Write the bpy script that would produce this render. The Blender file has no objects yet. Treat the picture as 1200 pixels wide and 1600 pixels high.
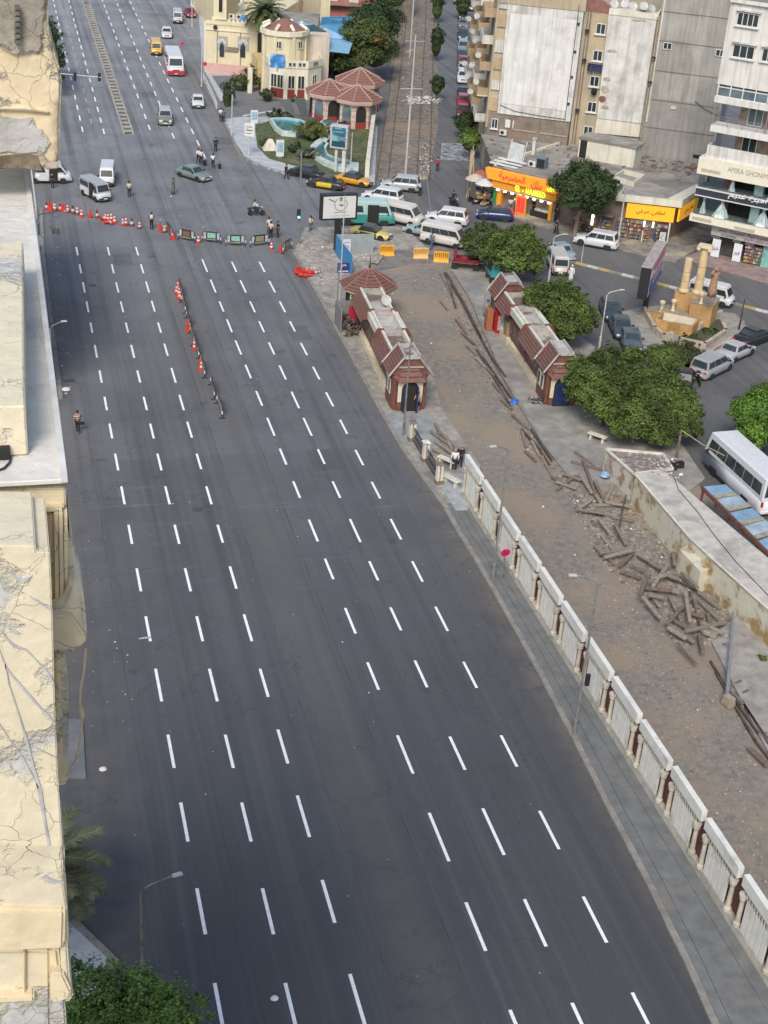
import bpy,bmesh,math,random
import numpy as np
from mathutils import Vector,Matrix
sc=bpy.context.scene
COL=sc.collection
R=math.radians
random.seed(7)
# ------------------------------------------------------------------ camera, sky, sun, exposure
CAM_H=45.0
FPX=2219.0
def _axes():
 v1=(-641.0,-1266.0);vx=-300.0
 vy=(-FPX*FPX - v1[0]*vx)/v1[1]
 Y=Vector((v1[0],-v1[1],-FPX)).normalized()
 Z=-Vector((vx,-vy,-FPX)).normalized()
 X=Y.cross(Z).normalized()
 return Matrix((X,Y,Z))
RM=_axes()
cam=bpy.data.cameras.new('camera')
cam.sensor_fit='VERTICAL';cam.sensor_height=36.0;cam.sensor_width=27.0
cam.lens=FPX/1600.0*36.0
cam.clip_start=0.3;cam.clip_end=5000
camo=bpy.data.objects.new('camera',cam);COL.objects.link(camo)
camo.matrix_world=Matrix.Translation((0,0,CAM_H)) @ RM.to_4x4()
sc.camera=camo
w=bpy.data.worlds.new('World');sc.world=w;w.use_nodes=True
nt=w.node_tree;bg=nt.nodes['Background']
sky=nt.nodes.new('ShaderNodeTexSky');sky.sky_type='NISHITA';sky.sun_disc=False
SUN_EL,SUN_AZ=R(45),R(205)
sky.sun_elevation=SUN_EL;sky.sun_rotation=SUN_AZ
sky.air_density=1.0;sky.dust_density=2.5;sky.ozone_density=1.2
nt.links.new(sky.outputs[0],bg.inputs[0]);bg.inputs[1].default_value=0.11
sl=bpy.data.lights.new('sun','SUN');sl.energy=1.5;sl.angle=R(20);sl.color=(1,.955,.88)
so=bpy.data.objects.new('sun',sl);COL.objects.link(so)
_d=Vector((math.sin(SUN_AZ)*math.cos(SUN_EL),math.cos(SUN_AZ)*math.cos(SUN_EL),math.sin(SUN_EL)))
so.rotation_euler=_d.to_track_quat('Z','Y').to_euler()
sc.view_settings.view_transform='Standard';sc.view_settings.look='None'
sc.view_settings.gamma=1;sc.view_settings.use_curve_mapping=False
sc.view_settings.exposure=0.8
# ------------------------------------------------------------------ where things stand
def g(px,py,z=0.0):
 """world point at height z seen at a photograph position"""
 d=RM @ Vector((px-600.0,800.0-py,-FPX));t=(z-CAM_H)/d.z
 return Vector((d.x*t,d.y*t,z))
def gv(px,py,p0,p1):
 """point of the vertical plane through p0,p1 -> (distance along from p0, z)"""
 d=RM @ Vector((px-600.0,800.0-py,-FPX))
 u=Vector((p1[0]-p0[0],p1[1]-p0[1])).normalized();n=Vector((-u.y,u.x))
 t=(n.x*p0[0]+n.y*p0[1])/(n.x*d.x+n.y*d.y)
 q=Vector((d.x*t,d.y*t));return (q-Vector(p0[:2])).dot(u),CAM_H+d.z*t
def hgt(px,py,pty):
 """height of an upright whose foot is at px,py and whose top is at row pty"""
 b=g(px,py);lo,hi=0.0,CAM_H-1
 RT=RM.transposed()
 for _ in range(40):
  m=(lo+hi)/2;c=RT @ (Vector((b.x,b.y,m))-Vector((0,0,CAM_H)))
  if 800-FPX*c.y/-c.z > pty: lo=m
  else: hi=m
 return lo
def ang(a,b): return math.atan2(b[1]-a[1],b[0]-a[0])
# ------------------------------------------------------------------ materials
_M={}
def mat(name,col=(.5,.5,.5),rough=.7,metal=0,var=.12,vs=2.0,bump=0.0,bs=8.0,col2=None,c2s=.6,c2lo=.5,c2hi=.62,
  spec=.5,emit=None,es=0,coat=0,streak=0.0,alpha=None,sock=None,detail=6):
 if name in _M: return _M[name]
 m=bpy.data.materials.new(name);m.use_nodes=True;n=m.node_tree.nodes;l=m.node_tree.links
 b=n['Principled BSDF']
 b.inputs['Roughness'].default_value=rough;b.inputs['Metallic'].default_value=metal
 b.inputs['Specular IOR Level'].default_value=spec;b.inputs['Coat Weight'].default_value=coat
 geo=n.new('ShaderNodeNewGeometry');pos=geo.outputs['Position']
 last=None
 if var or col2 or streak:
  nz=n.new('ShaderNodeTexNoise');nz.inputs['Scale'].default_value=vs;nz.inputs['Detail'].default_value=detail
  nz.inputs['Roughness'].default_value=.65
  l.new(pos,nz.inputs['Vector'])
  mx=n.new('ShaderNodeMix');mx.data_type='RGBA'
  mx.inputs['A'].default_value=tuple(max(0,c*(1-var*1.6)) for c in col)+(1,)
  mx.inputs['B'].default_value=tuple(min(1,c*(1+var*1.3)) for c in col)+(1,)
  mr=n.new('ShaderNodeMapRange');mr.inputs[1].default_value=.3;mr.inputs[2].default_value=.7
  l.new(nz.outputs[0],mr.inputs[0]);l.new(mr.outputs[0],mx.inputs[0]);last=mx.outputs['Result']
 if col2:
  n2=n.new('ShaderNodeTexNoise');n2.inputs['Scale'].default_value=c2s;n2.inputs['Detail'].default_value=8
  n2.inputs['Roughness'].default_value=.6;l.new(pos,n2.inputs['Vector'])
  r2=n.new('ShaderNodeMapRange');r2.inputs[1].default_value=c2lo;r2.inputs[2].default_value=c2hi
  l.new(n2.outputs[0],r2.inputs[0])
  m2=n.new('ShaderNodeMix');m2.data_type='RGBA';l.new(r2.outputs[0],m2.inputs[0]);l.new(last,m2.inputs['A'])
  m2.inputs['B'].default_value=tuple(col2)+(1,);last=m2.outputs['Result']
 if streak:
  mp=n.new('ShaderNodeMapping');mp.inputs['Scale'].default_value=(2.2,2.2,.12);l.new(pos,mp.inputs[0])
  n3=n.new('ShaderNodeTexNoise');n3.inputs['Scale'].default_value=1.3;n3.inputs['Detail'].default_value=7;l.new(mp.outputs[0],n3.inputs['Vector'])
  r3=n.new('ShaderNodeMapRange');r3.inputs[1].default_value=.45;r3.inputs[2].default_value=.75
  r3.inputs[3].default_value=0;r3.inputs[4].default_value=streak;l.new(n3.outputs[0],r3.inputs[0])
  m3=n.new('ShaderNodeMix');m3.data_type='RGBA';l.new(r3.outputs[0],m3.inputs[0]);l.new(last,m3.inputs['A'])
  m3.inputs['B'].default_value=(.16,.14,.115,1);last=m3.outputs['Result']
 if last: l.new(last,b.inputs['Base Color'])
 else: b.inputs['Base Color'].default_value=tuple(col)+(1,)
 if bump:
  nb=n.new('ShaderNodeTexNoise');nb.inputs['Scale'].default_value=bs;nb.inputs['Detail'].default_value=5;l.new(pos,nb.inputs['Vector'])
  bp=n.new('ShaderNodeBump');bp.inputs['Strength'].default_value=bump;bp.inputs['Distance'].default_value=.05
  l.new(nb.outputs[0],bp.inputs['Height']);l.new(bp.outputs[0],b.inputs['Normal'])
 if emit:
  b.inputs['Emission Color'].default_value=tuple(emit)+(1,);b.inputs['Emission Strength'].default_value=es
 _M[name]=m;return m
def paint(c,rough=.3):
 nm='paint_%02x%02x%02x' % tuple(int(x*255) for x in c)
 return mat(nm,c,rough=rough,var=.05,vs=3,coat=.35,spec=.5)
def cloth(c):
 return mat('cloth_%02x%02x%02x' % tuple(int(x*255) for x in c),c,rough=.9,var=.1,vs=9)
# ------------------------------------------------------------------ mesh builder
class MB:
 def __init__(s): s.v=[];s.f=[];s.mi=[]
 def add(s,vs,fs,mi=0):
  o=len(s.v);s.v += [tuple(v) for v in vs];s.f += [tuple(i+o for i in f) for f in fs];s.mi += [mi]*len(fs);return s
 def box(s,c,d,rz=0,mi=0,taper=1.0,tilt=None):
  hx,hy,hz=d[0]/2,d[1]/2,d[2]/2;vs=[]
  M=Matrix.Rotation(rz,3,'Z')
  if tilt: M=M @ Matrix.Rotation(tilt[0],3,'X') @ Matrix.Rotation(tilt[1],3,'Y')
  for z,k in ((-hz,1),(hz,taper)):
   for x,y in ((-hx,-hy),(hx,-hy),(hx,hy),(-hx,hy)):
    p=M @ Vector((x*k,y*k,z));vs.append((c[0]+p.x,c[1]+p.y,c[2]+p.z))
  return s.add(vs,[(3,2,1,0),(4,5,6,7),(0,1,5,4),(1,2,6,5),(2,3,7,6),(3,0,4,7)],mi)
 def b2(s,x0,x1,y0,y1,z0,z1,mi=0): return s.box(((x0+x1)/2,(y0+y1)/2,(z0+z1)/2),(abs(x1-x0),abs(y1-y0),abs(z1-z0)),0,mi)
 def prism(s,poly,z0,z1,mi=0,top=None):
  n=len(poly)
  if sum(poly[i][0]*poly[(i+1) % n][1]-poly[(i+1) % n][0]*poly[i][1] for i in range(n)) < 0: poly=poly[::-1];top=top[::-1] if top else None
  t=top or poly
  return s.add([(p[0],p[1],z0) for p in poly]+[(p[0],p[1],z1) for p in t],
    [tuple(range(n-1,-1,-1)),tuple(range(n,2*n))]+[(i,(i+1) % n,n+(i+1) % n,n+i) for i in range(n)],mi)
 def quad(s,a,b,c,d,mi=0): return s.add([a,b,c,d],[(0,1,2,3)],mi)
 def slab(s,a,b,c,d,t,mi=0):
  a,b,c,d=map(Vector,(a,b,c,d));n=(b-a).cross(d-a).normalized()*t
  return s.add([a-n,b-n,c-n,d-n,a,b,c,d],[(3,2,1,0),(4,5,6,7),(0,1,5,4),(1,2,6,5),(2,3,7,6),(3,0,4,7)],mi)
 def tube(s,pts,r,n=8,mi=0,cap=True):
  pts=[Vector(p) for p in pts];rs=r if isinstance(r,(list,tuple)) else [r]*len(pts)
  rings=[]
  for i,p in enumerate(pts):
   d=(pts[min(i+1,len(pts)-1)]-pts[max(i-1,0)]).normalized()
   u=d.cross(Vector((0,0,1)) if abs(d.z) < .95 else Vector((1,0,0))).normalized();v=d.cross(u)
   rings.append([p+(u*math.cos(2*math.pi*k/n)+v*math.sin(2*math.pi*k/n))*rs[i] for k in range(n)])
  vs=[q for r_ in rings for q in r_];fs=[]
  for i in range(len(pts)-1):
   for k in range(n): fs.append((i*n+k,i*n+(k+1) % n,(i+1)*n+(k+1) % n,(i+1)*n+k))
  if cap: fs += [tuple(range(n))[::-1],tuple(range((len(pts)-1)*n,len(pts)*n))]
  return s.add(vs,fs,mi)
 def lathe(s,prof,c=(0,0,0),n=12,mi=0,a0=0,sx=1,sy=1):
  vs=[];fs=[]
  for r,z in prof:
   for k in range(n):
    a=a0+2*math.pi*k/n;vs.append((c[0]+r*sx*math.cos(a),c[1]+r*sy*math.sin(a),c[2]+z))
  for i in range(len(prof)-1):
   for k in range(n): fs.append((i*n+k,i*n+(k+1) % n,(i+1)*n+(k+1) % n,(i+1)*n+k))
  fs += [tuple(range(n))[::-1],tuple(range((len(prof)-1)*n,len(prof)*n))]
  return s.add(vs,fs,mi)
 def disc(s,c,r,axis,t=.03,n=16,mi=0):
  a=Vector(axis).normalized()*t/2;c=Vector(c);return s.tube([c-a,c+a],r,n,mi)
 def mesh(s,name,mats,smooth=False):
  m=bpy.data.meshes.new(name);m.from_pydata(s.v,[],s.f)
  for x in (mats if isinstance(mats,(list,tuple)) else [mats]): m.materials.append(x)
  if len(m.materials) > 1: m.polygons.foreach_set('material_index',s.mi)
  if smooth: m.shade_smooth()
  m.update();return m
 def build(s,name,mats,parent=None,smooth=False,bevel=0):
  o=bpy.data.objects.new(name,s.mesh(name,mats,smooth));COL.objects.link(o);o.parent=parent
  if bevel:
   bm=bmesh.new();bm.from_mesh(o.data);bmesh.ops.remove_doubles(bm,verts=bm.verts,dist=1e-4)
   bmesh.ops.bevel(bm,geom=[e for e in bm.edges if e.is_manifold and e.calc_face_angle(0) > .5],offset=bevel,segments=1,affect='EDGES')
   bm.to_mesh(o.data);bm.free()
  return o
def tag(o,label=None,cat=None,group=None,kind=None):
 if label: o['label']=label
 if cat: o['category']=cat
 if group: o['group']=group
 if kind: o['kind']=kind
 return o
def thing(name,label,cat,loc=(0,0,0),rz=0,group=None):
 o=bpy.data.objects.new(name,None);COL.objects.link(o);o.empty_display_size=.3
 o.location=loc;o.rotation_euler=(0,0,rz);return tag(o,label,cat,group)
def structure(o): o['kind']='structure';return o
def children(o,idx={}):
 return [c for c in o.children]
def dup(root,loc=None,rz=None,label=None,group=None):
 r=root.copy();COL.objects.link(r)
 if loc is not None: r.location=loc
 if rz is not None: r.rotation_euler=(r.rotation_euler[0],r.rotation_euler[1],rz)
 if label: r['label']=label
 if group: r['group']=group
 for ch in list(root.children):
  c=ch.copy();COL.objects.link(c);c.parent=r
  for g2 in list(ch.children):
   d=g2.copy();COL.objects.link(d);d.parent=c
 return r
def instance(proto,loc,rot=(0,0,0),parent=None,scale=None):
 c=proto.copy();COL.objects.link(c);c.parent=parent;c.location=loc;c.rotation_euler=rot
 if scale: c.scale=scale
 return c
ORD='first second third fourth fifth sixth seventh eighth ninth tenth eleventh twelfth thirteenth fourteenth fifteenth sixteenth seventeenth eighteenth nineteenth twentieth'.split()
def ordinal(i): return ORD[i] if i < 20 else ('thirtieth','fortieth')[(i-20)//10] if i % 10 == 9 else ('twenty-','thirty-','forty-')[(i-20)//10]+ORD[i % 10]
def number_labels(objs,fmt):
 """objs in reading order; fmt takes the ordinal word"""
 for i,o in enumerate(objs): o['label']=fmt(o,ordinal(i))
# ------------------------------------------------------------------ lettering
_AR={'ا': 'FE8D FE8E','أ': 'FE83 FE84','ب': 'FE8F FE90 FE91 FE92','ة': 'FE93 FE94','ت': 'FE95 FE96 FE97 FE98','ج': 'FE9D FE9E FE9F FEA0',
  'ح': 'FEA1 FEA2 FEA3 FEA4','د': 'FEA9 FEAA','ر': 'FEAD FEAE','س': 'FEB1 FEB2 FEB3 FEB4','ص': 'FEB9 FEBA FEBB FEBC','ض': 'FEBD FEBE FEBF FEC0',
  'ط': 'FEC1 FEC2 FEC3 FEC4','ع': 'FEC9 FECA FECB FECC','غ': 'FECD FECE FECF FED0','ف': 'FED1 FED2 FED3 FED4','ق': 'FED5 FED6 FED7 FED8',
  'ك': 'FED9 FEDA FEDB FEDC','ل': 'FEDD FEDE FEDF FEE0','م': 'FEE1 FEE2 FEE3 FEE4','ن': 'FEE5 FEE6 FEE7 FEE8','ه': 'FEE9 FEEA FEEB FEEC',
  'و': 'FEED FEEE','ي': 'FEF1 FEF2 FEF3 FEF4','ش': 'FEB5 FEB6 FEB7 FEB8'}
def arabic(t):
 out=[]
 for i,c in enumerate(t):
  if c not in _AR: out.append(c);continue
  f=[chr(int(x,16)) for x in _AR[c].split()]
  pv=i > 0 and t[i-1] in _AR and len(_AR[t[i-1]].split()) == 4
  nx=i+1 < len(t) and t[i+1] in _AR and len(f) == 4
  out.append(f[3] if pv and nx else f[2] if nx else f[1] if pv else f[0])
 return ''.join(reversed(out))
def text(name,body,size,mt,parent,M,extrude=.02,fit=None,shear=0,bold=0,sp=1):
 """lettering standing on a surface: M puts the x axis along it and the z axis out of it"""
 c=bpy.data.curves.new('t','FONT');c.body=arabic(body) if any(k in _AR for k in body) else body
 c.size=size;c.extrude=extrude;c.align_x='CENTER';c.align_y='CENTER';c.shear=shear;c.resolution_u=2;c.offset=bold;c.space_character=sp
 t=bpy.data.objects.new('t',c);COL.objects.link(t)
 m=bpy.data.meshes.new_from_object(t.evaluated_get(bpy.context.evaluated_depsgraph_get()))
 bpy.data.objects.remove(t);bpy.data.curves.remove(c)
 if fit and len(m.vertices):
  co=np.empty(len(m.vertices)*3,'f');m.vertices.foreach_get('co',co);co=co.reshape(-1,3)
  lo,hi=co.min(0),co.max(0);cx=(lo+hi)/2;s=np.array([fit[0]/(hi[0]-lo[0]),fit[1]/(hi[1]-lo[1]),1])
  co[:,:2]=(co[:,:2]-cx[:2])*s[:2];m.vertices.foreach_set('co',co.ravel());m.update()
 m.materials.clear();m.materials.append(mt)
 o=bpy.data.objects.new(name,m);COL.objects.link(o);o.parent=parent;o.matrix_local=M;return o
def facing(p,x,n):
 x=Vector(x).normalized();n=Vector(n).normalized();y=n.cross(x).normalized()
 return Matrix.Translation(p) @ Matrix((x,y,n)).transposed().to_4x4()
# ------------------------------------------------------------------ ground, roads, pavements
def PX(pts,z=0.0): return [tuple(g(x,y,z)[:2]) for x,y in pts]
def road_material():
 m=bpy.data.materials.new('asphalt');m.use_nodes=True;n=m.node_tree.nodes;l=m.node_tree.links;b=n['Principled BSDF']
 geo=n.new('ShaderNodeNewGeometry');sep=n.new('ShaderNodeSeparateXYZ');l.new(geo.outputs['Position'],sep.inputs[0])
 def noise(sc_,det=6,scale=(1,1,1),ro=.6):
  mp=n.new('ShaderNodeMapping');mp.inputs['Scale'].default_value=scale;l.new(geo.outputs['Position'],mp.inputs[0])
  z=n.new('ShaderNodeTexNoise');z.inputs['Scale'].default_value=sc_;z.inputs['Detail'].default_value=det
  z.inputs['Roughness'].default_value=ro;l.new(mp.outputs[0],z.inputs['Vector']);return z.outputs[0]
 def rng(src,a,c,lo=0.,hi=1.,cl=True):
  r=n.new('ShaderNodeMapRange');r.clamp=cl
  for i,v in ((1,a),(2,c),(3,lo),(4,hi)): r.inputs[i].default_value=v
  l.new(src,r.inputs[0]);return r.outputs[0]
 def mth(op,a,c=None):
  k=n.new('ShaderNodeMath');k.operation=op
  for i,v in enumerate((a,c)):
   if v is None: continue
   if isinstance(v,(int,float)): k.inputs[i].default_value=v
   else: l.new(v,k.inputs[i])
  return k.outputs[0]
 def mix(f,a,c):
  k=n.new('ShaderNodeMix');k.data_type='RGBA'
  if isinstance(f,float): k.inputs[0].default_value=f
  else: l.new(f,k.inputs[0])
  for s_,v in (('A',a),('B',c)):
   if isinstance(v,tuple): k.inputs[s_].default_value=v+(1,)
   else: l.new(v,k.inputs[s_])
  return k.outputs['Result']
 x,y=sep.outputs[0],sep.outputs[1]
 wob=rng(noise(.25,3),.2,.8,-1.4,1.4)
 age_haze=mth('ADD',mth('MULTIPLY',rng(y,42,128),.86),mth('MULTIPLY',rng(mth('ADD',y,mth('MULTIPLY',wob,.2)),88.2,88.7),.14))  # older asphalt beyond the seam, plus distance haze and sheen painted in
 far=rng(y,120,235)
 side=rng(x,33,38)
 base=mix(age_haze,(.046,.048,.051),(.178,.181,.185))
 base=mix(far,base,(.29,.30,.31))  # far paling puts haze and grazing sheen into the asphalt colour
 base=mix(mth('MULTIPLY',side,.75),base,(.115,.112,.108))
 big=noise(.12,5)
 base=mix(rng(big,.35,.7,0,.45),base,(.038,.038,.042))
 tracks=noise(1.0,5,(1.1,.018,1),.55)
 base=mix(rng(tracks,.48,.7,0,.55),base,(.032,.032,.037))
 base=mix(rng(noise(1.0,5,(2.3,.03,1),.55),.52,.72,0,.30),base,(.12,.12,.125))
 strip=mth('ABSOLUTE',mth('SUBTRACT',mth('ADD',x,mth('MULTIPLY',wob,.35)),14.75))
 sm=mth('MULTIPLY',rng(strip,1.9,.2),rng(noise(.35,4),.05,.6))
 sm=mth('MULTIPLY',sm,rng(y,150,120))
 base=mix(mth('MULTIPLY',sm,.4),base,(.12,.108,.09))
 gut=mth('MAXIMUM',rng(x,25.4,26.6),mth('MULTIPLY',rng(x,5.2,2.6),.6))
 gut=mth('MULTIPLY',mth('MULTIPLY',gut,rng(x,27.2,27.1)),rng(noise(.5,4),.3,.6))
 base=mix(mth('MULTIPLY',gut,.7),base,(.145,.125,.10))
 near=mth('MULTIPLY',rng(y,68,76),rng(y,88.5,84));near=mth('MULTIPLY',near,rng(noise(.14,3),.47,.6))
 base=mix(mth('MULTIPLY',mth('MULTIPLY',rng(noise(1.0,5,(.09,1.7,1),.6),.55,.68),near),.4),base,(.20,.20,.205))
 base=mix(mth('MULTIPLY',mth('MULTIPLY',rng(noise(1.0,4,(1.9,.16,1),.6),.56,.7),near),.3),base,(.19,.19,.195))
 def seam(xs):
  out=None
  for c_,w_ in xs:
   k=mth('ABSOLUTE',mth('SUBTRACT',mth('ADD',x,mth('MULTIPLY',wob,.05)),c_));k=rng(k,w_,w_*.35)
   out=k if out is None else mth('MAXIMUM',out,k)
  return out
 base=mix(mth('MULTIPLY',seam(((4.6,.035),(7.9,.03),(13.3,.045),(16.4,.05),(19.2,.03),(21.8,.03),(24.6,.035))),rng(noise(.3,3),.35,.6,.15,.75)),base,(.022,.022,.024))
 vo=n.new('ShaderNodeTexVoronoi');vo.feature='DISTANCE_TO_EDGE';vo.inputs['Scale'].default_value=.33
 nw=n.new('ShaderNodeTexNoise');nw.inputs['Scale'].default_value=.9;nw.inputs['Detail'].default_value=6;l.new(geo.outputs['Position'],nw.inputs['Vector'])
 va=n.new('ShaderNodeVectorMath');va.operation='MULTIPLY_ADD';va.inputs[1].default_value=(2.2,)*3;l.new(nw.outputs[1],va.inputs[0]);l.new(geo.outputs['Position'],va.inputs[2]);l.new(va.outputs[0],vo.inputs['Vector'])
 base=mix(mth('MULTIPLY',mth('MULTIPLY',rng(vo.outputs[0],.016,.004),rng(noise(.09,3),.46,.56)),.55),base,(.026,.026,.027))
 cv=n.new('ShaderNodeTexVoronoi');cv.distance='CHEBYCHEV';cv.inputs['Scale'].default_value=.13;cv.inputs['Randomness'].default_value=1;mp=n.new('ShaderNodeMapping');mp.inputs['Scale'].default_value=(1,.55,1);l.new(geo.outputs['Position'],mp.inputs[0]);l.new(mp.outputs[0],cv.inputs['Vector'])
 base=mix(mth('MULTIPLY',rng(cv.outputs['Distance'],.118,.112),.4),base,(.05,.05,.052))
 base=mix(rng(noise(.5,6),.63,.70,0,.5),base,(.03,.029,.03))
 base=mix(rng(noise(14,3,(1,1,1),.8),.3,.75,0,.38),base,(.13,.13,.135))
 base=mix(rng(noise(3.5,6,(1,1,1),.75),.64,.74,0,.4),base,(.15,.145,.14))
 l.new(base,b.inputs['Base Color'])
 l.new(rng(noise(.3,4),.3,.7,.62,.86),b.inputs['Roughness']);b.inputs['Specular IOR Level'].default_value=.45
 bp=n.new('ShaderNodeBump');bp.inputs['Strength'].default_value=.35;bp.inputs['Distance'].default_value=.02
 l.new(noise(30,3),bp.inputs['Height']);l.new(bp.outputs[0],b.inputs['Normal'])
 return m
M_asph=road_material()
M_dirt=mat('tram_bed_dirt',(.20,.178,.148),rough=.95,var=.22,vs=2.0,bump=.22,bs=16,col2=(.25,.20,.148),c2s=.16,c2lo=.45,c2hi=.6,detail=9)
M_pave=mat('grey_paving',(.145,.15,.15),rough=.85,var=.16,vs=1.3,bump=.25,bs=16,col2=(.19,.17,.14),c2s=.3,c2lo=.55,c2hi=.75)
M_paved=mat('dusty_paving',(.29,.27,.235),rough=.9,var=.22,vs=1.5,bump=.4,bs=14,col2=(.17,.155,.135),c2s=.35)
M_kerb=mat('kerb_concrete',(.23,.215,.19),rough=.85,var=.2,vs=1.2,bump=.3)
M_white_pave=mat('pale_paving',(.40,.42,.43),rough=.8,var=.14,vs=.9,bump=.2)
M_joint=mat('dark_joint',(.05,.048,.045),rough=.95)
M_paint=mat('road_paint',(.78,.78,.77),rough=.6,var=.08,vs=5,col2=(.38,.38,.38),c2s=2.6,c2lo=.60,c2hi=.74)
M_yel=mat('kerb_yellow',(.42,.32,.12),rough=.8,var=.25,vs=2.5)
M_whk=mat('kerb_white',(.5,.5,.47),rough=.8,var=.2,vs=2.5)
def sheet(name,poly,z,m,mats=None):
 b=MB();b.add([(p[0],p[1],z) for p in poly],[tuple(range(len(poly)))])
 return structure(b.build(name,m))
def upright(poly):
 a=sum(poly[i][0]*poly[(i+1) % len(poly)][1]-poly[(i+1) % len(poly)][0]*poly[i][1] for i in range(len(poly)))
 return poly if a > 0 else poly[::-1]
sheet('ground',[(-3000,-600),(3000,-600),(3000,3500),(-3000,3500)],-.02,mat('earth',(.2,.18,.155),rough=.95,var=.2,vs=.4))
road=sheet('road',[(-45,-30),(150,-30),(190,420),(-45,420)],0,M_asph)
def pavement(name,pxpoly,h,m,world=None):
 b=MB();b.prism(upright(world or PX(pxpoly)),-.01,h);return structure(b.build(name,m))
def kerb(pts,h=.14,wd=.32,L=1.0,mats=None,name='kerb',stone='kerb_stone',side=1,gap=.02):
 root=structure(bpy.data.objects.new(name,None));COL.objects.link(root)
 pts=[Vector(p[:2]) for p in pts];meshes=[]
 for m in (mats or [M_kerb]):
  b=MB();b.box((0,0,h/2),(L-gap,wd,h));meshes.append(b.mesh(stone,m))
 k=0;carry=0.0
 for a,c in zip(pts,pts[1:]):
  d=c-a;ln=d.length;u=d/ln;nrm=Vector((-u.y,u.x))*side;s_=carry+L/2
  while s_ < ln+L*.25:
   p=a+u*s_+nrm*wd/2
   o=bpy.data.objects.new(stone,meshes[k % len(meshes)]);COL.objects.link(o);o.parent=root
   o.location=(p.x,p.y,random.uniform(-.008,.008));o.rotation_euler=(0,0,math.atan2(u.y,u.x)+random.uniform(-.01,.01));k += 1;s_ += L
  carry=s_-L/2-ln
 return root
KL=PX([(455,392),(500,472),(545,555),(590,640),(625,700),(665,757),(690,790),(712,830),(740,875),(780,945),(830,1035),(890,1150),(950,1270),(1010,1385),(1070,1510),(1110,1600)])
KL=KL+[(25.2,30.0),(24.9,24.0)]
kerb(KL,side=1,L=1.0)
i_off=[(x+.33,y) for x,y in KL]
pavement('pavement',None,.12,M_paved,world=i_off[:7]+[(29.3,80.2),(31.3,84.5),(31.2,94.0),(32.6,102),(32.6,121.0),(34.2,131),(40.5,131.5),(40,138.5),(29.5,138.5)])
def offs(d): return [(x+d,y) for x,y in KL[6:]]
def strip(d0,d1,end=None): return offs(d0)+(offs(d1) if end is None else end)[::-1]
pavement('pavement',None,.120,M_pave,world=strip(.34,.80))
pavement('pavement',None,.122,M_pave,world=offs(.825)+[(28.15,y) for x,y in KL[6:]][::-1])
pavement('pavement',None,.120,M_pave,world=[(28.175,KL[6][1]),(29.3,KL[6][1]),(29.3,24),(28.175,24)])
pavement('pavement_joints',None,.09,M_joint,world=strip(.2,.9,[(29.1,y) for x,y in KL[6:]]))
pavement('pavement',None,.13,M_pave,world=[(-1.5,99.3),(2.85,99.3),(2.9,145),(-4,152),(-12,152),(-12,99.3)])
kerb([(3.2,99),(3.22,131),(3.6,146)],side=1,L=1.0)
pavement('pavement',None,.13,M_white_pave,world=[(.75,45.6),(1.1,45.2),(2.15,43.1),(1.6,39.5),(1.0,30),(-6,30),(-6,45.6)])
kerb([(.95,45.7),(2.4,43.3),(1.85,39.5),(1.25,30)],side=-1,L=.8)
pavement('pavement',None,.10,M_pave,world=[(.25,55.2),(2.0,54.9),(2.15,59.5),(-3,60.5),(-6,50)])
def dashes(fx,rows,wd=.155,z=.006):
 for y0,y1 in rows:
  a,c=g(fx(y0),y0),g(fx(y1),y1);xm=(a.x+c.x)/2
  MB().quad((xm-wd/2,c.y,z),(xm+wd/2,c.y,z),(xm+wd/2+(a.x-c.x)*0,a.y,z),(xm-wd/2,a.y,z)).build('lane_dash',M_paint,road)
YA=[(386,399),(413,427),(441,457),(471,488),(504,520),(539,559),(579,598),(620,641),(662,685),(709,735),(760,788),(820,850),(888,924),(963,1002),(1045,1096),(1148,1200),(1254,1315),(1388,1460),(1536,1606)]
YC=[(386,399),(413,427),(440,457),(470,487),(504,520),(537,556),(575,598),(617,641),(659,684),(709,733),(760,788),(820,848),(885,920),(960,1002),(1045,1089),(1140,1193),(1243,1308),(1375,1442),(1522,1606)]
YD=[(405,425),(437,457),(471,487),(499,519),(532,554),(570,591),(611,634),(653,681),(701,726),(752,778),(812,846),(873,905),(950,990),(1035,1078),(1149,1209),(1270,1346),(1410,1486),(1578,1650)]
YE=[(409,425),(438,457),(471,488),(502,519),(535,554),(571,593),(612,638),(653,681),(702,725),(752,778),(811,847),(877,907),(949,985),(1032,1074),(1151,1203),(1263,1336),(1405,1479),(1567,1640)]
YF=[(409,425),(439,457),(471,488),(502,518),(536,555),(573,593),(613,635),(656,678),(703,727),(753,779),(811,843),(877,909),(948,986),(1034,1075),(1149,1198),(1267,1327),(1401,1473),(1551,1620)]
dashes(lambda y: 46.6+.188*y,YA)
dashes(lambda y: 74.8+.2415*y,[(a,c) for a,c in YA])
dashes(lambda y: 98.5+.2945*y,YC)
dashes(lambda y: 149.8+.41*y,YD);dashes(lambda y: 174.5+.459*y,YE);dashes(lambda y: 196.8+.51*y,YF)
def fardash(x,y0,y1,wd=.17,step=5.6,ln=2.6,m=M_paint,kind=None):
 y=y0;k=0
 while y < y1:
  MB().quad((x(y)-wd/2,y,.006),(x(y)+wd/2,y,.006),(x(y+ln)+wd/2,y+ln,.006),(x(y+ln)-wd/2,y+ln,.006)).build('lane_dash',m,road);y += step
M_worn=mat('worn_paint',(.33,.33,.33),rough=.7,var=.25,vs=4)
fardash(lambda y: 9.6+(y-176)*.0075,177,275);fardash(lambda y: 12.1+(y-175)*.009,176,275);fardash(lambda y: 10.9+(y-175)*.008,181,250,m=M_worn)
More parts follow.
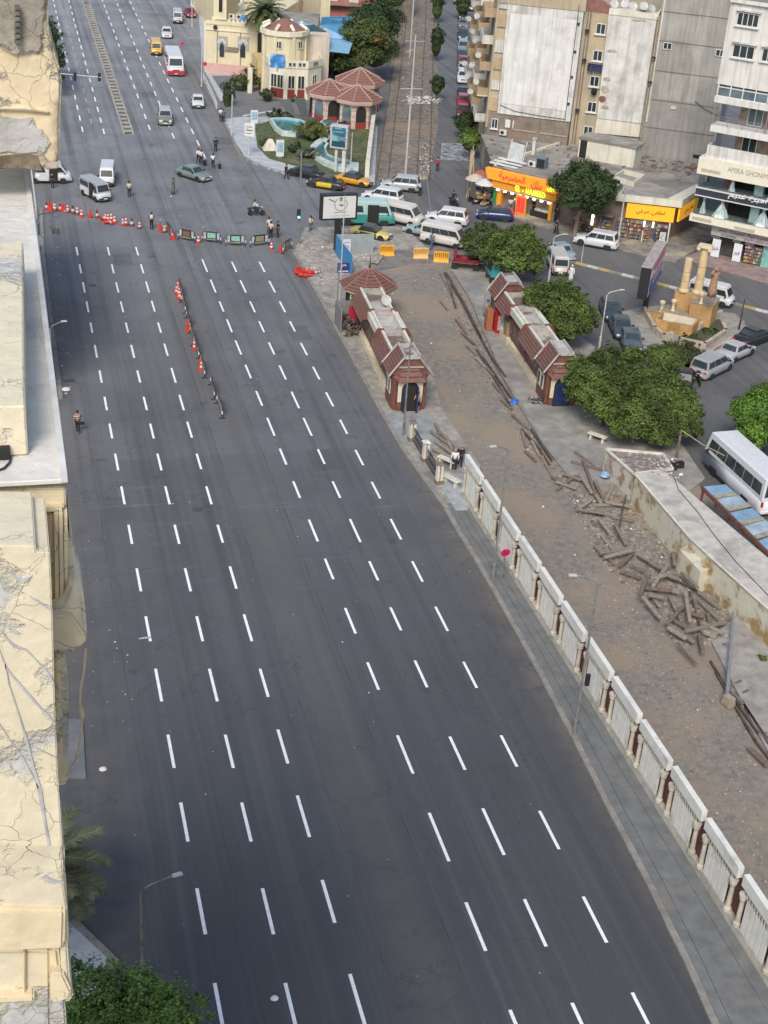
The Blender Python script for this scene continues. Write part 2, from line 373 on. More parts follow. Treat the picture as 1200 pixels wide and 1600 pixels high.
fardash(lambda y: 17.84+(y-177)*.011,178,275);fardash(lambda y: 20.36+(y-176)*.0095,174,275);fardash(lambda y: 23.0+(y-175)*.007,165,275)
def manhole(px,py,r,grating=False):
 c=g(px,py);b=MB()
 if grating: b.box((c.x,c.y,.012),(.9,.55,.02))
 else: b.lathe([(r,0),(r,.012),(r*.86,.014),(r*.84,.004),(r*.2,.006)],(c.x,c.y,0),20)
 o=b.build('manhole_cover' if not grating else 'drain_grating',mat('cast_iron',(.09,.085,.08),rough=.6,metal=.3,var=.3,vs=8));return o
structure(manhole(309,796,.38));structure(manhole(145,446,.38));structure(manhole(108,595,.4,True))
TD=[(590,412),(700,420),(790,560),(905,745),(960,800),(1100,980),(1300,1200),(1400,1900),(1190,1560),(1040,1290),(738,800),(700,740),(650,640),(600,520)]
tb=MB();tb.prism(upright([(x,y) for x,y in [(29.3,24),(29.3,84),(31.2,86),(31.2,95),(32.4,103),(32.5,124.5),(38,127.2),(44.0,126.5),(46,80),(46,24)]]),-.01,.03)
structure(tb.build('tram_reservation',M_dirt))
sheet('reservation_apron',upright(PX([(560,392),(600,378),(735,388),(715,430),(690,425),(640,415),(575,420)])),.008,mat('worn_concrete',(.19,.17,.145),rough=.9,var=.2,vs=1.2,bump=.3,col2=(.13,.12,.11),c2s=.4))
PL=PX([(710,428),(735,468),(783,583),(817,643),(849,694),(889,745)],.18)
pavement('platform',None,.18,mat('platform_paving',(.27,.255,.225),rough=.9,var=.2,vs=1.0,bump=.3,bs=10,col2=(.19,.18,.165),c2s=.22,c2lo=.48,c2hi=.62),
   world=PL+[(39.6,79.5),(45.0,79.0),(46.8,80.5),(48.0,90),(48.6,99),(47.6,108),(47.8,117),(45.2,123.5),(41,125)])
kerb(PL[::-1],h=.2,wd=.25,L=1.1,side=-1,name='platform_edge',stone='edge_stone')
pavement('platform',None,.16,mat('cement',(.28,.265,.235),rough=.9,var=.2,vs=1.4,bump=.4),world=PX([(1108,1000),(1200,1180),(1400,1400),(1400,1000),(1200,1010),(1160,960)]))
sheet('sandy_corner',upright(PX([(462,392),(480,372),(610,368),(600,400),(590,412),(560,408),(535,430),(500,450),(493,455)],.12)),.128,mat('rubble_sand',(.33,.30,.26),rough=.95,var=.3,vs=2.2,bump=.7,bs=7,col2=(.22,.2,.175),c2s=.5))
sheet('railway_bed',upright(PX([(578,280),(668,282),(684,200),(684,0),(682,-60),(612,-60),(622,0),(600,200)])),.012,
  mat('railway_dirt',(.18,.155,.125),rough=.95,var=.4,vs=1.2,bump=.6,bs=3,col2=(.25,.19,.13),c2s=.12,c2lo=.5,c2hi=.65))
sheet('worn_crossing',upright(PX([(690,224),(740,224),(742,252),(688,250)])),.014,mat('worn_speckled',(.25,.26,.27),rough=.8,var=.6,vs=1.4,detail=3))
pavement('pavement',[(741,-60),(741,176),(752,215),(780,215),(778,0),(790,-60)],.12,M_paved)
SP=[(752,300),(792,338),(850,357),(905,374),(980,392),(1060,407),(1082,392),(1110,372),(1085,362),(1052,378),(948,366),(860,344),(780,322)]
pavement('pavement',[(748,296),(790,336),(850,356),(905,373),(980,394),(1055,411),(1082,394),(1125,368),(1100,340),(1000,330),(860,300),(775,290)],.13,
   mat('shop_paving',(.21,.19,.165),rough=.85,var=.3,vs=1.0,bump=.3,col2=(.33,.30,.22),c2s=.45,c2lo=.5,c2hi=.6))
pavement('pavement',[(1066,404),(1130,424),(1260,460),(1300,430),(1120,385)],.13,mat('red_paving',(.26,.19,.165),rough=.85,var=.25,vs=1.0))
kerb(PX([(866,402),(905,412),(1000,436),(1100,462),(1210,491),(1260,503)]),h=.16,wd=.35,L=1.25,mats=[M_kerb,M_kerb,M_yel,M_whk,M_yel,M_kerb,M_whk],name='median_kerb',side=-1,gap=.05)
MI=PX([(968,490),(1000,482),(1048,478),(1100,485),(1148,492),(1160,502),(1167,515),(1140,538),(1090,566),(1055,592),(1030,600),(1006,575),(985,535)])
pavement('traffic_island',None,.13,mat('island_paving',(.27,.255,.225),rough=.9,var=.2,vs=1.2,bump=.3),world=MI)
kerb(MI+[MI[0]],h=.15,wd=.22,L=1.0,name='island_kerb',side=1 if upright(MI) == MI else -1)
GW=PX([(348,188),(362,214),(385,250),(410,262),(445,272),(500,282),(560,290),(585,290),(590,200),(580,186),(480,182),(400,184),(372,184)])
pavement('garden_pavement',None,.12,M_white_pave,world=GW)
kerb(PX([(347,188),(360,214),(372,242),(385,250),(410,262),(445,272)]),name='garden_kerb',wd=.3,L=1.1,side=1)
M_lawn=mat('lawn',(.075,.095,.035),rough=.95,var=.4,vs=1.6,bump=.5,bs=14,col2=(.15,.135,.07),c2s=.35,c2lo=.52,c2hi=.68)
LW=PX([(398,196),(402,230),(420,248),(470,262),(500,272),(570,278),(578,240),(580,205),(560,190),(500,180),(440,183)],.12)
sheet('garden_lawn',upright(LW),.145,M_lawn)
sheet('forecourt',upright(PX([(330,120),(340,150),(350,186),(400,182),(482,180),(560,186),(590,190),(592,165),(480,150),(440,150),(400,118)])),.01,mat('forecourt_asphalt',(.15,.15,.148),rough=.85,var=.15,vs=.8))
pavement('pavement',[(313,60),(318,108),(345,160),(352,154),(330,118),(400,118),(400,108),(318,106),(322,60),(318,0),(309,0)],.12,M_white_pave)
md=thing('central_reservation','long narrow ladder-like concrete kerb reservation dividing the far carriageways','reservation',(0,0,0))
xm=lambda y: 15.0+(y-176)*.0085
b=MB()
for s_ in (-.55,.55): b.slab((xm(176)+s_-.1,176,.3),(xm(176)+s_+.1,176,.3),(xm(266)+s_+.1,266,.3),(xm(266)+s_-.1,266,.3),.3)
b.build('side_rail',mat('pale_concrete',(.34,.32,.28),rough=.85,var=.2,vs=.9),md)
b=MB();b.slab((xm(176)-.45,176,.1),(xm(176)+.45,176,.1),(xm(266)+.45,266,.1),(xm(266)-.45,266,.1),.09)
b.build('earth_fill',mat('dark_earth',(.12,.115,.10),var=.3),md)
cb=MB();cb.box((0,0,.13),(.9,.5,.16));cm=cb.mesh('cross_block',mat('pale_concrete'))
for k in range(44):
 o=bpy.data.objects.new('cross_block',cm);COL.objects.link(o);o.parent=md;yy=177+k*2.0;o.location=(xm(yy),yy,.02)
# ------------------------------------------------------------------ buildings
class Wall:
 def __init__(s,p0,p1):
  s.p=Vector(p0[:2]);s.u=(Vector(p1[:2])-s.p).normalized();s.n=Vector((s.u.y,-s.u.x));s.p1=Vector(p1[:2]);s.a=math.atan2(s.u.y,s.u.x)
 def pt(s,a,z,off=0): q=s.p+s.u*a+s.n*off;return Vector((q.x,q.y,z))
 def px(s,x,y): return gv(x,y,s.p,s.p1)
 def box(s,mb,s0,s1,z0,z1,o0,o1,mi=0):
  c=s.pt((s0+s1)/2,(z0+z1)/2,(o0+o1)/2);return mb.box(c,(abs(s1-s0),abs(o1-o0),abs(z1-z0)),s.a,mi)
 def poly(s,mb,pts,o0,o1,mi=0):
  n=len(pts);a=[s.pt(x,z,o0) for x,z in pts];b=[s.pt(x,z,o1) for x,z in pts]
  return mb.add(a+b,[tuple(range(n)),tuple(range(2*n-1,n-1,-1))]+[(i,i+n,(i+1) % n+n,(i+1) % n) for i in range(n)],mi)
 def M(s,a,z,off): return facing(s.pt(a,z,off),(s.u.x,s.u.y,0),(s.n.x,s.n.y,0))
GLASS=mat('window_glass',(.035,.045,.05),rough=.12,var=.3,vs=.7)
GLASS2=mat('pale_window_glass',(.12,.16,.18),rough=.15,var=.3,vs=.7)
DARK=mat('dark_interior',(.018,.017,.016),rough=.9,var=0)
FRAME=mat('white_frame',(.6,.6,.57),rough=.5,var=.05)
GREYF=mat('grey_frame',(.2,.2,.2),rough=.6,var=.05)
M_white=mat('white_render',(.57,.56,.525),rough=.9,var=.1,vs=.9,col2=(.40,.385,.35),c2s=.35,c2lo=.53,c2hi=.66,streak=.5,bump=.25,bs=3)
M_beige=mat('beige_render',(.43,.355,.235),rough=.9,var=.12,vs=.8,col2=(.34,.285,.2),c2s=.4,streak=.5,bump=.25)
M_greyw=mat('grey_cement',(.27,.262,.24),rough=.9,var=.16,vs=.4,col2=(.33,.32,.29),c2s=.16,c2lo=.45,c2hi=.6,streak=.6,bump=.25)
M_brown=mat('brown_cement',(.20,.165,.135),rough=.95,var=.25,vs=.7,col2=(.26,.15,.11),c2s=.3,c2lo=.5,c2hi=.65,streak=.5)
M_cream=mat('cream_paint',(.62,.54,.35),rough=.85,var=.08,vs=.6,streak=.25)
M_creamw=mat('cream_white',(.60,.57,.47),rough=.85,var=.1,vs=.6,streak=.3)
M_roofc=mat('roof_screed',(.27,.255,.225),rough=.95,var=.22,vs=.8,col2=(.17,.155,.135),c2s=.3,c2lo=.48,c2hi=.62,bump=.4,bs=6)
M_tile=mat('red_roof_tile',(.16,.072,.052),rough=.7,var=.28,vs=5,col2=(.15,.085,.07),c2s=1.2,bump=.3,bs=10)
M_tilefar=mat('brown_roof_tile',(.22,.105,.08),rough=.8,var=.18,vs=5)
M_blue=mat('blue_sheet',(.075,.24,.42),rough=.45,var=.12,vs=.5,col2=(.12,.33,.50),c2s=.3)
M_metal=mat('galvanised_steel',(.34,.35,.35),rough=.45,metal=.5,var=.12,vs=3)
M_black=mat('black_metal',(.02,.02,.022),rough=.5,var=.1)
def window(wall,p,s,z,w_,h,off=.02,cols=2,rows=1,frame=FRAME,glass=GLASS,sill=True,hood=False,t=.07,name='window'):
 b=MB();wall.box(b,s-w_/2,s+w_/2,z-h/2,z-h/2+t,off,off+.09);wall.box(b,s-w_/2,s+w_/2,z+h/2-t,z+h/2,off,off+.09)
 for k in range(cols+1):
  x=s-w_/2+k*(w_-t)/cols;wall.box(b,x,x+t,z-h/2+t,z+h/2-t,off,off+.085)
 for k in range(1,rows):
  zz=z-h/2+k*h/rows;wall.box(b,s-w_/2+t,s+w_/2-t,zz-t/2,zz+t/2,off,off+.07)
 f=b.build(name,frame,p)
 wall.box(MB(),s-w_/2+.02,s+w_/2-.02,z-h/2+.02,z+h/2-.02,off-.05,off+.03).build('pane',glass,f)
 if sill: wall.box(MB(),s-w_/2-.15,s+w_/2+.15,z-h/2-.12,z-h/2-.003,off,off+.22).build('sill',FRAME if frame is FRAME else frame,f)
 if hood: wall.box(MB(),s-w_/2-.15,s+w_/2+.15,z+h/2+.12,z+h/2+.24,off,off+.3).build('hood',M_white,f)
 return f
def dish(p,loc,r=.45,az=None,name='satellite_dish'):
 b=MB();az=random.uniform(-2.2,-1.2) if az is None else az;d=Vector((math.cos(az)*.8,math.sin(az)*.8,.6)).normalized()
 c=Vector(loc)+Vector((0,0,.5));u=d.cross(Vector((0,0,1))).normalized();v=d.cross(u);n=12;vs=[c-d*.12]
 for rr,dd in ((.5,-.09),(1,0)):
  for k in range(n):
   a=2*math.pi*k/n;vs.append(c+(u*math.cos(a)+v*math.sin(a))*r*rr+d*(dd))
 fs=[(0,1+k,1+(k+1) % n) for k in range(n)]+[(1+k,1+n+k,1+n+(k+1) % n,1+(k+1) % n) for k in range(n)]
 b.add(vs,fs);b.tube([Vector(loc),c-d*.1],.03,5);b.tube([c-v*r*.9,c+d*r*.9],.015,4);b.box(c+d*r*.9,(.08,.08,.08))
 return b.build(name,mat('dish_enamel',(.45,.45,.43),rough=.5,var=.1),p)
def ac_unit(p,wall=None,s=0,z=0,off=.2,loc=None,rz=0,name='air_conditioner'):
 b=MB()
 if wall: c=wall.pt(s,z,off+.17);rz=wall.a
 else: c=Vector(loc)
 b.box(c,(.85,.32,.6),rz);f=b.build(name,mat('enamel_white',(.55,.55,.52),rough=.4,var=.08),p)
 b=MB();nrm=Matrix.Rotation(rz,3,'Z') @ Vector((0,-1,0));b.disc(c+nrm*.165+Vector((-.1*math.cos(rz),-.1*math.sin(rz),0)),.22,nrm,.02,14);b.build('fan_grille',M_black,f)
 return f
# --- the near facade of the neighbouring building, seen steeply from above on the left
def gY(px,py,Y):
 d=RM @ Vector((px-600.0,800.0-py,-FPX));t=Y/d.y;return (d.x*t,CAM_H+d.z*t)
def plaster(nm,base,bare,lo,hi,crack=1.0,bs=7):
 m=bpy.data.materials.new(nm);m.use_nodes=True;n=m.node_tree.nodes;l=m.node_tree.links;b=n['Principled BSDF'];b.inputs['Roughness'].default_value=.9
 geo=n.new('ShaderNodeNewGeometry')
 def tex(kind,s_,**kw):
  t=n.new(kind);t.inputs['Scale'].default_value=s_
  for k,v in kw.items():
   if k in t.inputs: t.inputs[k].default_value=v
  l.new(geo.outputs['Position'],t.inputs['Vector']);return t
 def rng(src,a,c,lo_=0,hi_=1):
  r=n.new('ShaderNodeMapRange');r.inputs[1].default_value=a;r.inputs[2].default_value=c;r.inputs[3].default_value=lo_;r.inputs[4].default_value=hi_;l.new(src,r.inputs[0]);return r.outputs[0]
 def mix(f,a,c):
  k=n.new('ShaderNodeMix');k.data_type='RGBA';l.new(f,k.inputs[0])
  for s_,v in (('A',a),('B',c)):
   if isinstance(v,tuple): k.inputs[s_].default_value=v+(1,)
   else: l.new(v,k.inputs[s_])
  return k.outputs['Result']
 n1=tex('ShaderNodeTexNoise',3,Detail=8,Roughness=.7).outputs[0]
 c=mix(rng(n1,.3,.7),tuple(x*.86 for x in base),tuple(min(1,x*1.07) for x in base))
 n2=tex('ShaderNodeTexNoise',.75,Detail=9,Roughness=.62).outputs[0];pf=rng(n2,lo,hi)
 c2=mix(rng(tex('ShaderNodeTexNoise',6,Detail=8,Roughness=.7).outputs[0],.35,.65),tuple(x*.68 for x in bare),tuple(x*1.12 for x in bare))
 c=mix(pf,c,c2)
 nw=tex('ShaderNodeTexNoise',2.2,Detail=4);va=n.new('ShaderNodeVectorMath');va.operation='MULTIPLY_ADD';va.inputs[1].default_value=(.45,)*3
 l.new(nw.outputs[1],va.inputs[0]);l.new(geo.outputs['Position'],va.inputs[2])
 vo=n.new('ShaderNodeTexVoronoi');vo.feature='DISTANCE_TO_EDGE';vo.inputs['Scale'].default_value=3.1;l.new(va.outputs[0],vo.inputs['Vector'])
 ck=rng(vo.outputs[0],.007,.001)
 gate=rng(tex('ShaderNodeTexNoise',.9,Detail=3).outputs[0],.44,.56)
 mm=n.new('ShaderNodeMath');mm.operation='MULTIPLY';l.new(ck,mm.inputs[0]);l.new(gate,mm.inputs[1])
 m2=n.new('ShaderNodeMath');m2.operation='MULTIPLY';m2.inputs[1].default_value=.32*crack;l.new(mm.outputs[0],m2.inputs[0])
 c=mix(m2.outputs[0],c,(.17,.14,.10))
 c=mix(rng(tex('ShaderNodeTexNoise',9,Detail=3).outputs[0],.71,.76,0,.6),c,(.16,.125,.085))
 l.new(c,b.inputs['Base Color'])
 s1=n.new('ShaderNodeMath');s1.operation='SUBTRACT';l.new(rng(tex('ShaderNodeTexNoise',bs,Detail=6).outputs[0],0,1,0,.5),s1.inputs[0]);l.new(m2.outputs[0],s1.inputs[1])
 s2=n.new('ShaderNodeMath');s2.operation='SUBTRACT';l.new(s1.outputs[0],s2.inputs[0]);l.new(pf,s2.inputs[1])
 bp=n.new('ShaderNodeBump');bp.inputs['Strength'].default_value=.9;bp.inputs['Distance'].default_value=.035;l.new(s2.outputs[0],bp.inputs['Height']);l.new(bp.outputs[0],b.inputs['Normal'])
 return m
P_y=plaster('yellow_plaster',(.66,.555,.37),(.48,.46,.41),.60,.63)
P_peel=plaster('peeling_plaster',(.64,.53,.35),(.46,.42,.35),.56,.585,bs=9)
P_grey=plaster('grey_screed',(.61,.595,.54),(.48,.465,.42),.5,.7,crack=.4)
P_pale=plaster('pale_plaster',(.65,.58,.42),(.46,.46,.43),.56,.62,crack=1.25)
P_rub=plaster('spalled_concrete',(.48,.42,.32),(.30,.27,.22),.46,.53,crack=1.4,bs=9)
nb=thing('neighbouring_building','weathered cream plaster facade with ledges and brackets seen steeply from above at the left edge','building',(0,0,0))
def face(name,pts,Y,depth,m,bevel=.012,sub=0,amp=0,smooth=False):
 """outline traced on the plane y=Y, given real depth away from us"""
 q=[gY(x,y,Y) for x,y in pts];n=len(q);vs=[(x,Y,z) for x,z in q]+[(x,Y+depth,z) for x,z in q]
 b=MB();b.add(vs,[tuple(range(n)),tuple(range(2*n-1,n-1,-1))]+[(i,i+n,(i+1) % n+n,(i+1) % n) for i in range(n)])
 o=b.build(name,m,nb)
 bm=bmesh.new();bm.from_mesh(o.data);bmesh.ops.recalc_face_normals(bm,faces=bm.faces)
 if bevel: bmesh.ops.bevel(bm,geom=list(bm.edges),offset=bevel,segments=2,affect='EDGES')
 if amp:
  from mathutils import noise
  bmesh.ops.triangulate(bm,faces=[f for f in bm.faces if len(f.verts) > 4])
  for _ in range(sub): bmesh.ops.subdivide_edges(bm,edges=[e for e in bm.edges if e.calc_length() > .18],cuts=1,use_grid_fill=True)
  for v in bm.verts: v.co += noise.noise_vector(v.co*2.3)*amp+noise.noise_vector(v.co*7)*amp*.5
 bm.to_mesh(o.data);bm.free()
 if smooth: o.data.shade_smooth()
 return o
YS=9.6
def jag(pts,n=7,a=3.2):
 out=[]
 for i,p in enumerate(pts):
  q_=pts[(i+1) % len(pts)]
  for k in range(n): t_=k/n;out.append((p[0]+(q_[0]-p[0])*t_+(random.uniform(-a,a) if k else 0),p[1]+(q_[1]-p[1])*t_+(random.uniform(-a,a) if k else 0)))
 return out
xs_,zs_=gY(106,748,YS)
MB().b2(-16,-.25,YS+.75,YS+7.0,0,zs_-.02).build('wall',P_y,nb)
def gz(px,py,z): q=g(px,py,z);return (q.x,q.y)
b=MB();t=gY(106,748,YS)[1]-gY(106,756,YS)[1]
b.prism(upright([gz(45,250,zs_),gz(106,748,zs_),(-16,YS),(-16,gz(45,250,zs_)[1])]),zs_-t,zs_)
b.build('roof_slab',P_grey,nb,bevel=.008)
b=MB();p0,p1=gz(44.2,262,zs_+.03),gz(105.3,744,zs_+.03)
b.slab((p0[0]-.05,p0[1],zs_+.03),(p1[0]-.05,p1[1],zs_+.03),(p1[0],p1[1],zs_+.03),(p0[0],p0[1],zs_+.03),.05)
b.build('slab_rim',mat('pale_mortar',(.6,.6,.57),var=.12,vs=3),nb)
zb=zs_+.42;q0,q1,q2=gz(36,378,zb),gz(38,590,zb),gz(39.5,634,zb);yb=gz(39,672,zs_)[1]
MB().prism(upright([q0,q1,(q2[0],q2[1]),(-16,q2[1]),(-16,q0[1])]),zs_+.003,zb).build('raised_kerb_block',P_pale,nb,bevel=.015)
MB().b2(-6,gz(15,684,zs_)[0],q2[1]-.06,q2[1]+.2,zs_+.006,zs_+.1).build('drain_opening',DARK,nb)
b=MB();pts=[gz(-6,735,zs_+.02),gz(6,731,zs_+.02),gz(15,722,zs_+.02),gz(17,714,zs_+.02),gz(11,704,zs_+.02),gz(2,699,zs_+.02),gz(-6,695,zs_+.02)]
b.tube([(x,y,zs_+.015) for x,y in pts],.009,6);tag(b.build('loose_cable',M_black),'black cable end curling on the grey roof slab at the left edge','cable')
YB=gz(45,268,zs_)[1]-1.3
face('parapet_block',[(-60,-120),(76,-120),(75,-40),(75,20),(76,45),(80,66),(86,85),(92,102),(96.5,120),(96,160),(94,205),(94,236),(92,250),(86,258),(72,262),(58,262),(30,265),(-60,266)],YB,2.6,P_peel,bevel=.03,sub=4,amp=.018,smooth=True)
face('parapet_ledge',[(-60,164),(70,167),(78,172),(80,177),(70,176),(-60,170)],YB-.04,.25,P_peel,sub=3,amp=.02,smooth=True)
face('spalled_patch',jag([(-60,-110),(66,-110),(70,0),(66,50),(62,82),(38,86),(20,84),(4,70),(-60,74)]),YB-.045,.2,P_rub,sub=5,amp=.02)
face('spalled_patch',jag([(-60,182),(48,184),(58,200),(76,215),(72,232),(60,238),(-60,243)]),YB-.035,.2,plaster('bare_cement',(.44,.43,.40),(.36,.35,.32),.45,.6,crack=1.3,bs=9),sub=4,amp=.012)
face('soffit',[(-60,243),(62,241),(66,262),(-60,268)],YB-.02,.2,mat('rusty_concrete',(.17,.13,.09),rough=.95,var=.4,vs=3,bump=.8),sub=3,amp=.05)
face('corner_scroll',[(60,236),(66,240),(76,254),(92,254),(90,262),(72,263),(64,256)],YB-.1,.3,P_rub,sub=2,amp=.02)
b=MB()
for k in range(7):
 a,c=gY(20+k*.2,10+k*9,YB-.1),gY(33,15+k*9,YB-.1);b.box(((a[0]+c[0])/2,YB-.12,a[1]),(.055,.09,.035))
b.build('rusted_lath',mat('old_wood',(.15,.13,.105),rough=.95,var=.3,vs=8),nb)
face('cornice',[(-60,756.5),(103,756.5),(103,764),(-60,766)],YS+.10,.7,P_rub,bevel=.01,sub=3,amp=.01)
face('cornice_band',[(-60,764),(102,763),(103,792),(-60,797)],YS+.08,.7,P_y)
face('cornice_moulding',[(-60,792),(101,789),(99,797),(84,801),(-60,805)],YS+.04,.7,P_y)
face('recessed_panel',[(-60,800),(84,798),(84,1000),(-60,1000)],YS+.22,.6,P_y)
face('panel_moulding',[(-60,805),(80,803),(80,812),(-60,815)],YS+.15,.3,P_y)
face('panel_moulding',[(-60,819),(66,818),(66,824),(-60,826)],YS+.17,.3,P_y)
face('side_wall',[(100,764),(103.5,764),(106,796),(110,822),(114,850),(119,885),(124,915),(130,932),(132,965),(100,965)],YS+.20,.5,P_pale,bevel=.02)
for x0,x1,off in ((73,84,.06),(84.2,91,.02),(91.3,98.5,.0),(98.8,105.5,.04)):
 face('fluted_pilaster',[(x0,800),(x1,799),(x1+2.2,948),(x0+2.2,955)],YS+off,.5,P_y,bevel=.03)
face('bracket',[(78,955),(98,942),(104,925),(112,908),(124,912),(131,930),(134,960),(136,985),(136,1006),(132,1013),(112,1018),(112,1024),(78,1026)],YS-.08,.55,P_pale,bevel=.03,sub=2,amp=.008,smooth=True)
face('bracket_face',[(78,964),(112,963),(122,978),(133,994),(134,1008),(118,1015),(78,1019)],YS-.16,.3,P_y,bevel=.02)
face('lower_pilaster',[(80,1026),(99,1026),(104,1050),(107.5,1072),(107,1160),(105,1225),(101,1229),(80,1229)],YS+.02,.5,P_pale,bevel=.02,sub=2,amp=.006)
face('lower_pilaster_strip',[(84,1030),(94,1030),(98,1150),(98,1222),(84,1222)],YS-.03,.3,P_y,bevel=.02)
b=MB();cp=[(134,1014),(131,1050),(126,1075),(125,1100),(127,1110),(129,1118),(127,1150),(121,1180),(112,1198),(104,1212)]
b.tube([(gY(x,y,YS-.1)[0],YS-.1,gY(x,y,YS-.1)[1]) for x,y in cp],.011,6);b.tube([(gY(x,y,YS-.1)[0],YS-.1,gY(x,y,YS-.1)[1]) for x,y in ((126.5,1106),(128.5,1120))],.022,6)
tag(b.build('hanging_cable',mat('tan_cable',(.45,.36,.25),rough=.6,var=.1)),'slack tan cable hanging from the plaster bracket above the road','cable')
YP=8.7
face('wall_panel',[(-60,852),(56,853),(57,863),(78,863),(82,960),(84.5,1060),(90,1200),(98,1326),(-60,1322)],YP,.8,P_pale,bevel=.01,sub=1,amp=0)
face('spalled_band',[(-60,1318),(98,1322),(100,1380),(103,1424),(-60,1422)],YP-.02,.7,plaster('rough_stone_band',(.60,.54,.40),(.42,.38,.31),.48,.56,crack=2,bs=3.5),sub=5,amp=.018,smooth=False)
face('lower_band',[(-60,1421),(102.5,1423),(101,1478),(97,1485),(-60,1492)],YP-.08,.8,P_y,bevel=.03)
face('side_return',[(97,1326),(99.5,1326),(106,1415),(107.5,1460),(106,1488),(97,1488)],YP+.03,.6,P_pale,bevel=.02)
face('lower_panel',[(-60,1488),(78,1486),(79,1660),(-60,1660)],YP+.12,.7,P_pale,bevel=.02)
face('lower_moulding',[(-60,1560),(54,1556),(54,1566),(-60,1572)],YP+.04,.2,P_y,bevel=.02)
face('panel_edge',[(36,1488),(40,1488),(40,1556),(36,1556)],YP+.07,.2,P_y)
face('corner_moulding',[(78,1486),(92,1482),(96,1520),(100,1548),(96,1562),(80,1566)],YP+.02,.6,P_y,bevel=.03)
face('corner_moulding',[(94,1484),(106,1482),(109,1525),(114,1552),(115,1560),(110,1566),(98,1568)],YP+.0,.6,P_pale,bevel=.02)
face('bracket',[(79,1520),(99,1522),(112,1550),(108,1562),(96,1566),(79,1568)],YP-.06,.5,P_y,bevel=.02)
face('lower_pilaster',[(79,1566),(102,1566),(104,1600),(105,1680),(79,1680)],YP+.08,.5,P_pale,bevel=.02)
M_rep=mat('grey_mortar',(.40,.41,.42),rough=.9,var=.2,vs=6)
def smear(pts,wds,Y=YP):
 b=MB();vs=[];fs=[]
 for i,(x,y) in enumerate(pts):
  x0,y0=pts[max(0,i-1)];x1,y1=pts[min(len(pts)-1,i+1)];dx,dy=x1-x0,y1-y0;L=math.hypot(dx,dy);nx,ny=-dy/L,dx/L
  for s_ in (-1,1):
   q=gY(x+nx*s_*wds[i]/2,y+ny*s_*wds[i]/2,Y-.012);vs.append((q[0],Y-.012,q[1]))
   vs.append((q[0],Y+.01,q[1]))
 for i in range(len(pts)-1):
  a=i*4;fs += [(a,a+4,a+6,a+2),(a,a+1,a+5,a+4),(a+2,a+6,a+7,a+3)]
 b.add(vs,fs);b.build('mortar_repair',M_rep,nb)
smear([(2,985),(12,1000),(22,1010),(40,1015),(55,1030),(66,1042),(76,1055),(84,1068)],[2,3,4,1,1.5,2,5,2])
smear([(-3,1010),(4,1030),(10,1045),(24,1062),(44,1085),(62,1105),(78,1122),(86,1132)],[1,1,3,3,4,3,4,3])
smear([(8,1038),(14,1070),(22,1095),(32,1125),(42,1160),(54,1205),(62,1235),(70,1285),(76,1318),(80,1340)],[1.5,1.5,2,2,4,3,7,4,4,5])
smear([(-2,1130),(14,1155),(36,1185),(52,1215),(60,1232)],[1.5,1,2,1.5,2])
smear([(16,895),(26,903),(36,908),(50,900)],[1,3,8,1]);smear([(46,932),(60,940),(74,950),(82,953)],[.8,1.6,3,1]);smear([(14,983),(24,988),(31,990)],[2,5,1])
smear([(70,1373),(82,1377),(100,1380)],[9,4,1],YP-.03);smear([(50,1166),(68,1175),(88,1184)],[1,1,1])
# --- buildings further along on the left, whose fronts just show past the slab
def simple_block(name,label,cat,poly,h,m,roof=None,par=.9):
 t=thing(name,label,cat,(0,0,0));MB().prism(upright(poly),0,h).build('wall',m,t)
 b=MB();P=upright(poly);n=len(P);c=Vector((sum(p[0] for p in P)/n,sum(p[1] for p in P)/n))
 ins=[tuple(c+(Vector(p)-c)*(1-.3/((Vector(p)-c).length))) for p in P]
 vs=[];
 for i in range(n):
  a,d=P[i],P[(i+1) % n];a2,d2=ins[i],ins[(i+1) % n]
  b.prism(upright([a,d,d2,a2]),h+.003,h+par)
 b.build('parapet',m,t);MB().prism(ins,h-.1,h+.05).build('roof',roof or M_roofc,t);return t
lb=simple_block('street_building','cream building whose balconies and dishes just show past the slab on the left','building',[(-14,98),(1.45,98),(1.5,122),(-14,122)],13.5,M_cream)
for z in (3.2,6.4,9.6,12.6):
 MB().b2(1.5,2.1,99+z*.3,121,z,z+.14).b2(2.0,2.1,99+z*.3,121,z+.14,z+1.0).build('balcony',M_creamw if z != 6.4 else M_beige,lb)
for px_,py_ in ((54,352),(54,386)):
 q=g(px_,py_,10.5);tag(dish(None,(1.95,q.y,10.5),.5,az=-1.2),'white satellite dish on the left building, %s of the two' % ('farther' if py_ == 352 else 'nearer'),'satellite dish','dishes on the left building')
ac_unit(lb,loc=(2.3,119.5,11.2),rz=1.57)
# --- apartment block with blank white party wall, and its neighbours (top right)
W0,W1=g(762,208,4.5),g(1127,258,4.5);W=Wall(W0,W1)
def block(wall,s0,s1,h,depth,m,t,off=0,name='wall'):
 b=MB();P=[tuple(wall.pt(s0,0,off)[:2]),tuple(wall.pt(s1,0,off)[:2]),tuple(wall.pt(s1,0,-depth)[:2]),tuple(wall.pt(s0,0,-depth)[:2])]
 b.prism(upright(P),0,h);return b.build(name,m,t)
RD=Vector((math.sin(R(14.5)),math.cos(R(14.5))))
a1=thing('apartment_building','beige apartment block beside the railway street with a large blank white end wall','building')
A0=W.pt(-.1,0);A1=W.pt(9.5,0)
P=[tuple(A0[:2]),tuple(A1[:2]),tuple((Vector(A1[:2])+RD*15)),tuple((Vector(A0[:2])+RD*34))]
MB().prism(upright(P),0,20.3).build('wall',M_beige,a1)
W.box(MB(),-.1,9.5,3.9,7.0,.003,.10).build('lower_wall',M_brown,a1)
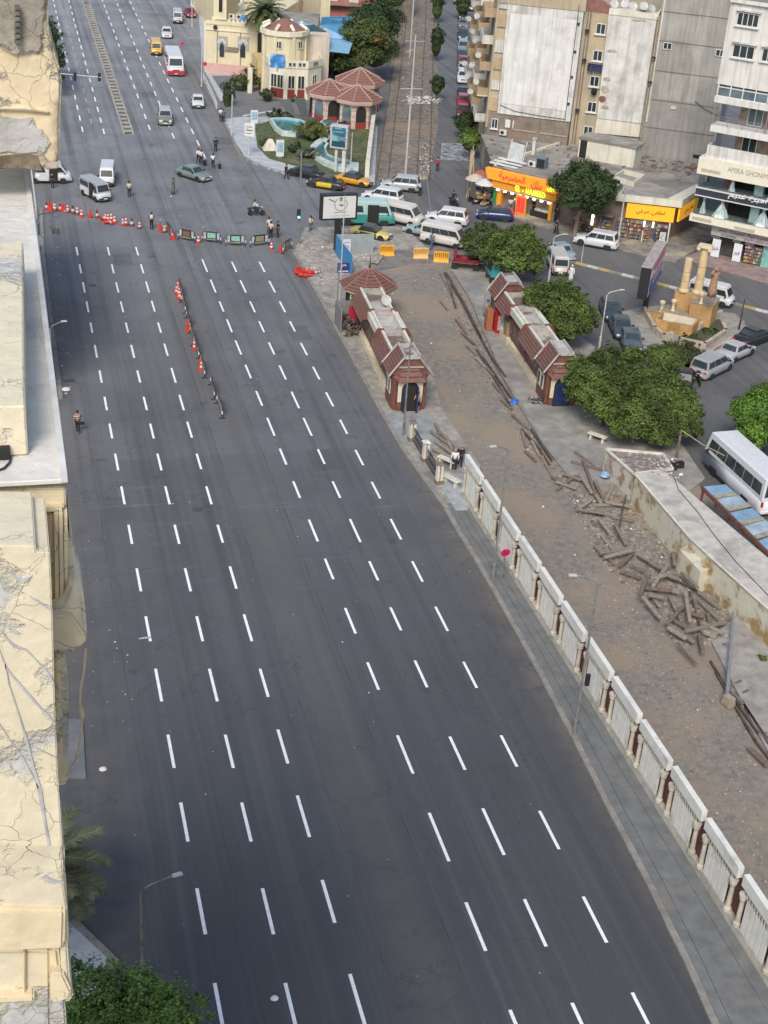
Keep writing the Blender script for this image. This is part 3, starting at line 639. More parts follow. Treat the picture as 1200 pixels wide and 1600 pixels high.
W.poly(MB(),[(.95,7.0),(9.55,7.1),(9.5,20.1),(.9,20.0)],.003,.22).build('blank_wall',M_white,a1)
W.poly(MB(),[(1.3,8.2),(8.9,8.3),(8.9,18.3),(1.3,18.2)],.222,.26).build('render_patch',mat('white_render2',(.61,.605,.575),rough=.9,var=.08,vs=.6,streak=.35,col2=(.47,.45,.41),c2s=.5,c2lo=.56,c2hi=.7),a1)
W.poly(MB(),[(-.1,19.2),(9.7,19.3),(9.7,20.6),(-.1,20.5)],-.25,.3).build('parapet',M_beige,a1)
for s_ in (2.6,5.8): W.box(MB(),s_,s_+.28,4.0,7.0,.1,.2).build('pier',M_brown,a1)
b=MB();W.box(b,2.9,5.7,5.3,5.42,.1,.2);W.box(b,6.2,9.4,5.3,5.42,.1,.2);b.build('string_course',M_beige,a1)
window(W,a1,.75,5.75,.75,1.15,.1,cols=2,frame=FRAME);
W.box(MB(),2.0,3.0,5.5,6.4,.1,.2).build('wall_board',mat('notice_white',(.6,.6,.56),var=.1),a1)
ac_unit(a1,W,1.9,4.9,.12)
W.box(MB(),8.9,8.96,7.2,20,.26,.32).tube([W.pt(1.2,8.0,.3),W.pt(3,7.5,.3),W.pt(6,7.35,.3),W.pt(9,7.35,.3)],.035,5).build('wall_cable',M_black,a1)
for z in (9.0,12.0,14.8,17.8): W.box(MB(),9.0,9.25,z,z+.25,.26,.4).build('bracket_lamp',M_black,a1)
SW=Wall(tuple(Vector(A0[:2])+RD*34),tuple(A0[:2]))
SW.box(MB(),33.2,34.0,5.2,20.4,.005,.25).build('corner_pier',M_beige,a1)
for fz in range(5):
 z=5.0+fz*3.0
 for k,s_ in enumerate((4.5,12.5,20.5,28.5)):
  b=MB();L=4.6;SW.box(b,s_-L/2,s_+L/2,z,z+.16,.005,1.35);bb=b.build('balcony',M_beige if (k+fz) % 2 else M_cream,a1)
  b=MB();SW.box(b,s_-L/2,s_+L/2,z+.162,z+1.0,1.25,1.35);SW.box(b,s_-L/2,s_-L/2+.1,z+.162,z+1.0,.005,1.248);SW.box(b,s_+L/2-.1,s_+L/2,z+.162,z+1.0,.005,1.248)
  b.build('balcony_wall',mat('orange_beige',(.42,.31,.19),rough=.9,var=.15,vs=.7,streak=.4) if (fz+k) % 3 else M_white,bb)
  window(SW,a1,s_-.9,z+1.45,1.4,1.9,.02,frame=GREYF,sill=False)
  if random.random() < .8: dish(a1,SW.pt(s_+random.uniform(-1.5,1.5),z+.8,1.5),.38)
 for s_ in (8.5,16.5,24.5): window(SW,a1,s_,z+1.3,1.2,1.4,.02,frame=FRAME)
CW=Wall(W.pt(-.1,0),W.pt(.9,0))
for z,m,h in ((7.2,'board',1.5),(9.6,'w',1.0),(11.9,'board',1.3),(13.8,'w',1.3),(16.6,'board',1.4),(18.6,'w',.6)):
 W.box(MB(),-.1,.85,z,z+h,.003,.18).build('balcony_screen',M_white if m == 'w' else mat('orange_beige',(.42,.31,.19)),a1)
a2=thing('apartment_building','beige building with four small windows beside a peeling white end wall','building')
b=MB();P=[tuple(W.pt(9.6,0,-.3)[:2]),tuple(W.pt(17.9,0,-.3)[:2]),tuple(W.pt(17.9,0,-16)[:2]),tuple(W.pt(9.6,0,-16)[:2])]
b.prism(upright(P),0,19.6);b.build('wall',M_beige,a2)
W.poly(MB(),[(12.55,7.9),(17.75,7.95),(17.7,19.3),(12.3,19.3)],-.29,.12).build('blank_wall',M_white,a2)
W.poly(MB(),[(12.5,6.2),(17.75,6.4),(17.75,7.88),(12.55,7.85)],-.29,.10).build('lower_wall',M_creamw,a2)
W.box(MB(),12.4,17.8,4,6.18,-.29,.05).build('base_wall',M_greyw,a2)
b=MB();W.poly(b,[(12.3,19.3),(17.75,19.3),(17.8,20.0),(16,19.8),(14.5,20.05),(12.3,19.9)],-.5,.2);W.box(b,17.5,17.8,19.3,20,-16,-.5);b.build('broken_parapet',M_creamw,a2)
W.poly(MB(),[(9.6,19.3),(12.3,19.3),(12.3,20.1),(10.6,20.9),(9.6,21.2)],-.7,-.25).build('gable',mat('dark_red_render',(.22,.10,.08),var=.2,vs=2),a2)
for s_,z,w_,h in ((13.1,12.3,.9,.55),(13.0,11.2,1.0,1.0),(12.95,10.0,.9,.8),(13.3,9.2,1.0,.5),(15.6,19.0,1.8,.35),(13.2,15.4,1.2,.4)):
 b=MB();n=11;pts=[(s_+math.cos(k*2*math.pi/n)*w_*random.uniform(.4,.6),z+math.sin(k*2*math.pi/n)*h*random.uniform(.35,.6)) for k in range(n)]
 W.poly(b,pts,.121,.128);b.build('peeled_patch',mat('bare_render',(.36,.32,.26),rough=.95,var=.3,vs=2),a2)
W.poly(MB(),[(12.85+math.cos(k*.7)*.42,10.1+math.sin(k*.7)*.38) for k in range(9)],.129,.134).build('bare_brick_patch',mat('bare_brick',(.17,.085,.06),var=.3,vs=6),a2)
Wb=Wall(W.pt(0,0,-.3),W.pt(10,0,-.3))
for px_,py_ in ((939,45),(934,87),(929,127),(925,167),(919,205)):
 s_,z=Wb.px(px_,py_);window(Wb,a2,s_,z,1.05,1.15,.02,cols=2,rows=1,frame=FRAME)
s_,z=Wb.px(898,48);Wb.box(MB(),s_-.2,s_+.2,z-.8,z+.8,.02,.06).build('dark_window',GLASS,a2)
lw=thing('washing','dark blue washing hung below the second window of the beige building','washing');s_,z=Wb.px(930,104);Wb.box(MB(),s_-.85,s_+.85,z+.38,z+.42,.02,.5).build('rail',M_metal,lw)
for k in range(5): Wb.box(MB(),s_-.8+k*.34,s_-.52+k*.34,z-.45-random.random()*.3,z+.38,.4,.45).build('garment',cloth(random.choice([(.01,.015,.05),(.015,.015,.02),(.02,.03,.09)])),lw)
lw2=thing('washing','small black bundle of washing under the third window of the beige building','washing');s_,z=Wb.px(929,141);MB().lathe([(.1,-.5),(.32,-.3),(.36,.1),(.15,.3)],Wb.pt(s_,z,.3),8).build('garment',cloth((.012,.012,.012)),lw2)
for s_ in (9.95,10.25,17.62): W.box(MB(),s_,s_+.09,4.6,19.6,.13 if s_ > 12 else -.28,.22 if s_ > 12 else -.18).build('drainpipe',mat('rusty_pipe',(.14,.11,.09),var=.3),a2)
for k,(s_,z) in enumerate(((10.1,17.2),(10.2,14.0),(10.15,8.4),(17.9,12.5),(17.9,15.2))): W.box(MB(),s_-.2,s_+.25,z,z+.2,-.28 if k < 3 else .1,.25).build('wall_bracket',M_black,a2)
for k in range(5): dish(a2,W.pt(12.6+k*1.05,19.75,-1.2-k % 2),.5)
a3=thing('apartment_building','tall bare grey cement wall with two tiny white windows','building')
b=MB();P=[tuple(W.pt(17.95,0,-.1)[:2]),tuple(W.pt(26.2,0,-.1)[:2]),tuple(W.pt(26.2,0,-14)[:2]),tuple(W.pt(17.95,0,-14)[:2])]
b.prism(upright(P),0,27);b.build('wall',M_greyw,a3)
for px_,py_ in ((1043,72),(1125,83)):
 s_,z=W.px(px_,py_);window(W,a3,s_,z,.95,.75,-.08,cols=2,sill=False)
s_,z=W.px(1052,168);window(W,a3,s_,z,.5,.35,-.08,cols=1,sill=False,name='vent',glass=M_white)
s_,z=W.px(1089,245);W.box(MB(),s_-.45,s_+.45,z-.2,z+.2,-.09,-.06).build('vent',DARK,a3)
for z in (7.6,10.7,13.9,17.1,20.2): W.box(MB(),18.0,25.9,z,z+.06,-.098,-.05).build('floor_joint',mat('joint_grey',(.14,.135,.125),var=.2),a3)
for s0,s1,z0,z1 in ((22.0,23.2,10.9,21),(18.2,21.8,17.3,20),(19,21.5,10.9,13.7)):
 W.box(MB(),s0,s1,z0,z1,-.097,-.085).build('render_patch',mat('cement_patch',(.34,.33,.30),rough=.9,var=.12,vs=.5,streak=.6),a3)
b=MB();c0,c1=W.px(1086,158),W.px(1118,180);b.tube([W.pt(c0[0],c0[1],.02),W.pt((c0[0]+c1[0])/2,(c0[1]+c1[1])/2-.1,.05),W.pt(c1[0]+.4,c1[1],.1)],.035,5);b.build('wall_cable',M_black,a3)
b=MB();W.box(b,18.1,18.25,8.2,26,-.05,.02);b.build('drainpipe',M_white,a3)
# --- one-storey shop row with flat roof
sr=thing('shop_row','long one-storey row of shops under a littered grey flat roof','building')
S0,S1=g(780,324),g(862,346);Y0,Y1=g(948,368),g(1045,381)
q=lambda x,y: tuple(g(x,y,4.35)[:2])
roofpoly=[q(766,262),q(857,284),tuple(Y0[:2]),q(1044,319),q(1096,289),tuple(W.pt(26.1,0,0)[:2]),tuple(W.pt(0,0,0)[:2])]
Sx=Wall(S0,S1);Yx=Wall(g(957,370),g(1046,380));Sd=Wall(g(1048,380),g(1083,357))
rp=[tuple(Sx.pt(-1.3,0)[:2]),tuple(Sx.pt(6.9,0)[:2]),tuple(Yx.pt(-.5,0)[:2]),tuple(Yx.pt((Yx.p1-Yx.p).length,0)[:2]),tuple(Sd.pt(8.5,0)[:2]),tuple(W.pt(26.1,0,.02)[:2]),tuple(W.pt(-.8,0,.02)[:2])]
rp=upright(rp)
MB().prism(rp,4.1,4.35).build('roof',M_roofc,sr)
c=Vector((sum(p[0] for p in rp)/7,sum(p[1] for p in rp)/7));ip=[tuple(c+(Vector(p)-c)*.955) for p in rp]
MB().prism(ip,0,4.098).build('wall',M_brown,sr)
def rim(a,d,h=.35,t=.25,z=4.353,m=M_creamw):
 a,d=Vector(a[:2]),Vector(d[:2]);b=MB();u=(d-a).normalized();b.box(((a.x+d.x)/2,(a.y+d.y)/2,z+h/2),((d-a).length,t,h),math.atan2(u.y,u.x));return b.build('parapet',m,sr)
rim(Yx.pt(-.3,0,.35),Yx.pt(6.4,0,.35));rim(Sd.pt(.2,0,.35),Sd.pt(8.3,0,.35));rim(Sx.pt(-1.2,0,-.2),Sx.pt(-1.2,0,-14),h=.3);rim(Sx.pt(0,0,.1),Sx.pt(6.8,0,.1),h=.22,m=M_roofc)
MB().prism(upright([tuple(Yx.pt(-.3,0,.5)[:2]),tuple(Yx.pt(6.6,0,.5)[:2]),tuple(Sd.pt(.4,0,.5)[:2]),tuple(Sd.pt(8.4,0,.5)[:2]),tuple(Sd.pt(8.4,0,-1)[:2]),tuple(Yx.pt(5,0,-1)[:2]),tuple(Yx.pt(-.3,0,-1)[:2])]),4.0,4.352).build('roof_edge_slab',M_creamw,sr)
p=[g(898,250,4.36),g(985,263,4.36)];Hx=Wall(g(902,246,4.36),g(989,262,4.36));hh=Hx.px(902,216)[1]
bh=thing('roof_house','low cream walled box house on the flat shop roof','roof house');b=MB();Lh=(Hx.p1-Hx.p).length
b.prism(upright([tuple(Hx.pt(s_,0,o)[:2]) for s_,o in ((0,0),(Lh,0),(Lh,-3.0),(0,-3.0))]),4.353,hh);b.build('wall',M_creamw,bh)
MB().prism(upright([tuple(Hx.pt(s_,0,o)[:2]) for s_,o in ((-.15,.15),(Lh+.15,.15),(Lh+.15,-3.1),(-.15,-3.1))]),hh+.002,hh+.16).build('roof',M_roofc,bh)
Hx.box(MB(),.15,.95,4.4,hh-.1,.003,.03).build('doorway',DARK,bh)
lwx=[q(958,268),q(1000,277),q(985,300),q(945,285)]
lwell=thing('light_well','low square parapet around a light well in the shop roof','light well');lp=[Vector(g(x,y,4.9)[:2]) for x,y in ((975,264),(1007,272),(990,284),(960,274))]
for i in range(4):
 a,d=lp[i],lp[(i+1) % 4];MB().box(((a.x+d.x)/2,(a.y+d.y)/2,4.62),((d-a).length+.1,.16,.52),ang(a,d)).build('wall',M_creamw,lwell)
ah=thing('air_handler','boxy blue-sided cooling unit on the roof above the orange shop sign','air conditioner');p=g(846,262,4.36)
MB().box((p.x,p.y,4.95),(1.1,1.0,1.1),R(-40)).build('casing',mat('slate_blue',(.12,.17,.22),rough=.5),ah)
MB().box((p.x-.3,p.y-.42,4.97),(.85,.3,.85),R(-40)).build('opening',DARK,ah)
MB().tube([(p.x-.8,p.y+.8,4.4),(p.x-1.9,p.y+1.7,4.42)],.12,8).build('duct',M_metal,ah)
ac=ac_unit(None,loc=tuple(g(832,256,4.75)),rz=R(-45));tag(ac,'white air conditioner outdoor unit beside the blue-sided cooling unit','air conditioner')
bf=thing('roof_lattice','white steel lattice lying at the corner of the shop roof','lattice');Fx=Wall(g(768,256,4.4),g(794,262,4.4))
for k in range(3): Fx.box(MB(),-.2,3.2,4.5+k*.05,4.62+k*.05,-.2-k*1.0,.15-k*1.0).build('beam',FRAME,bf)
Fx.poly(MB(),[(.9,4.7),(2.6,4.6),(2.8,6.6),(1.1,6.7)],-2.1,-2.03).build('panel',mat('faded_sheet',(.5,.52,.52),var=.15),bf)
for s_ in (.8,2.7): MB().tube([Fx.pt(s_,4.4,-2.0),Fx.pt(s_+.3,7.0,-2.15)],.05,5).build('post',FRAME,bf)
ch=thing('chimney','square white vent stack standing on the shop roof','chimney');p=g(833,241,4.36);MB().box((p.x,p.y,5.2),(.35,.35,1.7),R(-30)).build('stack',M_white,ch);MB().box((p.x,p.y,6.12),(.5,.5,.12),R(-30)).build('cap',M_white,ch)
rb=MB()
for k in range(260):
 s_=random.uniform(1,25);o=random.uniform(.4,9.5);pp=W.pt(s_,4.36,o)
 if k > 130: pp=W.pt(random.uniform(15,25.5),4.36,random.uniform(.3,5))
 rb.box((pp.x,pp.y,4.36+.05),(random.uniform(.08,.6),random.uniform(.05,.25),random.uniform(.04,.16)),random.uniform(0,3),random.randrange(3))
tag(rb.build('roof_litter',[mat('litter_wood',(.13,.10,.08),var=.3),mat('litter_grey',(.25,.24,.22),var=.2),mat('litter_red',(.22,.11,.08),var=.2)]),kind='stuff')
M_or=mat('orange_sign',(.80,.27,.02),rough=.4,var=.03,emit=(.85,.30,.02),es=.25)
M_orange=mat('orange_panel',(.75,.30,.03),rough=.4,var=.05)
M_red=mat('red_letters',(.8,.02,.02),rough=.4,var=0,emit=(1,.03,.02),es=1.1)
M_green=mat('green_letters',(.25,.75,.05),rough=.4,var=0,emit=(.4,1,.05),es=1.2)
M_lit=mat('lit_shop_interior',(.75,.68,.5),rough=.6,var=.3,vs=1.8,emit=(1,.88,.6),es=.45)
M_lamp=mat('shop_lamp',(.9,.9,.7),var=0,emit=(1,.97,.7),es=2.2)
M_shelfc=[mat('goods_%d' % i,c,rough=.5,var=.3,vs=5) for i,c in enumerate([(.30,.07,.06),(.42,.30,.08),(.42,.42,.40),(.08,.14,.22),(.10,.09,.08),(.32,.15,.07),(.24,.20,.16)])]
es=thing('sweet_shop','brightly lit orange shop with red Arabic letters and green lettering on its sign','shop')
Sx.poly(MB(),[(-1.6,4.3),(7.4,4.5),(7.4,3.35),(-1.2,3.2)],.5,1.15).build('upper_sign',M_or,es)
Sx.poly(MB(),[(-.75,3.22),(7.4,3.36),(7.4,2.5),(-.6,2.35)],.35,.9).build('lower_sign',M_orange,es)
text('lettering','الحضرمية',1,M_red,es,Sx.M(1.9,3.86,1.16),fit=(3.3,.95),extrude=.04,bold=.02)
text('lettering','ملك',1,M_red,es,Sx.M(5.0,3.8,1.16),fit=(1.35,.9),extrude=.04,bold=.02)
text('lettering','EL - HAMEED',1,M_green,es,Sx.M(4.2,2.86,.91),fit=(3.7,.62),extrude=.04,bold=.004,sp=1.2)
text('lettering','لك',1,M_green,es,Sx.M(6.75,3.8,1.16),fit=(.8,.6),extrude=.04)
Sx.box(MB(),-.45,6.75,2.28,2.36,.02,.9).build('soffit',FRAME,es)
for k in range(8): MB().lathe([(.05,.12),(.16,.06),(.2,-.08),(.1,-.12)],Sx.pt(-.05+k*.93,2.12,.62),10,).build('shop_lamp',M_lamp,es)
Sx.box(MB(),-.1,6.7,.15,2.25,-1.0,-.9).build('back_wall',M_lit,es)
Sx.box(MB(),-.75,-.3,.13,2.3,-.2,.35).build('pilaster',mat('shop_green',(.03,.2,.05),var=.1),es)
Sx.box(MB(),-.28,.3,.13,2.3,-.2,.33).build('pilaster',M_orange,es)
Sx.box(MB(),6.35,6.75,.13,2.3,-.2,.35).build('pilaster',M_orange,es)
Sx.box(MB(),6.8,7.1,.13,2.3,-.2,.3).build('pilaster',M_brown,es)
bd=o=Sx.poly(MB(),[(2.65,.15),(3.95,.15),(3.85,2.2),(2.5,2.25)],.9,.98).build('display_board',M_orange,es)
for s0 in (2.72,3.25): Sx.box(MB(),s0,s0+.48,.35,2.05,.981,1.0).build('red_panel',M_red,o)
Sx.box(MB(),4.1,6.3,.14,.75,-.3,.3).build('counter',DARK,es)
b=MB();Sx.box(b,4.5,6.2,.77,.95,-.3,.1);Sx.box(b,.5,2.4,.14,1.0,-.6,-.3);b.build('glass_case',mat('case',(.5,.5,.45),rough=.2,var=.4,vs=4),es)
for k in range(16): b=MB();s_=.5+random.random()*5.6;Sx.box(b,s_,s_+.25,1.1+random.random()*.7,1.3+random.random()*.7,-.85,-.5);b.build('goods',random.choice(M_shelfc),es)
ys=thing('corner_shop','corner shop with a yellow-orange Arabic sign on both of its faces','shop')
M_ysign=mat('amber_sign',(.78,.36,.02),rough=.4,var=.03,emit=(.85,.4,.02),es=.25)
z0_,z1_=2.35,3.85
Yl=(Yx.p1-Yx.p).length
Yx.box(MB(),1.0,Yl,z0_,z1_,.3,.5).build('sign',M_ysign,ys)
Sd.box(MB(),-.2,5.2,z0_+.1,z1_,.3,.5).build('side_sign',M_ysign,ys)
text('lettering','لطفي مرعي',1,mat('maroon_letters',(.12,.02,.02),var=0),ys,Yx.M((1.0+Yl)/2,3.15,.505),fit=(3.0,.7))
text('lettering','لطفي مرعي',1,mat('brown_letters',(.2,.1,.02),var=0),ys,Sd.M(2.5,3.2,.505),fit=(2.6,.6))
Yx.box(MB(),1.6,Yl-1.3,.14,2.3,-.5,-.4).build('shop_interior',mat('warm_interior',(.35,.14,.05),var=.4,vs=2,emit=(.9,.4,.12),es=.25),ys)
for s_ in (3.0,3.9): Yx.box(MB(),s_,s_+.16,1.5,2.1,.1,.2).build('strip_lamp',M_lamp,ys)
def shelves(p,wall,s0,s1,z0,z1,off,rows=5,name='shelf_rack'):
 o=wall.box(MB(),s0,s1,z0,z1,off-.25,off-.2).build(name,mat('rack_grey',(.2,.2,.2)),p);bb=[MB() for _ in M_shelfc]
 for r_ in range(rows):
  z=z0+.08+r_*(z1-z0)/rows;x=s0
  while x < s1-.12:
   w_=random.uniform(.06,.2);h=random.uniform(.4,.85)*(z1-z0)/rows;wall.box(random.choice(bb),x,min(x+w_*.93,s1),z,z+h,off-.2,off+random.uniform(-.02,.12));x += w_
 m=MB()
 for i,q_ in enumerate(bb): m.add(q_.v,q_.f,i)
 g_=m.build('goods',M_shelfc,o);g_['kind']='stuff';return o
shelves(ys,Yx,.3,1.5,.2,2.2,.35);shelves(ys,Yx,1.6,2.9,.2,2.2,.5);shelves(ys,Yx,3.1,3.7,.2,1.9,.9,rows=6);shelves(ys,Yx,4.4,5.5,.2,2.0,.6);
b=MB();Yx.box(b,5.6,5.75,.14,2.3,.0,.4);Yx.box(b,2.95,3.05,.14,1.3,.9,1.0);b.build('strip_light',M_lamp if False else FRAME,ys)
fr=thing('drinks_fridge','black and white glass-door fridge in front of the corner shop','fridge');p=Yx.pt(Yl-.9,0,1.2);MB().box((p.x,p.y,.95),(.8,.6,1.6),Yx.a).build('cabinet',M_black,fr);b=MB();c2=Yx.pt(Yl-.9,1.0,1.52);b.box(c2,(.6,.04,1.1),Yx.a);b.build('door',mat('fridge_door',(.5,.5,.5),var=.6,vs=5),fr)
ws=thing('goods_stall','jumbled stall of red and yellow packets left of the corner shop','stall')
Mx=Wall(g(893,358),g(956,371));Ml=(Mx.p1-Mx.p).length
shelves(ws,Mx,.2,2.2,.2,1.5,.3,4);shelves(ws,Mx,2.4,3.3,.2,2.1,.5,6);shelves(ws,Mx,3.4,Ml-.3,.2,1.8,.4,5)
Mx.box(MB(),0,Ml,2.3,2.42,-.3,.8).build('canopy',M_brown,ws)
Mx.box(MB(),2.25,2.45,1.1,2.2,.62,.75).build('lit_tube',M_lamp,ws)
MB().disc(Mx.pt(1.55,.75,.75),.35,(Mx.n.x,Mx.n.y,0),.1,14).build('wheel',mat('tyre',(.03,.03,.03),rough=.8),ws)
# --- white apartment tower over the dress shop (right edge)
tw=thing('apartment_tower','white apartment tower with balconies above a bridal dress shop','building')
T=Wall(g(1106,400),g(1196,420));M_tw=mat('tower_white',(.60,.59,.545),rough=.85,var=.07,vs=.5,streak=.38)
M_stone=mat('brown_stone_wall',(.26,.20,.155),rough=.9,var=.25,vs=2.2)
TL=17
def tb_(name,s0,s1,z0,z1,o0,o1,m,par=tw): b=MB();T.box(b,s0,s1,z0,z1,o0,o1);return b.build(name,m,par)
tb_('core_wall',.3,TL,0,17.2,-11,-1.2,M_stone);tb_('shop_wall',.3,TL,.13,4.0,-1.2,-1.0,DARK)
tb_('upper_wall',-1.9,TL,17.25,24.8,-10,.9,M_tw)
for z in (24.2,21.2):
 pass
for px_,py_ in ((1169,31),(1162,81)):
 s_,z=T.px(px_,py_);wl=Wall(T.pt(0,0,.9),T.pt(5,0,.9));s_,z=wl.px(px_,py_);window(wl,tw,s_,z,2.1,1.2,.02,cols=4 if py_ < 50 else 3,hood=True)
wl=Wall(T.pt(0,0,.9),T.pt(5,0,.9));s_,z=wl.px(1204,87);window(wl,tw,s_,z,1.6,1.2,.02,cols=3,hood=True)
zf=[wl.px(1115,y)[1] for y in ()]
def slab_(z0,z1,s0=-1.9,o1=.95,m=M_tw,name='balcony_slab'): return tb_(name,s0,TL,z0,z1,-1.2,o1,m)
slab_(24.85,25.2,o1=1.2);tb_('balcony_wall',-1.9,TL,25.2,26,1.1,1.2,GREYF);tb_('core_wall',.3,TL,25.2,28,-10,-1.2,M_stone)
zg0=wl.px(1122,150)[1];zg1=17.25;slab_(zg0-.6,zg0,o1=1.0)
fz=tb_('glazed_balcony',-1.75,3.3,zg0,zg0+.08,.8,.93,FRAME)
for k in range(5): tb_('mullion',-1.75+k*1.24,-1.65+k*1.24,zg0+.08,zg1-.02,.82,.93,FRAME,fz)
tb_('transom',-1.65,3.2,zg0+.85,zg0+.95,.83,.90,FRAME,fz);tb_('pane',-1.7,3.25,zg0+.96,zg1-.05,.84,.86,GLASS,fz);tb_('pane',-1.7,3.25,zg0+.09,zg0+.84,.84,.86,GLASS2,fz)
tb_('side_glazing',-1.8,-1.74,zg0+.1,zg1-.02,-1.2,.8,FRAME)
def railing(z,s0,s1,name='railing',off=.9):
 b=MB()
 for k in range(4): T.box(b,s0,s1,z+.2+k*.22,z+.23+k*.22,off,off+.03)
 x=s0
 while x <= s1: T.box(b,x,x+.04,z,z+.9,off-.005,off+.035);x += 1.5
 for k in range(3): T.box(b,s0,s0+.03,z+.25+k*.3,z+.28+k*.3,-1.2,off-.01)
 return b.build(name,GREYF,tw)
railing(zg0,3.4,TL)
zA=12.75;zB=9.85;
zA=wl.px(1115,195)[1];slab_(zA-.65,zA,s0=-1.8);railing(zA,-1.7,TL)
tb_('post',-1.75,-1.65,zA,zg0-.62,.85,.95,GREYF);tb_('post',3.55,3.65,zA,zg0-.62,.85,.95,GREYF)
zC=wl.px(1112,243)[1];tb_('balcony_wall',-1.75,TL,zC,zC+1.0,.8,.95,M_white);tb_('balcony_wall',-1.75,-1.63,zC,zC+1.0,-1.2,.798,M_white);slab_(zC-.25,zC-.003,s0=-1.75)
back=Wall(T.pt(0,0,-1.2),T.pt(5,0,-1.2))
for z,lst in ((zA,(1.9,5.5,9)),(zC,(1.8,4.9,8)),(zg0,(4.9,9))):
 for s_ in lst: window(back,tw,s_,z+1.15,1.5,2.1,.02,cols=2,rows=1,glass=GLASS2 if random.random() < .5 else GLASS,sill=False,name='balcony_door')
M_fas=mat('cream_fascia',(.66,.62,.50),rough=.6,var=.05);M_fdk=mat('navy_fascia',(.03,.035,.05),rough=.5)
z3=wl.px(1097,262)[1];tb_('fascia',-2.3,TL,z3-.55,zC-.253,-1.2,1.25,M_fas)
Lm=mat('gold_letters',(.30,.27,.2),var=0);Wm=mat('white_letters',(.8,.8,.78),var=0)
sA=Wall(T.pt(0,0,1.25),T.pt(5,0,1.25))
s_,z=sA.px(1168,270);text('lettering','AMIRA GHONIM',1,Lm,tw,T.M(s_,z,1.26),fit=(4.0,.5))
zc=sA.px(1090,341)[1];tb_('fascia',-2.2,TL,zc-.35,zc+.35,-1.2,1.4,M_fas)
for f,s0,L_ in ((zc,-1.9,2.0),(zc-.1,2.5,2.1),(z3-.1,-1.9,2.0)): tb_('fascia_plaque',s0,s0+L_,f-.16,f+.16,1.4 if f < 6 else 1.25,1.42 if f < 6 else 1.27,mat('plaque_gold',(.42,.36,.25),var=.05))
zm=sA.px(1100,300)[1];tb_('fascia',-2.1,TL,zm-.4,zm+.25,-1.2,1.15,M_fdk)
tb_('trim',-2.15,TL,zm+.253,zm+.36,-1.2,1.2,FRAME);tb_('trim',-2.15,TL,zm-.5,zm-.403,-1.2,1.2,FRAME)
s_,z=sA.px(1169,310);text('lettering','أميرة غنيم',1,Wm,tw,T.M(s_,z,1.22),fit=(4.0,.85),shear=.2,extrude=.05)
M_glz=bpy.data.materials.new('display_glass');M_glz.use_nodes=True
_b=M_glz.node_tree.nodes['Principled BSDF'];_b.inputs['Transmission Weight'].default_value=1;_b.inputs['Roughness'].default_value=.02;_b.inputs['IOR'].default_value=1.15;_b.inputs['Base Color'].default_value=(.8,.88,.88,1)
for z0,z1 in ((zc+.36,zm-.51),(zm+.37,z3-.56)):
 tb_('display_floor',-2.0,TL,z0,z0+.05,-1.2,1.1,GREYF);tb_('back_wall',.3,TL,z0,z1,-1.19,-.9,DARK)
 tb_('column',.2,.9,z0+.05,z1,-.85,-.3,mat('red_column',(.25,.08,.07)));tb_('column',3.5,4.4,z0+.05,z1,-.4,.3,mat('pale_green_column',(.40,.50,.46)))
 tb_('display_glass',-2.0,TL,z0+.06,z1-.005,1.05,1.07,M_glz);tb_('display_glass',-2.0,-1.98,z0+.06,z1-.005,-1.0,1.04,M_glz)
def dress(s_,z,full,col=(.62,.60,.55),h=1.75):
 t=thing('wedding_dress','x','dress',T.pt(s_,z,.45));r_=.78 if full else .3
 prof=[(r_,0),(r_*.8,.25),(r_*.55,.6),(r_*.3,.9),(.14,1.05),(.2,1.3),(.12,1.42),(.05,1.5)]
 b=MB();n=20;vs=[];fs=[]
 for i,(rr,zz) in enumerate(prof):
  for k in range(n):
   a=2*math.pi*k/n;f=1+(.10 if k % 2 else -.06)*(1 if i < 4 else 0);vs.append((rr*f*math.cos(a),rr*f*math.sin(a),zz*h/1.6))
 for i in range(len(prof)-1):
  for k in range(n): fs.append((i*n+k,i*n+(k+1) % n,(i+1)*n+(k+1) % n,(i+1)*n+k))
 b.add(vs,fs);b.build('dress',mat('satin_%d' % int(col[0]*100),col,rough=.5,var=.08,vs=5),t)
 MB().lathe([(.03,1.45),(.06,1.5),(.09,1.6),(.07,1.72),(.02,1.76)],(0,0,0),8).build('mannequin_head',mat('mannequin',(.55,.48,.4)),t);return t
for s_,z,f,c_,lb_ in ((-1.25,zc+.42,0,(.6,.57,.5),'slim beige gown at the left end of the lower display window'),(.65,zc+.42,1,(.68,.69,.66),'full white ball gown beside the red column of the lower display'),(4.9,zc+.42,1,(.66,.66,.66),'full white ball gown right of the pale green column, lower display'),(1.3,zm+.42,0,(.66,.6,.52),'slim ivory gown beside the red column in the upper display'),(5.3,zm+.42,0,(.55,.44,.36),'slim tan gown right of the pale green column in the upper display')):
 d_=dress(s_,z,f,c_,2.0 if f else 2.1);d_['label']=lb_;d_['group']='gowns in the bridal shop windows'
M_gs=mat('grey_sign',(.38,.38,.37),rough=.5,var=.05);M_mar=mat('dark_red_letters',(.35,.03,.05),var=0)
ph=thing('pharmacy','shop with dark red Arabic letters on a grey sign under the dress shop','shop')
def pb_(name,s0,s1,z0,z1,o0,o1,m): b=MB();T.box(b,s0,s1,z0,z1,o0,o1);return b.build(name,m,ph)
pb_('sign',.05,6.4,2.45,3.45,.3,.55,M_gs)
text('lettering','صيدلية سيدة جبر',1,M_mar,ph,T.M(3.3,3.15,.56),fit=(5.2,.5),extrude=.03);text('lettering','د. وائل ناصح',1,M_mar,ph,T.M(4.7,2.68,.56),fit=(2.4,.36));text('lettering','01223450',1,DARK,ph,T.M(1.9,2.66,.56),fit=(1.5,.22))
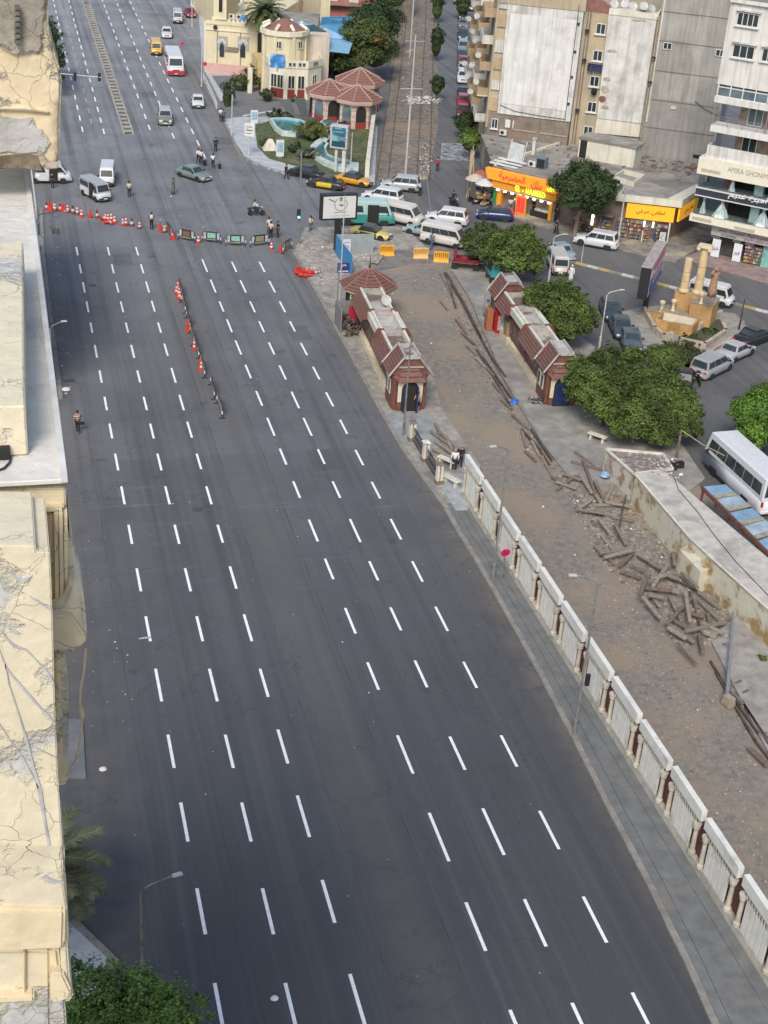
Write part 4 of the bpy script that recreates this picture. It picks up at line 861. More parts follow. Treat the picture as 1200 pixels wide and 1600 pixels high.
pb_('back_wall',.3,6.6,.14,2.4,-.9,-.8,mat('dim_interior',(.06,.06,.055),var=.3,vs=2))
for s0 in (.35,2.6): pb_('poster',s0,s0+.85,.2,2.05,.35,.42,mat('poster_white',(.62,.63,.66),var=.05))
for s0 in (.35,2.6): text('poster_print','جبر',1,mat('navy_print',(.03,.04,.12),var=0),ph,T.M(s0+.42,1.0,.425),fit=(.6,.45))
for s0 in (.1,2.3,3.6): pb_('shutter_box',s0,s0+.9,2.1,2.44,-.1,.25,GREYF)
shelves(ph,T,3.7,4.6,.2,2.0,.1,5);shelves(ph,T,4.7,5.4,.2,2.0,.1,5)
pb_('glass_door',5.5,6.3,.15,2.3,.1,.14,mat('green_glass',(.2,.42,.36),rough=.1,var=.2,vs=1));pb_('pillar',6.4,6.75,.14,3.5,-.2,.4,FRAME)
pb_('neon_tube',6.78,6.84,.9,3.6,.35,.45,mat('blue_neon',(.1,.1,.9),var=0,emit=(.15,.12,1),es=6))
pb_('neon_tube',6.3,6.75,1.9,2.2,.42,.46,mat('blue_neon'))
# ------------------------------------------------------------------ tiled kiosk rows on both platforms
M_bb=mat('red_brown_wall',(.15,.06,.045),rough=.7,var=.25,vs=2.5)
M_trim=mat('grey_trim',(.34,.31,.28),rough=.85,var=.2,vs=2)
M_kroof=mat('stained_screed',(.42,.40,.36),rough=.95,var=.2,vs=.9,col2=(.15,.11,.085),c2s=.45,c2lo=.47,c2hi=.54,bump=.3)
M_cr=mat('cream_block',(.60,.52,.36),rough=.8,var=.1,vs=1.5)
M_navy=mat('navy_door',(.012,.022,.09),rough=.6,var=.2,vs=3)
def kiosk_row(name,label,x,y,secs,rz=0,Wd=4.0,door=M_navy,octa=None,open_door=False):
 t=thing(name,label,'kiosk',(x,y,.12),rz)
 ez,tz=2.85,4.3;cx=Wd/2;ft=.55;dw=min(.95,cx-.62)
 def block_(y0,y1,i):
  MB().b2(.35,Wd-.35,y0+.3,y1-.1,0,ez).build('wall',M_bb,t)
  b=MB();b.add([(.2,y0+.12,ez),(Wd-.2,y0+.12,ez),(cx+ft,y0+.12,tz-.04),(cx-ft,y0+.12,tz-.04),(.2,y1-.12,ez),(Wd-.2,y1-.12,ez),(cx+ft,y1-.12,tz-.04),(cx-ft,y1-.12,tz-.04)],
   [(0,1,2,3),(7,6,5,4),(0,4,5,1)]);b.build('gable',M_bb,t)
  for s_ in (-1,1):
   b=MB();nrow=7
   for k in range(nrow):
    a0,a1=k/nrow,(k+1)/nrow
    xa,za=cx+s_*(cx-a0*(cx-ft)),ez-.1+a0*(tz-ez+.1);xb,zb=cx+s_*(cx-a1*(cx-ft)),ez-.1+a1*(tz-ez+.1)
    P4=[(xa,y0,za+.05),(xa,y1,za+.05),(xb,y1,zb+.0),(xb,y0,zb+.0)]
    if s_ < 0: P4=P4[::-1]
    b.slab(*P4,.06)
   b.build('tiled_slope',M_tile,t)
   for yy in (y0,y1):
    MB().tube([(cx+s_*cx*1.02,yy,ez-.05),(cx+s_*ft,yy,tz+.05)],.085,4).build('gable_trim',M_trim,t)
  MB().b2(cx-ft,cx+ft,y0-.04,y1+.04,tz-.12,tz+.03).build('flat_crest',M_kroof,t)
  for s_ in (-1,1): MB().b2(cx+s_*ft-.09,cx+s_*ft+.09,y0,y1,tz+.033,tz+.15).build('crest_kerb',M_trim,t)
 def flat_(y0,y1,slopes):
  MB().b2(.85,Wd-.85,y0,y1,0,3.1).build('wall',M_bb,t);MB().b2(.8,Wd-.8,y0+.3,y1-.3,1.0,2.1).build('shop_front',mat('dull_shopfront',(.16,.13,.10),var=.6,vs=2.5),t);MB().b2(.5,Wd-.5,y0+.1,y1-.1,0,.5).build('cream_plinth',M_cr,t)
  MB().b2(.7,Wd-.7,y0+.08,y1-.08,3.05,3.18).build('roof',M_kroof,t)
  for s_ in (-1,1):
   MB().b2(cx+s_*(cx-.82)-.1,cx+s_*(cx-.82)+.1,y0,y1,3.102,3.62).build('parapet',M_creamw,t)
   if slopes:
    b=MB()
    for k in range(5):
     a0,a1=k/5,(k+1)/5;xa,za=cx+s_*(cx+.1-a0*.8),2.5+a0*1.0;xb,zb=cx+s_*(cx+.1-a1*.8),2.5+a1*1.0
     P4=[(xa,y0+.05,za+.05),(xa,y1-.05,za+.05),(xb,y1-.05,zb),(xb,y0+.05,zb)]
     if s_ < 0: P4=P4[::-1]
     b.slab(*P4,.06)
    b.build('tiled_slope',M_tile,t)
   else:
    MB().b2(cx+s_*(cx-.56)-.13,cx+s_*(cx-.56)+.13,y0,y1,2.9,3.5).build('wide_parapet',M_creamw,t)
  for yy in (y0+.1,y1-.1): MB().b2(.75,Wd-.75,yy-.1,yy+.1,3.185,3.55).build('cross_beam',M_trim,t)
  for s_ in (-1,1):
   b=MB();P5=[(cx+s_*(cx+.05),2.8),(cx+s_*(cx-.45),3.7),(cx+s_*(cx-.95),3.7),(cx+s_*(cx-.95),2.8)]
   b.add([(p,y0-.1,z) for p,z in P5]+[(p,y0+.12,z) for p,z in P5],[(0,1,2,3),(7,6,5,4),(0,4,5,1),(1,5,6,2),(2,6,7,3)]);b.build('cheek_wall',M_bb,t)
 for i,(k,y0,y1) in enumerate(secs):
  block_(y0,y1,i) if k == 'G' else flat_(y0,y1,k == 'S')
 ax=[(.35,.95),(cx-dw,-.15),(cx+dw,-.15),(Wd-.35,.95)]
 MB().prism(upright([(.36,1.2),(.36,.9),(cx-dw,-.1),(cx+dw,-.1),(Wd-.36,.9),(Wd-.36,1.2)]),0,2.7).build('apse_wall',M_bb,t)
 MB().b2(cx-dw,cx+dw,-.16,-.103,.75,2.66).build('door_surround',M_cr,t)
 def arch(w_,h,yy,m,nm,z0=.05,th=.05):
  b=MB();pts=[(-w_,z0),(w_,z0),(w_,h-w_)]+[(w_*math.cos(a*math.pi/8),h-w_+w_*math.sin(a*math.pi/8)) for a in range(1,8)]+[(-w_,h-w_)]
  n=len(pts);b.add([(cx+p,yy,z) for p,z in pts]+[(cx+p,yy+th,z) for p,z in pts],[tuple(range(n)),tuple(range(2*n-1,n-1,-1))]+[(i,i+n,(i+1) % n+n,(i+1) % n) for i in range(n)]);return b.build(nm,m,t)
 arch(.66,2.42,-.21,DARK,'arch_frame');d_=arch(.56,2.32,-.235,DARK if open_door else door,'door')
 if open_door:
  for s_ in (-1,1): MB().b2(cx+s_*.5-.06,cx+s_*.5+.06,-.6,-.24,.05,2.1).build('door_leaf',door,t)
 else:
  for zz in (.5,1.0,1.5): MB().b2(cx-.5,cx+.5,-.25,-.236,zz,zz+.05).build('door_rail',mat('door_rail',(.01,.015,.06)),d_)
 b=MB();lo_=[(.15,.65,ez-.15),(cx-dw-.1,-.6,ez-.35),(cx+dw+.1,-.6,ez-.35),(Wd-.15,.65,ez-.15)];hi_=[(cx-ft-.1,.28,3.45),(cx-ft*.8,.22,3.5),(cx+ft*.8,.22,3.5),(cx+ft+.1,.28,3.45)]
 for k in range(3):
  for j in range(3):
   f0,f1=j/3,(j+1)/3;A_=[Vector(lo_[k]).lerp(Vector(hi_[k]),f) for f in (f0,f1)];B_=[Vector(lo_[k+1]).lerp(Vector(hi_[k+1]),f) for f in (f0,f1)]
   up=Vector((0,0,.05));b.slab(A_[0]+up,B_[0]+up,B_[1],A_[1],.07)
 b.build('tiled_hood',M_tile,t)
 MB().b2(cx-dw,cx+dw,.0,.35,3.45,3.55).build('hood_cap',M_trim,t)
 for s_ in (-1,1): MB().b2(cx+s_*(dw+.2)-.1,cx+s_*(dw+.2)+.1,.1,.3,0,2.6).build('pilaster',M_bb,t)
 for yy in (1.2,2.05):
  for s_ in (-1,1): b=MB();xx=cx+s_*(cx-.33);b.b2(xx-.03,xx+.03,yy-.35,yy+.35,1.0,2.2);f=b.build('side_window',M_creamw,t);MB().b2(xx-.045,xx+.045,yy-.24,yy+.24,1.12,2.08).build('pane',GLASS,f)
 if octa:
  oc=thing('octagonal_kiosk','cream kiosk under an octagonal red tiled roof with a spike on top','kiosk',(octa[0],octa[1],.12));n=8;r_=2.6
  MB().lathe([(1.9,0),(1.9,2.9)],(0,0,0),8,a0=R(22.5)).build('wall',M_cr,oc)
  MB().lathe([(2.4,2.7),(2.45,2.92)],(0,0,0),8,a0=R(22.5)).build('eave_board',M_cr,oc)
  b=MB()
  for k in range(8):
   a0,a1=R(22.5+45*k),R(22.5+45*(k+1))
   for j in range(8):
    f0,f1=j/8,(j+1)/8;r0,r1=r_*(1-f0)+.02,r_*(1-f1)+.02;z0,z1=2.95+f0*1.5,2.95+f1*1.5
    b.slab((r0*math.cos(a0),r0*math.sin(a0),z0+.05),(r0*math.cos(a1),r0*math.sin(a1),z0+.05),(r1*math.cos(a1),r1*math.sin(a1),z1),(r1*math.cos(a0),r1*math.sin(a0),z1),.06)
  b.build('tiled_roof',M_tile,oc)
  for k in range(8): a0=R(22.5+45*k);MB().tube([(r_*math.cos(a0),r_*math.sin(a0),3.0),(0,0,4.5)],.05,4).build('hip_tile',mat('hip_tile',(.25,.12,.09)),oc)
  MB().lathe([(.12,4.4),(.09,4.65),(.05,4.75),(.02,5.6)],(0,0,0),6).build('spike',M_black,oc)
  for k in (4,5,6):
   a=R(45*k);c=Vector((math.cos(a),math.sin(a),0));b=MB();p=c*1.8;b.box((p.x,p.y,1.3),(.12,1.1,2.1),a);b.build('opening',DARK,oc)
 return t
kl=kiosk_row('kiosk_row','long row of red tiled kiosks beside the wide road, dark open arched doorway',26.9,94.15,
 [('G',0,2.7),('S',2.8,7.2),('F',7.3,11.5),('S',11.6,16.9)],rz=R(-3.2),Wd=3.35,octa=(29.95,113.4),open_door=True)
kr=kiosk_row('kiosk_row','row of kiosks with red tiled roofs beside the trees, navy blue arched door towards us',39.05,93.7,
 [('G',0,2.7),('S',2.8,7.6),('F',7.7,12.0),('S',12.1,15.5),('G',15.6,18.2)],rz=R(-4),Wd=3.15)
ps=thing('press_stand','red framed magazine stand crammed against the road side of the octagonal kiosk','stand',tuple(g(545,518)),R(0))
MB().b2(-.1,.9,-.1,0,0,2.3).build('red_panel',mat('stand_red',(.35,.015,.03),var=.1),ps)
MB().b2(-.9,-.8,-.6,1.6,0,2.2).b2(-.9,1.2,1.5,1.6,0,2.2).build('frame',GREYF,ps)
bb=[MB() for _ in M_shelfc]
for k in range(90): random.choice(bb).box((random.uniform(-.7,1.3),random.uniform(-1.6,1.4),random.uniform(.1,1.4)),(random.uniform(.15,.4),random.uniform(.1,.3),random.uniform(.05,.3)),random.uniform(0,3))
m=MB();[m.add(q_.v,q_.f,i) for i,q_ in enumerate(bb)];o=m.build('goods',[mat('dull_goods_%d' % i,c,var=.3,vs=4) for i,c in enumerate([(.12,.05,.04),(.1,.1,.11),(.2,.19,.17),(.07,.07,.08),(.05,.05,.05),(.2,.1,.06),(.12,.1,.09)])],ps);o['kind']='stuff'
dd=dish(None,tuple(g(603,478,3.4)),.48,az=-1.3);tag(dd,'white satellite dish on the flat roof behind the octagonal kiosk','satellite dish')
def fridge(x,y,m,label,w_=.8,h=1.9,rz=0,glass=True):
 t=thing('drinks_fridge',label,'fridge',(x,y,.18),rz);MB().box((0,0,h/2),(w_,.75,h)).build('cabinet',m,t,bevel=.03)
 if glass: MB().box((0,-.385,h*.52),(w_*.8,.03,h*.7)).build('glass_door',mat('lit_fridge',(.55,.55,.55),var=.5,vs=4,rough=.2),t);MB().box((0,-.39,h*.93),(w_*.9,.03,h*.1)).build('header',m,t)
 return t
p=g(791,521);fridge(p.x-.6,p.y,mat('fridge_red',(.45,.01,.02),rough=.35,var=.1),'red drinks fridge with a white lit door at the right kiosk row',1.1,rz=.05)
p=g(783,519);fridge(p.x-1.15,p.y+.3,mat('fridge_side',(.32,.12,.06),var=.1),'narrow brown panelled cabinet left of the red fridge',.55,glass=False)
p=g(805,533);fridge(p.x-.5,p.y-.1,mat('crate_ply',(.27,.19,.11),rough=.8,var=.25,vs=5),'tall plywood crate stack right of the red fridge',1.15,1.75,glass=False)
p=g(772,505);t=thing('sweets_stand','sloping stand of red and orange packets beside the right kiosks','stand',tuple(p),0)
bb=[MB() for _ in M_shelfc]
for k in range(80): random.choice(bb).box((random.uniform(-.5,.4),random.uniform(-1.2,1.3),random.uniform(.2,1.7)),(random.uniform(.12,.3),random.uniform(.1,.25),random.uniform(.05,.25)),random.uniform(0,3))
m=MB();[m.add(q_.v,q_.f,i) for i,q_ in enumerate(bb)];o=m.build('goods',M_shelfc,t);o['kind']='stuff'
MB().b2(-.6,.5,-1.3,1.4,0,.18).tube([(-.6,1.4,0),(-.6,1.4,2.2)],.04,4).tube([(-.6,-1.3,0),(-.6,-1.3,2.2)],.04,4).build('frame',M_metal,t)
t2=MB().lathe([(.02,0),(.4,.1),(.42,.45),(.3,.62),(.02,.68)],(0,0,2.0),10).build('round_cushion',mat('orange_fabric',(.65,.12,.03),var=.1),t)
p=g(838,632);t=thing('rubbish_heap','heap of coiled wire and rubbish at the corner of the blue door kiosk','rubbish heap',tuple(p));b=MB()
for k in range(50): a=random.uniform(0,6.3);r_=random.uniform(0,.7);b.box((r_*math.cos(a),r_*math.sin(a)*.8,.2+random.uniform(0,.3)),(.28,.07,.06),random.uniform(0,3),random.randrange(2))
b.build('scraps',[mat('scrap_dark',(.06,.055,.05)),mat('scrap_pale',(.3,.29,.27))],t)['kind']='stuff'
# ------------------------------------------------------------------ concrete balustrade along the reservation
M_bal=mat('white_precast',(.64,.625,.565),rough=.8,var=.07,vs=1.2,col2=(.42,.40,.35),c2s=.8,c2lo=.56,c2hi=.72)
M_balc=mat('cream_precast',(.47,.43,.35),rough=.8,var=.14,vs=2,col2=(.33,.30,.25),c2s=1.1,c2lo=.5,c2hi=.65)
M_redw=mat('oxblood_wall',(.14,.05,.042),rough=.85,var=.2,vs=2)
SP_=3.66
def bal_bay(t,y0,shared={}):
 """one precast bay running from y0 back towards us; origin at its far end"""
 if not shared:
  L=SP_-.42
  b=MB();b.b2(-.05,.35,-SP_,0,0,.42);shared['plinth']=(b.mesh('plinth',M_balc),)
  b=MB();b.b2(.20,.30,-SP_+.001,-.001,.422,2.1);shared['back']=(b.mesh('red_wall',M_redw),)
  b=MB();b.b2(-.11,.17,-L-.02,-.02,2.3,2.83);shared['header']=(b.mesh('header',M_bal),)
  b=MB();b.b2(-.02,.198,-L+.3,-.35,1.98,2.295);shared['frieze']=(b.mesh('frieze',mat('dark_frieze',(.13,.12,.10),var=.3,vs=4)),)
  b=MB()
  for k in range(11): b.b2(-.07,.0,-.5-k*.225-.09,-.5-k*.225,2.0,2.29)
  shared['dentil']=(b.mesh('dentils',M_balc),)
  b=MB();b.b2(-.05,.05,-.325,0,0,1.5);shared['slat']=(b.mesh('slat',M_bal),)
  b=MB();b.lathe([(.19,0),(.19,.16),(.14,.2),(.125,.28),(.105,1.25),(.12,1.3),(.17,1.36),(.17,1.5),(.21,1.52),(.21,1.62)],(0,0,0),10);shared['col']=(b.mesh('column',M_balc,smooth=False),)
 def put(nm,key,loc,par):
  o=bpy.data.objects.new(nm,shared[key][0]);COL.objects.link(o);o.parent=par;o.location=loc;return o
 bay=put('bay','plinth',(0,y0,0),t)
 put('red_wall','back',(0,0,0),bay);put('header','header',(random.uniform(-.02,.02),0,random.uniform(-.015,.015)),bay);put('frieze','frieze',(0,0,0),bay);put('dentils','dentil',(0,0,0),bay)['kind']='stuff'
 for k in range(5): put('slat','slat',(random.uniform(-.008,.008),-.60-k*.405,.46),bay)
 for yy in (-.26,-SP_+.68): put('column','col',(-.02,yy,.422),bay)
bw=thing('balustrade','long white precast balustrade wall with paired columns beside the pavement','balustrade',(29.0,0,.12),R(.25));bw.scale=(1,1,1.13)
for k in range(15): bal_bay(bw,80.2-k*SP_)
MB().b2(-.1,.5,-SP_*15+80.1,80.3,-.2,-.003).build('footing',M_balc,bw)
M_pier=mat('pier_cream',(.55,.52,.42),rough=.85,var=.15,vs=3)
for i,(x,y,lbl) in enumerate(((643,690,'first leaning cream fence pier, nearest the kiosks, with its cap askew'),(664,722,'middle cream fence pier with cap and twin fluted faces broken'),(685,757,'cream fence pier nearest the balustrade, with two fluted faces and a small cap'))):
 p=g(x,y);t=thing('fence_pier',lbl,'pier',(p.x,p.y,.12),R(3));
 MB().box((0,0,.12),(.55,.55,.24)).build('base',mat('brown_stone',(.17,.13,.10),var=.2),t)
 for s_ in (-.13,.13): MB().box((s_,0,.85),(.19,.4,1.2),0,0,.85).build('shaft',M_pier,t)
 MB().box((0,0,1.52),(.6,.5,.14),0,0,.5,(.15*(i == 0),.1)).build('cap',mat('brown_stone') if i != 1 else M_pier,t)
for a,c in (((645,690),(661,716)),((666,724),(682,750))):
 p,q_=g(*a),g(*c);t=thing('low_fence','dark iron fence panel between cream piers, %s the kiosks' % ('nearest' if a[0] == 645 else 'farther from'),'fence');b=MB()
 u=q_-p;L=u.length;az=math.atan2(u.y,u.x)
 b.box(((p+q_)/2)+Vector((0,0,.3)),(L*.95,.18,.3),az);b.build('kerb_wall',mat('fence_base',(.09,.088,.085),var=.2),t)
 for zz in (.62,1.15): MB().box(((p+q_)/2)+Vector((0,0,zz)),(L*.93,.05,.05),az).build('rail',M_black,t)
 for k in range(12): b=MB();c_=p+u*(.06+.88*k/11);b.box((c_.x,c_.y,.87),(.03,.03,.6),az);b.build('bar',M_black,t)
for i,(x,y,rz,lb_) in enumerate(((697,730,R(-55),'tipped cream concrete bench beside the middle fence pier'),(704,760,R(-62),'cream concrete bench by the pale wet patch'),(932,692,R(-50),'pale concrete bench at the edge of the trees'))):
 p=g(x,y);t=thing('bench',lb_,'bench',(p.x,p.y,.12),rz);MB().box((0,0,.52),(1.5,.45,.1)).build('seat',M_pier,t,bevel=.02)
 for s_ in (-.5,.5): MB().box((s_,0,.235),(.16,.36,.46),0,0,.8).build('leg',M_pier,t)
wp=MB();pts=PX([(672,735),(700,740),(722,750),(735,778),(730,800),(712,800),(700,780),(688,760)]);wp.prism(upright(pts),.12,.128);structure(wp.build('pale_floor_slab',mat('pale_wet_slab',(.34,.36,.36),rough=.5,var=.2,vs=1.5)))
wp=MB();pts=PX([(600,648),(672,650),(690,700),(664,708),(640,690),(618,690)]);wp.prism(upright(pts),.119,.126);structure(wp.build('kiosk_apron',mat('apron',(.26,.27,.265),var=.2,vs=1)))
# ------------------------------------------------------------------ low flat building and wall right of the reservation
lo=thing('flat_roofed_store','long low building with a pale flat roof and rust-stained cream side wall','building')
M_stain=plaster('stained_wall',(.58,.54,.42),(.36,.24,.10),.50,.60,crack=1.0,bs=5)
M_flat=mat('pale_flat_roof',(.46,.43,.38),rough=.9,var=.15,vs=1.4,col2=(.30,.27,.23),c2s=.45,c2lo=.5,c2hi=.66,bump=.3)
zr=2.25
poly=[g(993,742,zr),g(1042,739,zr),g(1200,872,zr),g(1330,990,zr),g(1290,1035,zr),g(1200,952,zr),g(1117,877,zr),g(1079,842,zr)]
poly=[tuple(p[:2]) for p in poly]
MB().prism(upright(poly),0,zr-.16).build('wall',M_stain,lo)
c=Vector((sum(p[0] for p in poly)/len(poly),sum(p[1] for p in poly)/len(poly)))
MB().prism(upright([tuple(c+(Vector(p)-c)*1.012) for p in poly]),zr-.155,zr).build('roof',M_flat,lo)
for i in (4,5,6,7):
 a,d=Vector(poly[i]),Vector(poly[(i+1) % 8]);MB().box(((a.x+d.x)/2,(a.y+d.y)/2,zr+.03),((d-a).length,.16,.05),ang(a,d)).build('roof_upstand',M_creamw,lo)
b=MB();nb_=[g(1061,857,1.6),g(1085,848,1.6),g(1122,884,1.6),g(1095,893,1.6)];b.prism(upright([tuple(p[:2]) for p in nb_]),0,1.6);b.build('lower_annexe',M_stain,lo,bevel=.02)
b=MB();b.tube([tuple(g(x,y,zr+.02)) for x,y in ((1053,745),(1060,765),(1090,800),(1115,835),(1150,878),(1200,930))],.025,5);tag(b.build('roof_cable',M_black),'thin black cable snaking over the pale flat roof','cable')
sh=thing('ruined_shed','small roofless-looking shed with graffiti side wall and rubbish on its roof','shed');zr2=2.0
poly=[tuple(g(x,y,zr2)[:2]) for x,y in ((946,703),(1035,711),(1051,735),(990,742))]
MB().prism(upright(poly),0,zr2-.12).build('wall',plaster('graffiti_wall',(.52,.48,.40),(.33,.21,.17),.5,.58,crack=1.5),sh)
MB().prism(upright(poly),zr2-.117,zr2).build('roof',mat('rubbish_roof',(.22,.18,.15),var=.4,vs=4,bump=.8,col2=(.4,.38,.35),c2s=2.5,c2lo=.55,c2hi=.6),sh)
for i in range(4):
 a,d=Vector(upright(poly)[i]),Vector(upright(poly)[(i+1) % 4]);MB().box(((a.x+d.x)/2,(a.y+d.y)/2,zr2+.09),((d-a).length,.14,.16),ang(a,d)).build('parapet',M_creamw,sh)
aw=thing('blue_awning','row of faded blue sheets on a rusty steel frame beside the white bus','awning')
M_rust=mat('rusty_steel',(.16,.065,.04),rough=.85,var=.3,vs=5);M_fb=[mat('faded_blue',(.19,.31,.42),rough=.8,var=.2,vs=1.3),mat('faded_blue2',(.30,.38,.44),rough=.8,var=.2,vs=1.3),mat('faded_tan',(.30,.27,.21),rough=.9,var=.2)]
zA_=2.3;A0_,A1_=g(1098,762,zA_),g(1230,893,zA_);B0_,B1_=g(1132,760,zA_),g(1262,878,zA_)
for s_,e in ((A0_,A1_),): MB().box((s_+e)/2,((e-s_).length,.25,.25),ang(s_,e)).build('beam',M_rust,aw)
for k in range(6):
 f0,f1=k/6+.01,(k+1)/6-.012;z_=Vector((0,0,.14+.03*(k % 2)))
 MB().slab(A0_.lerp(A1_,f0)+z_,A0_.lerp(A1_,f1)+z_,B0_.lerp(B1_,f1)+z_*1.5,B0_.lerp(B1_,f0)+z_*1.5,.04).build('sheet',M_fb[k % 2],aw)
 b=MB();p=A0_.lerp(A1_,f0);b.box((p.x,p.y,1.1),(.12,.12,2.2));b.build('post',M_rust,aw)
 MB().slab(A0_.lerp(A1_,f1-.03)+z_*1.3,A0_.lerp(A1_,f1+.012)+z_*1.3,B0_.lerp(B1_,f1+.012)+z_*1.7,B0_.lerp(B1_,f1-.03)+z_*1.7,.03).build('tan_strip',M_fb[2],aw)
# ------------------------------------------------------------------ monument on the island
mo=thing('monument','ochre stepped monument with two stone columns, an open basin and a draped statue base','monument')
M_och=mat('ochre_stone',(.42,.255,.10),rough=.8,var=.16,vs=1.6,col2=(.36,.21,.085),c2s=.6);M_och2=mat('ochre_dark',(.30,.19,.05),rough=.7,var=.12);M_sand=mat('sandstone',(.58,.43,.24),rough=.85,var=.15,vs=1.6,bump=.3);M_cap=mat('capping_stone',(.26,.225,.18),rough=.9,var=.2,vs=2)
F0,F1=(55.0,108.22),(57.62,106.09)
MW=Wall(F0,F1)
def mb_(name,s0,s1,z0,z1,o0,o1,m,par=mo,bevel=0): return MW.box(MB(),s0,s1,z0,z1,o0,o1).build(name,m,par,bevel=bevel)
ml=3.35;tz_=1.15
mb_('basin_wall',0,ml,.13,tz_,-.16,0,M_och);mb_('basin_front_panel',1.2,2.25,.13,tz_-.03,.002,.05,M_och2)
mb_('basin_wall',0,.16,.13,tz_,-2.4,-.162,M_och);mb_('basin_wall',ml-.16,ml,.13,tz_,-2.4,-.162,M_och)
mb_('basin_floor',.16,ml-.16,.13,.35,-2.3,-.162,mat('basin_floor',(.26,.24,.20),var=.2))
mb_('basin_back',.16,ml-.16,.352,tz_-.1,-2.4,-2.3,mat('basin_cream',(.62,.56,.42),var=.08))
mb_('water',1.1,ml-.2,.352,.42,-2.25,-1.3,mat('green_mat',(.04,.075,.06),rough=.4,var=.2))
mb_('terrace',-.1,ml+.1,.13,tz_-.02,-3.6,-2.402,M_och);mb_('terrace_cap',-.15,ml+.1,tz_-.018,tz_+.05,-3.6,-2.38,M_cap)
mb_('left_wing',-1.4,-.12,.13,.85,-3.5,-2.5,M_och);mb_('left_wing_cap',-1.45,-.12,.852,.92,-3.5,-2.45,M_cap)
mb_('column_pedestal',.55,2.95,.13,2.75,-5.2,-3.602,M_och);mb_('statue_pedestal',2.97,4.3,.13,2.4,-5.2,-2.55,M_och);mb_('statue_pedestal',2.3,2.965,.13,2.4,-3.6,-2.55,M_och)
mb_('statue_pedestal_cap',2.25,4.1,2.402,2.48,-3.6,-2.5,M_cap);mb_('statue_pedestal_cap',2.97,4.35,2.402,2.48,-5.2,-3.602,M_cap);mb_('pedestal_cap',.5,2.965,2.752,2.82,-5.25,-3.604,M_cap)
for px_,py_,pt_,cap_,r_ in ((1068,455,392,False,.36),(1090,457,378,True,.38)):
 zt=2.82;p=g(px_,py_,zt)
 hgt_=(3.0 if not cap_ else 3.95)
 cc=MB().lathe([(r_*1.35,0),(r_*1.35,.15),(r_*1.1,.25),(r_,.35),(r_*.97,hgt_*.5),(r_*.9,hgt_)],(p.x,p.y,zt),16).build('column',M_sand,mo,smooth=False)
 for z_ in (.33,.62): MB().lathe([(r_*1.01,0),(r_*1.01,.03)],(p.x,p.y,zt+hgt_*z_),16).build('drum_joint',mat('joint_brown',(.30,.20,.10)),cc)
 b=MB()
 if cap_:
  b.lathe([(r_*.9,0),(r_*1.3,.2),(r_*1.5,.3)],(p.x,p.y,zt+hgt_),12);b.box((p.x,p.y,zt+hgt_+.38),(1.25,.95,.16),MW.a)
  for s_ in (-.5,.5):
   c_=Vector((p.x,p.y,zt+hgt_+.2))+Vector((MW.u.x,MW.u.y,0))*s_;b.tube([c_-Vector((MW.n.x,MW.n.y,0))*.45,c_+Vector((MW.n.x,MW.n.y,0))*.45],.2,10)
  b.build('ionic_capital',mat('pale_sandstone',(.60,.50,.34),rough=.85,var=.15,vs=3),cc)
 else: b.lathe([(r_*.92,0),(r_*.92,.06),(r_*.7,.07)],(p.x,p.y,zt+hgt_),16);b.build('broken_top',mat('pale_sandstone',(.60,.50,.34)),cc)
for px_,py_,z_ in ((1051,485,1.2),(1095,474,2.48),(1033,487,.9)):
 p=g(px_,py_,z_);MB().lathe([(.2,0),(.15,.08),(.12,.5),(.16,.65),(.25,.8),(.27,.98),(.16,1.05)],(p.x,p.y,z_),10).build('urn',mat('pale_sandstone',(.60,.50,.34)),mo)
M_pl=mat('planter_stone',(.40,.34,.26),rough=.9,var=.2,vs=1.5)
def pxwall(name,pts,h,t_,m,z0=.13,par=mo):
 for a,c_ in zip(pts,pts[1:]):
  a,c_=g(*a),g(*c_);MB().box(((a.x+c_.x)/2,(a.y+c_.y)/2,z0+h/2),((c_-a).length+t_*.9,t_,h),ang(a,c_)).build(name,m,par)
pxwall('planter_wall',[(1006,491),(1022,521),(1036,533),(1048,530)],.55,.3,M_pl)
pxwall('planter_wall',[(1092,519),(1124,499)],.75,.3,M_pl);pxwall('planter_wall',[(1064,538),(1100,546),(1133,524),(1128,514)],.5,.3,M_pl);pxwall('planter_wall',[(1088,553),(1104,556),(1143,531)],.18,.25,M_pl)
MB().prism(upright(PX([(1094,521),(1122,505),(1130,515),(1130,524),(1100,543),(1068,536)])),.14,.45).build('planting_bed',mat('bed_soil',(.07,.075,.04),var=.4,vs=5,bump=.8),mo)
st=thing('statue','terracotta statue of a draped figure raising one arm on the monument','statue')
# ------------------------------------------------------------------ station corner: cream villas, octagonal pavilions, garden
sv=thing('station_villa','cream villa with a round turret under a faceted red roof','building')
M_vill=mat('villa_cream',(.62,.55,.37),rough=.85,var=.06,vs=.6,streak=.2);M_vw=mat('villa_white',(.66,.62,.48),rough=.85,var=.06,vs=.6,streak=.2)
TC=(38.6,199.6);TR=3.2
def ngon(c,r_,n,a0=0,sx=1): return [(c[0]+r_*math.cos(a0+2*math.pi*k/n)*sx,c[1]+r_*math.sin(a0+2*math.pi*k/n)) for k in range(n)]
MB().prism(ngon(TC,TR,12),0,8.0).build('turret_wall',M_vill,sv)
MB().prism(ngon(TC,TR+.3,12),8.0,8.6).build('turret_cornice',M_vw,sv)
P=ngon(TC,TR-.2,10);MB().prism(P,8.6,9.9,top=[(TC[0]+(x-TC[0])*.08,TC[1]+(y-TC[1])*.08) for x,y in P]).build('turret_roof',M_tilefar,sv)
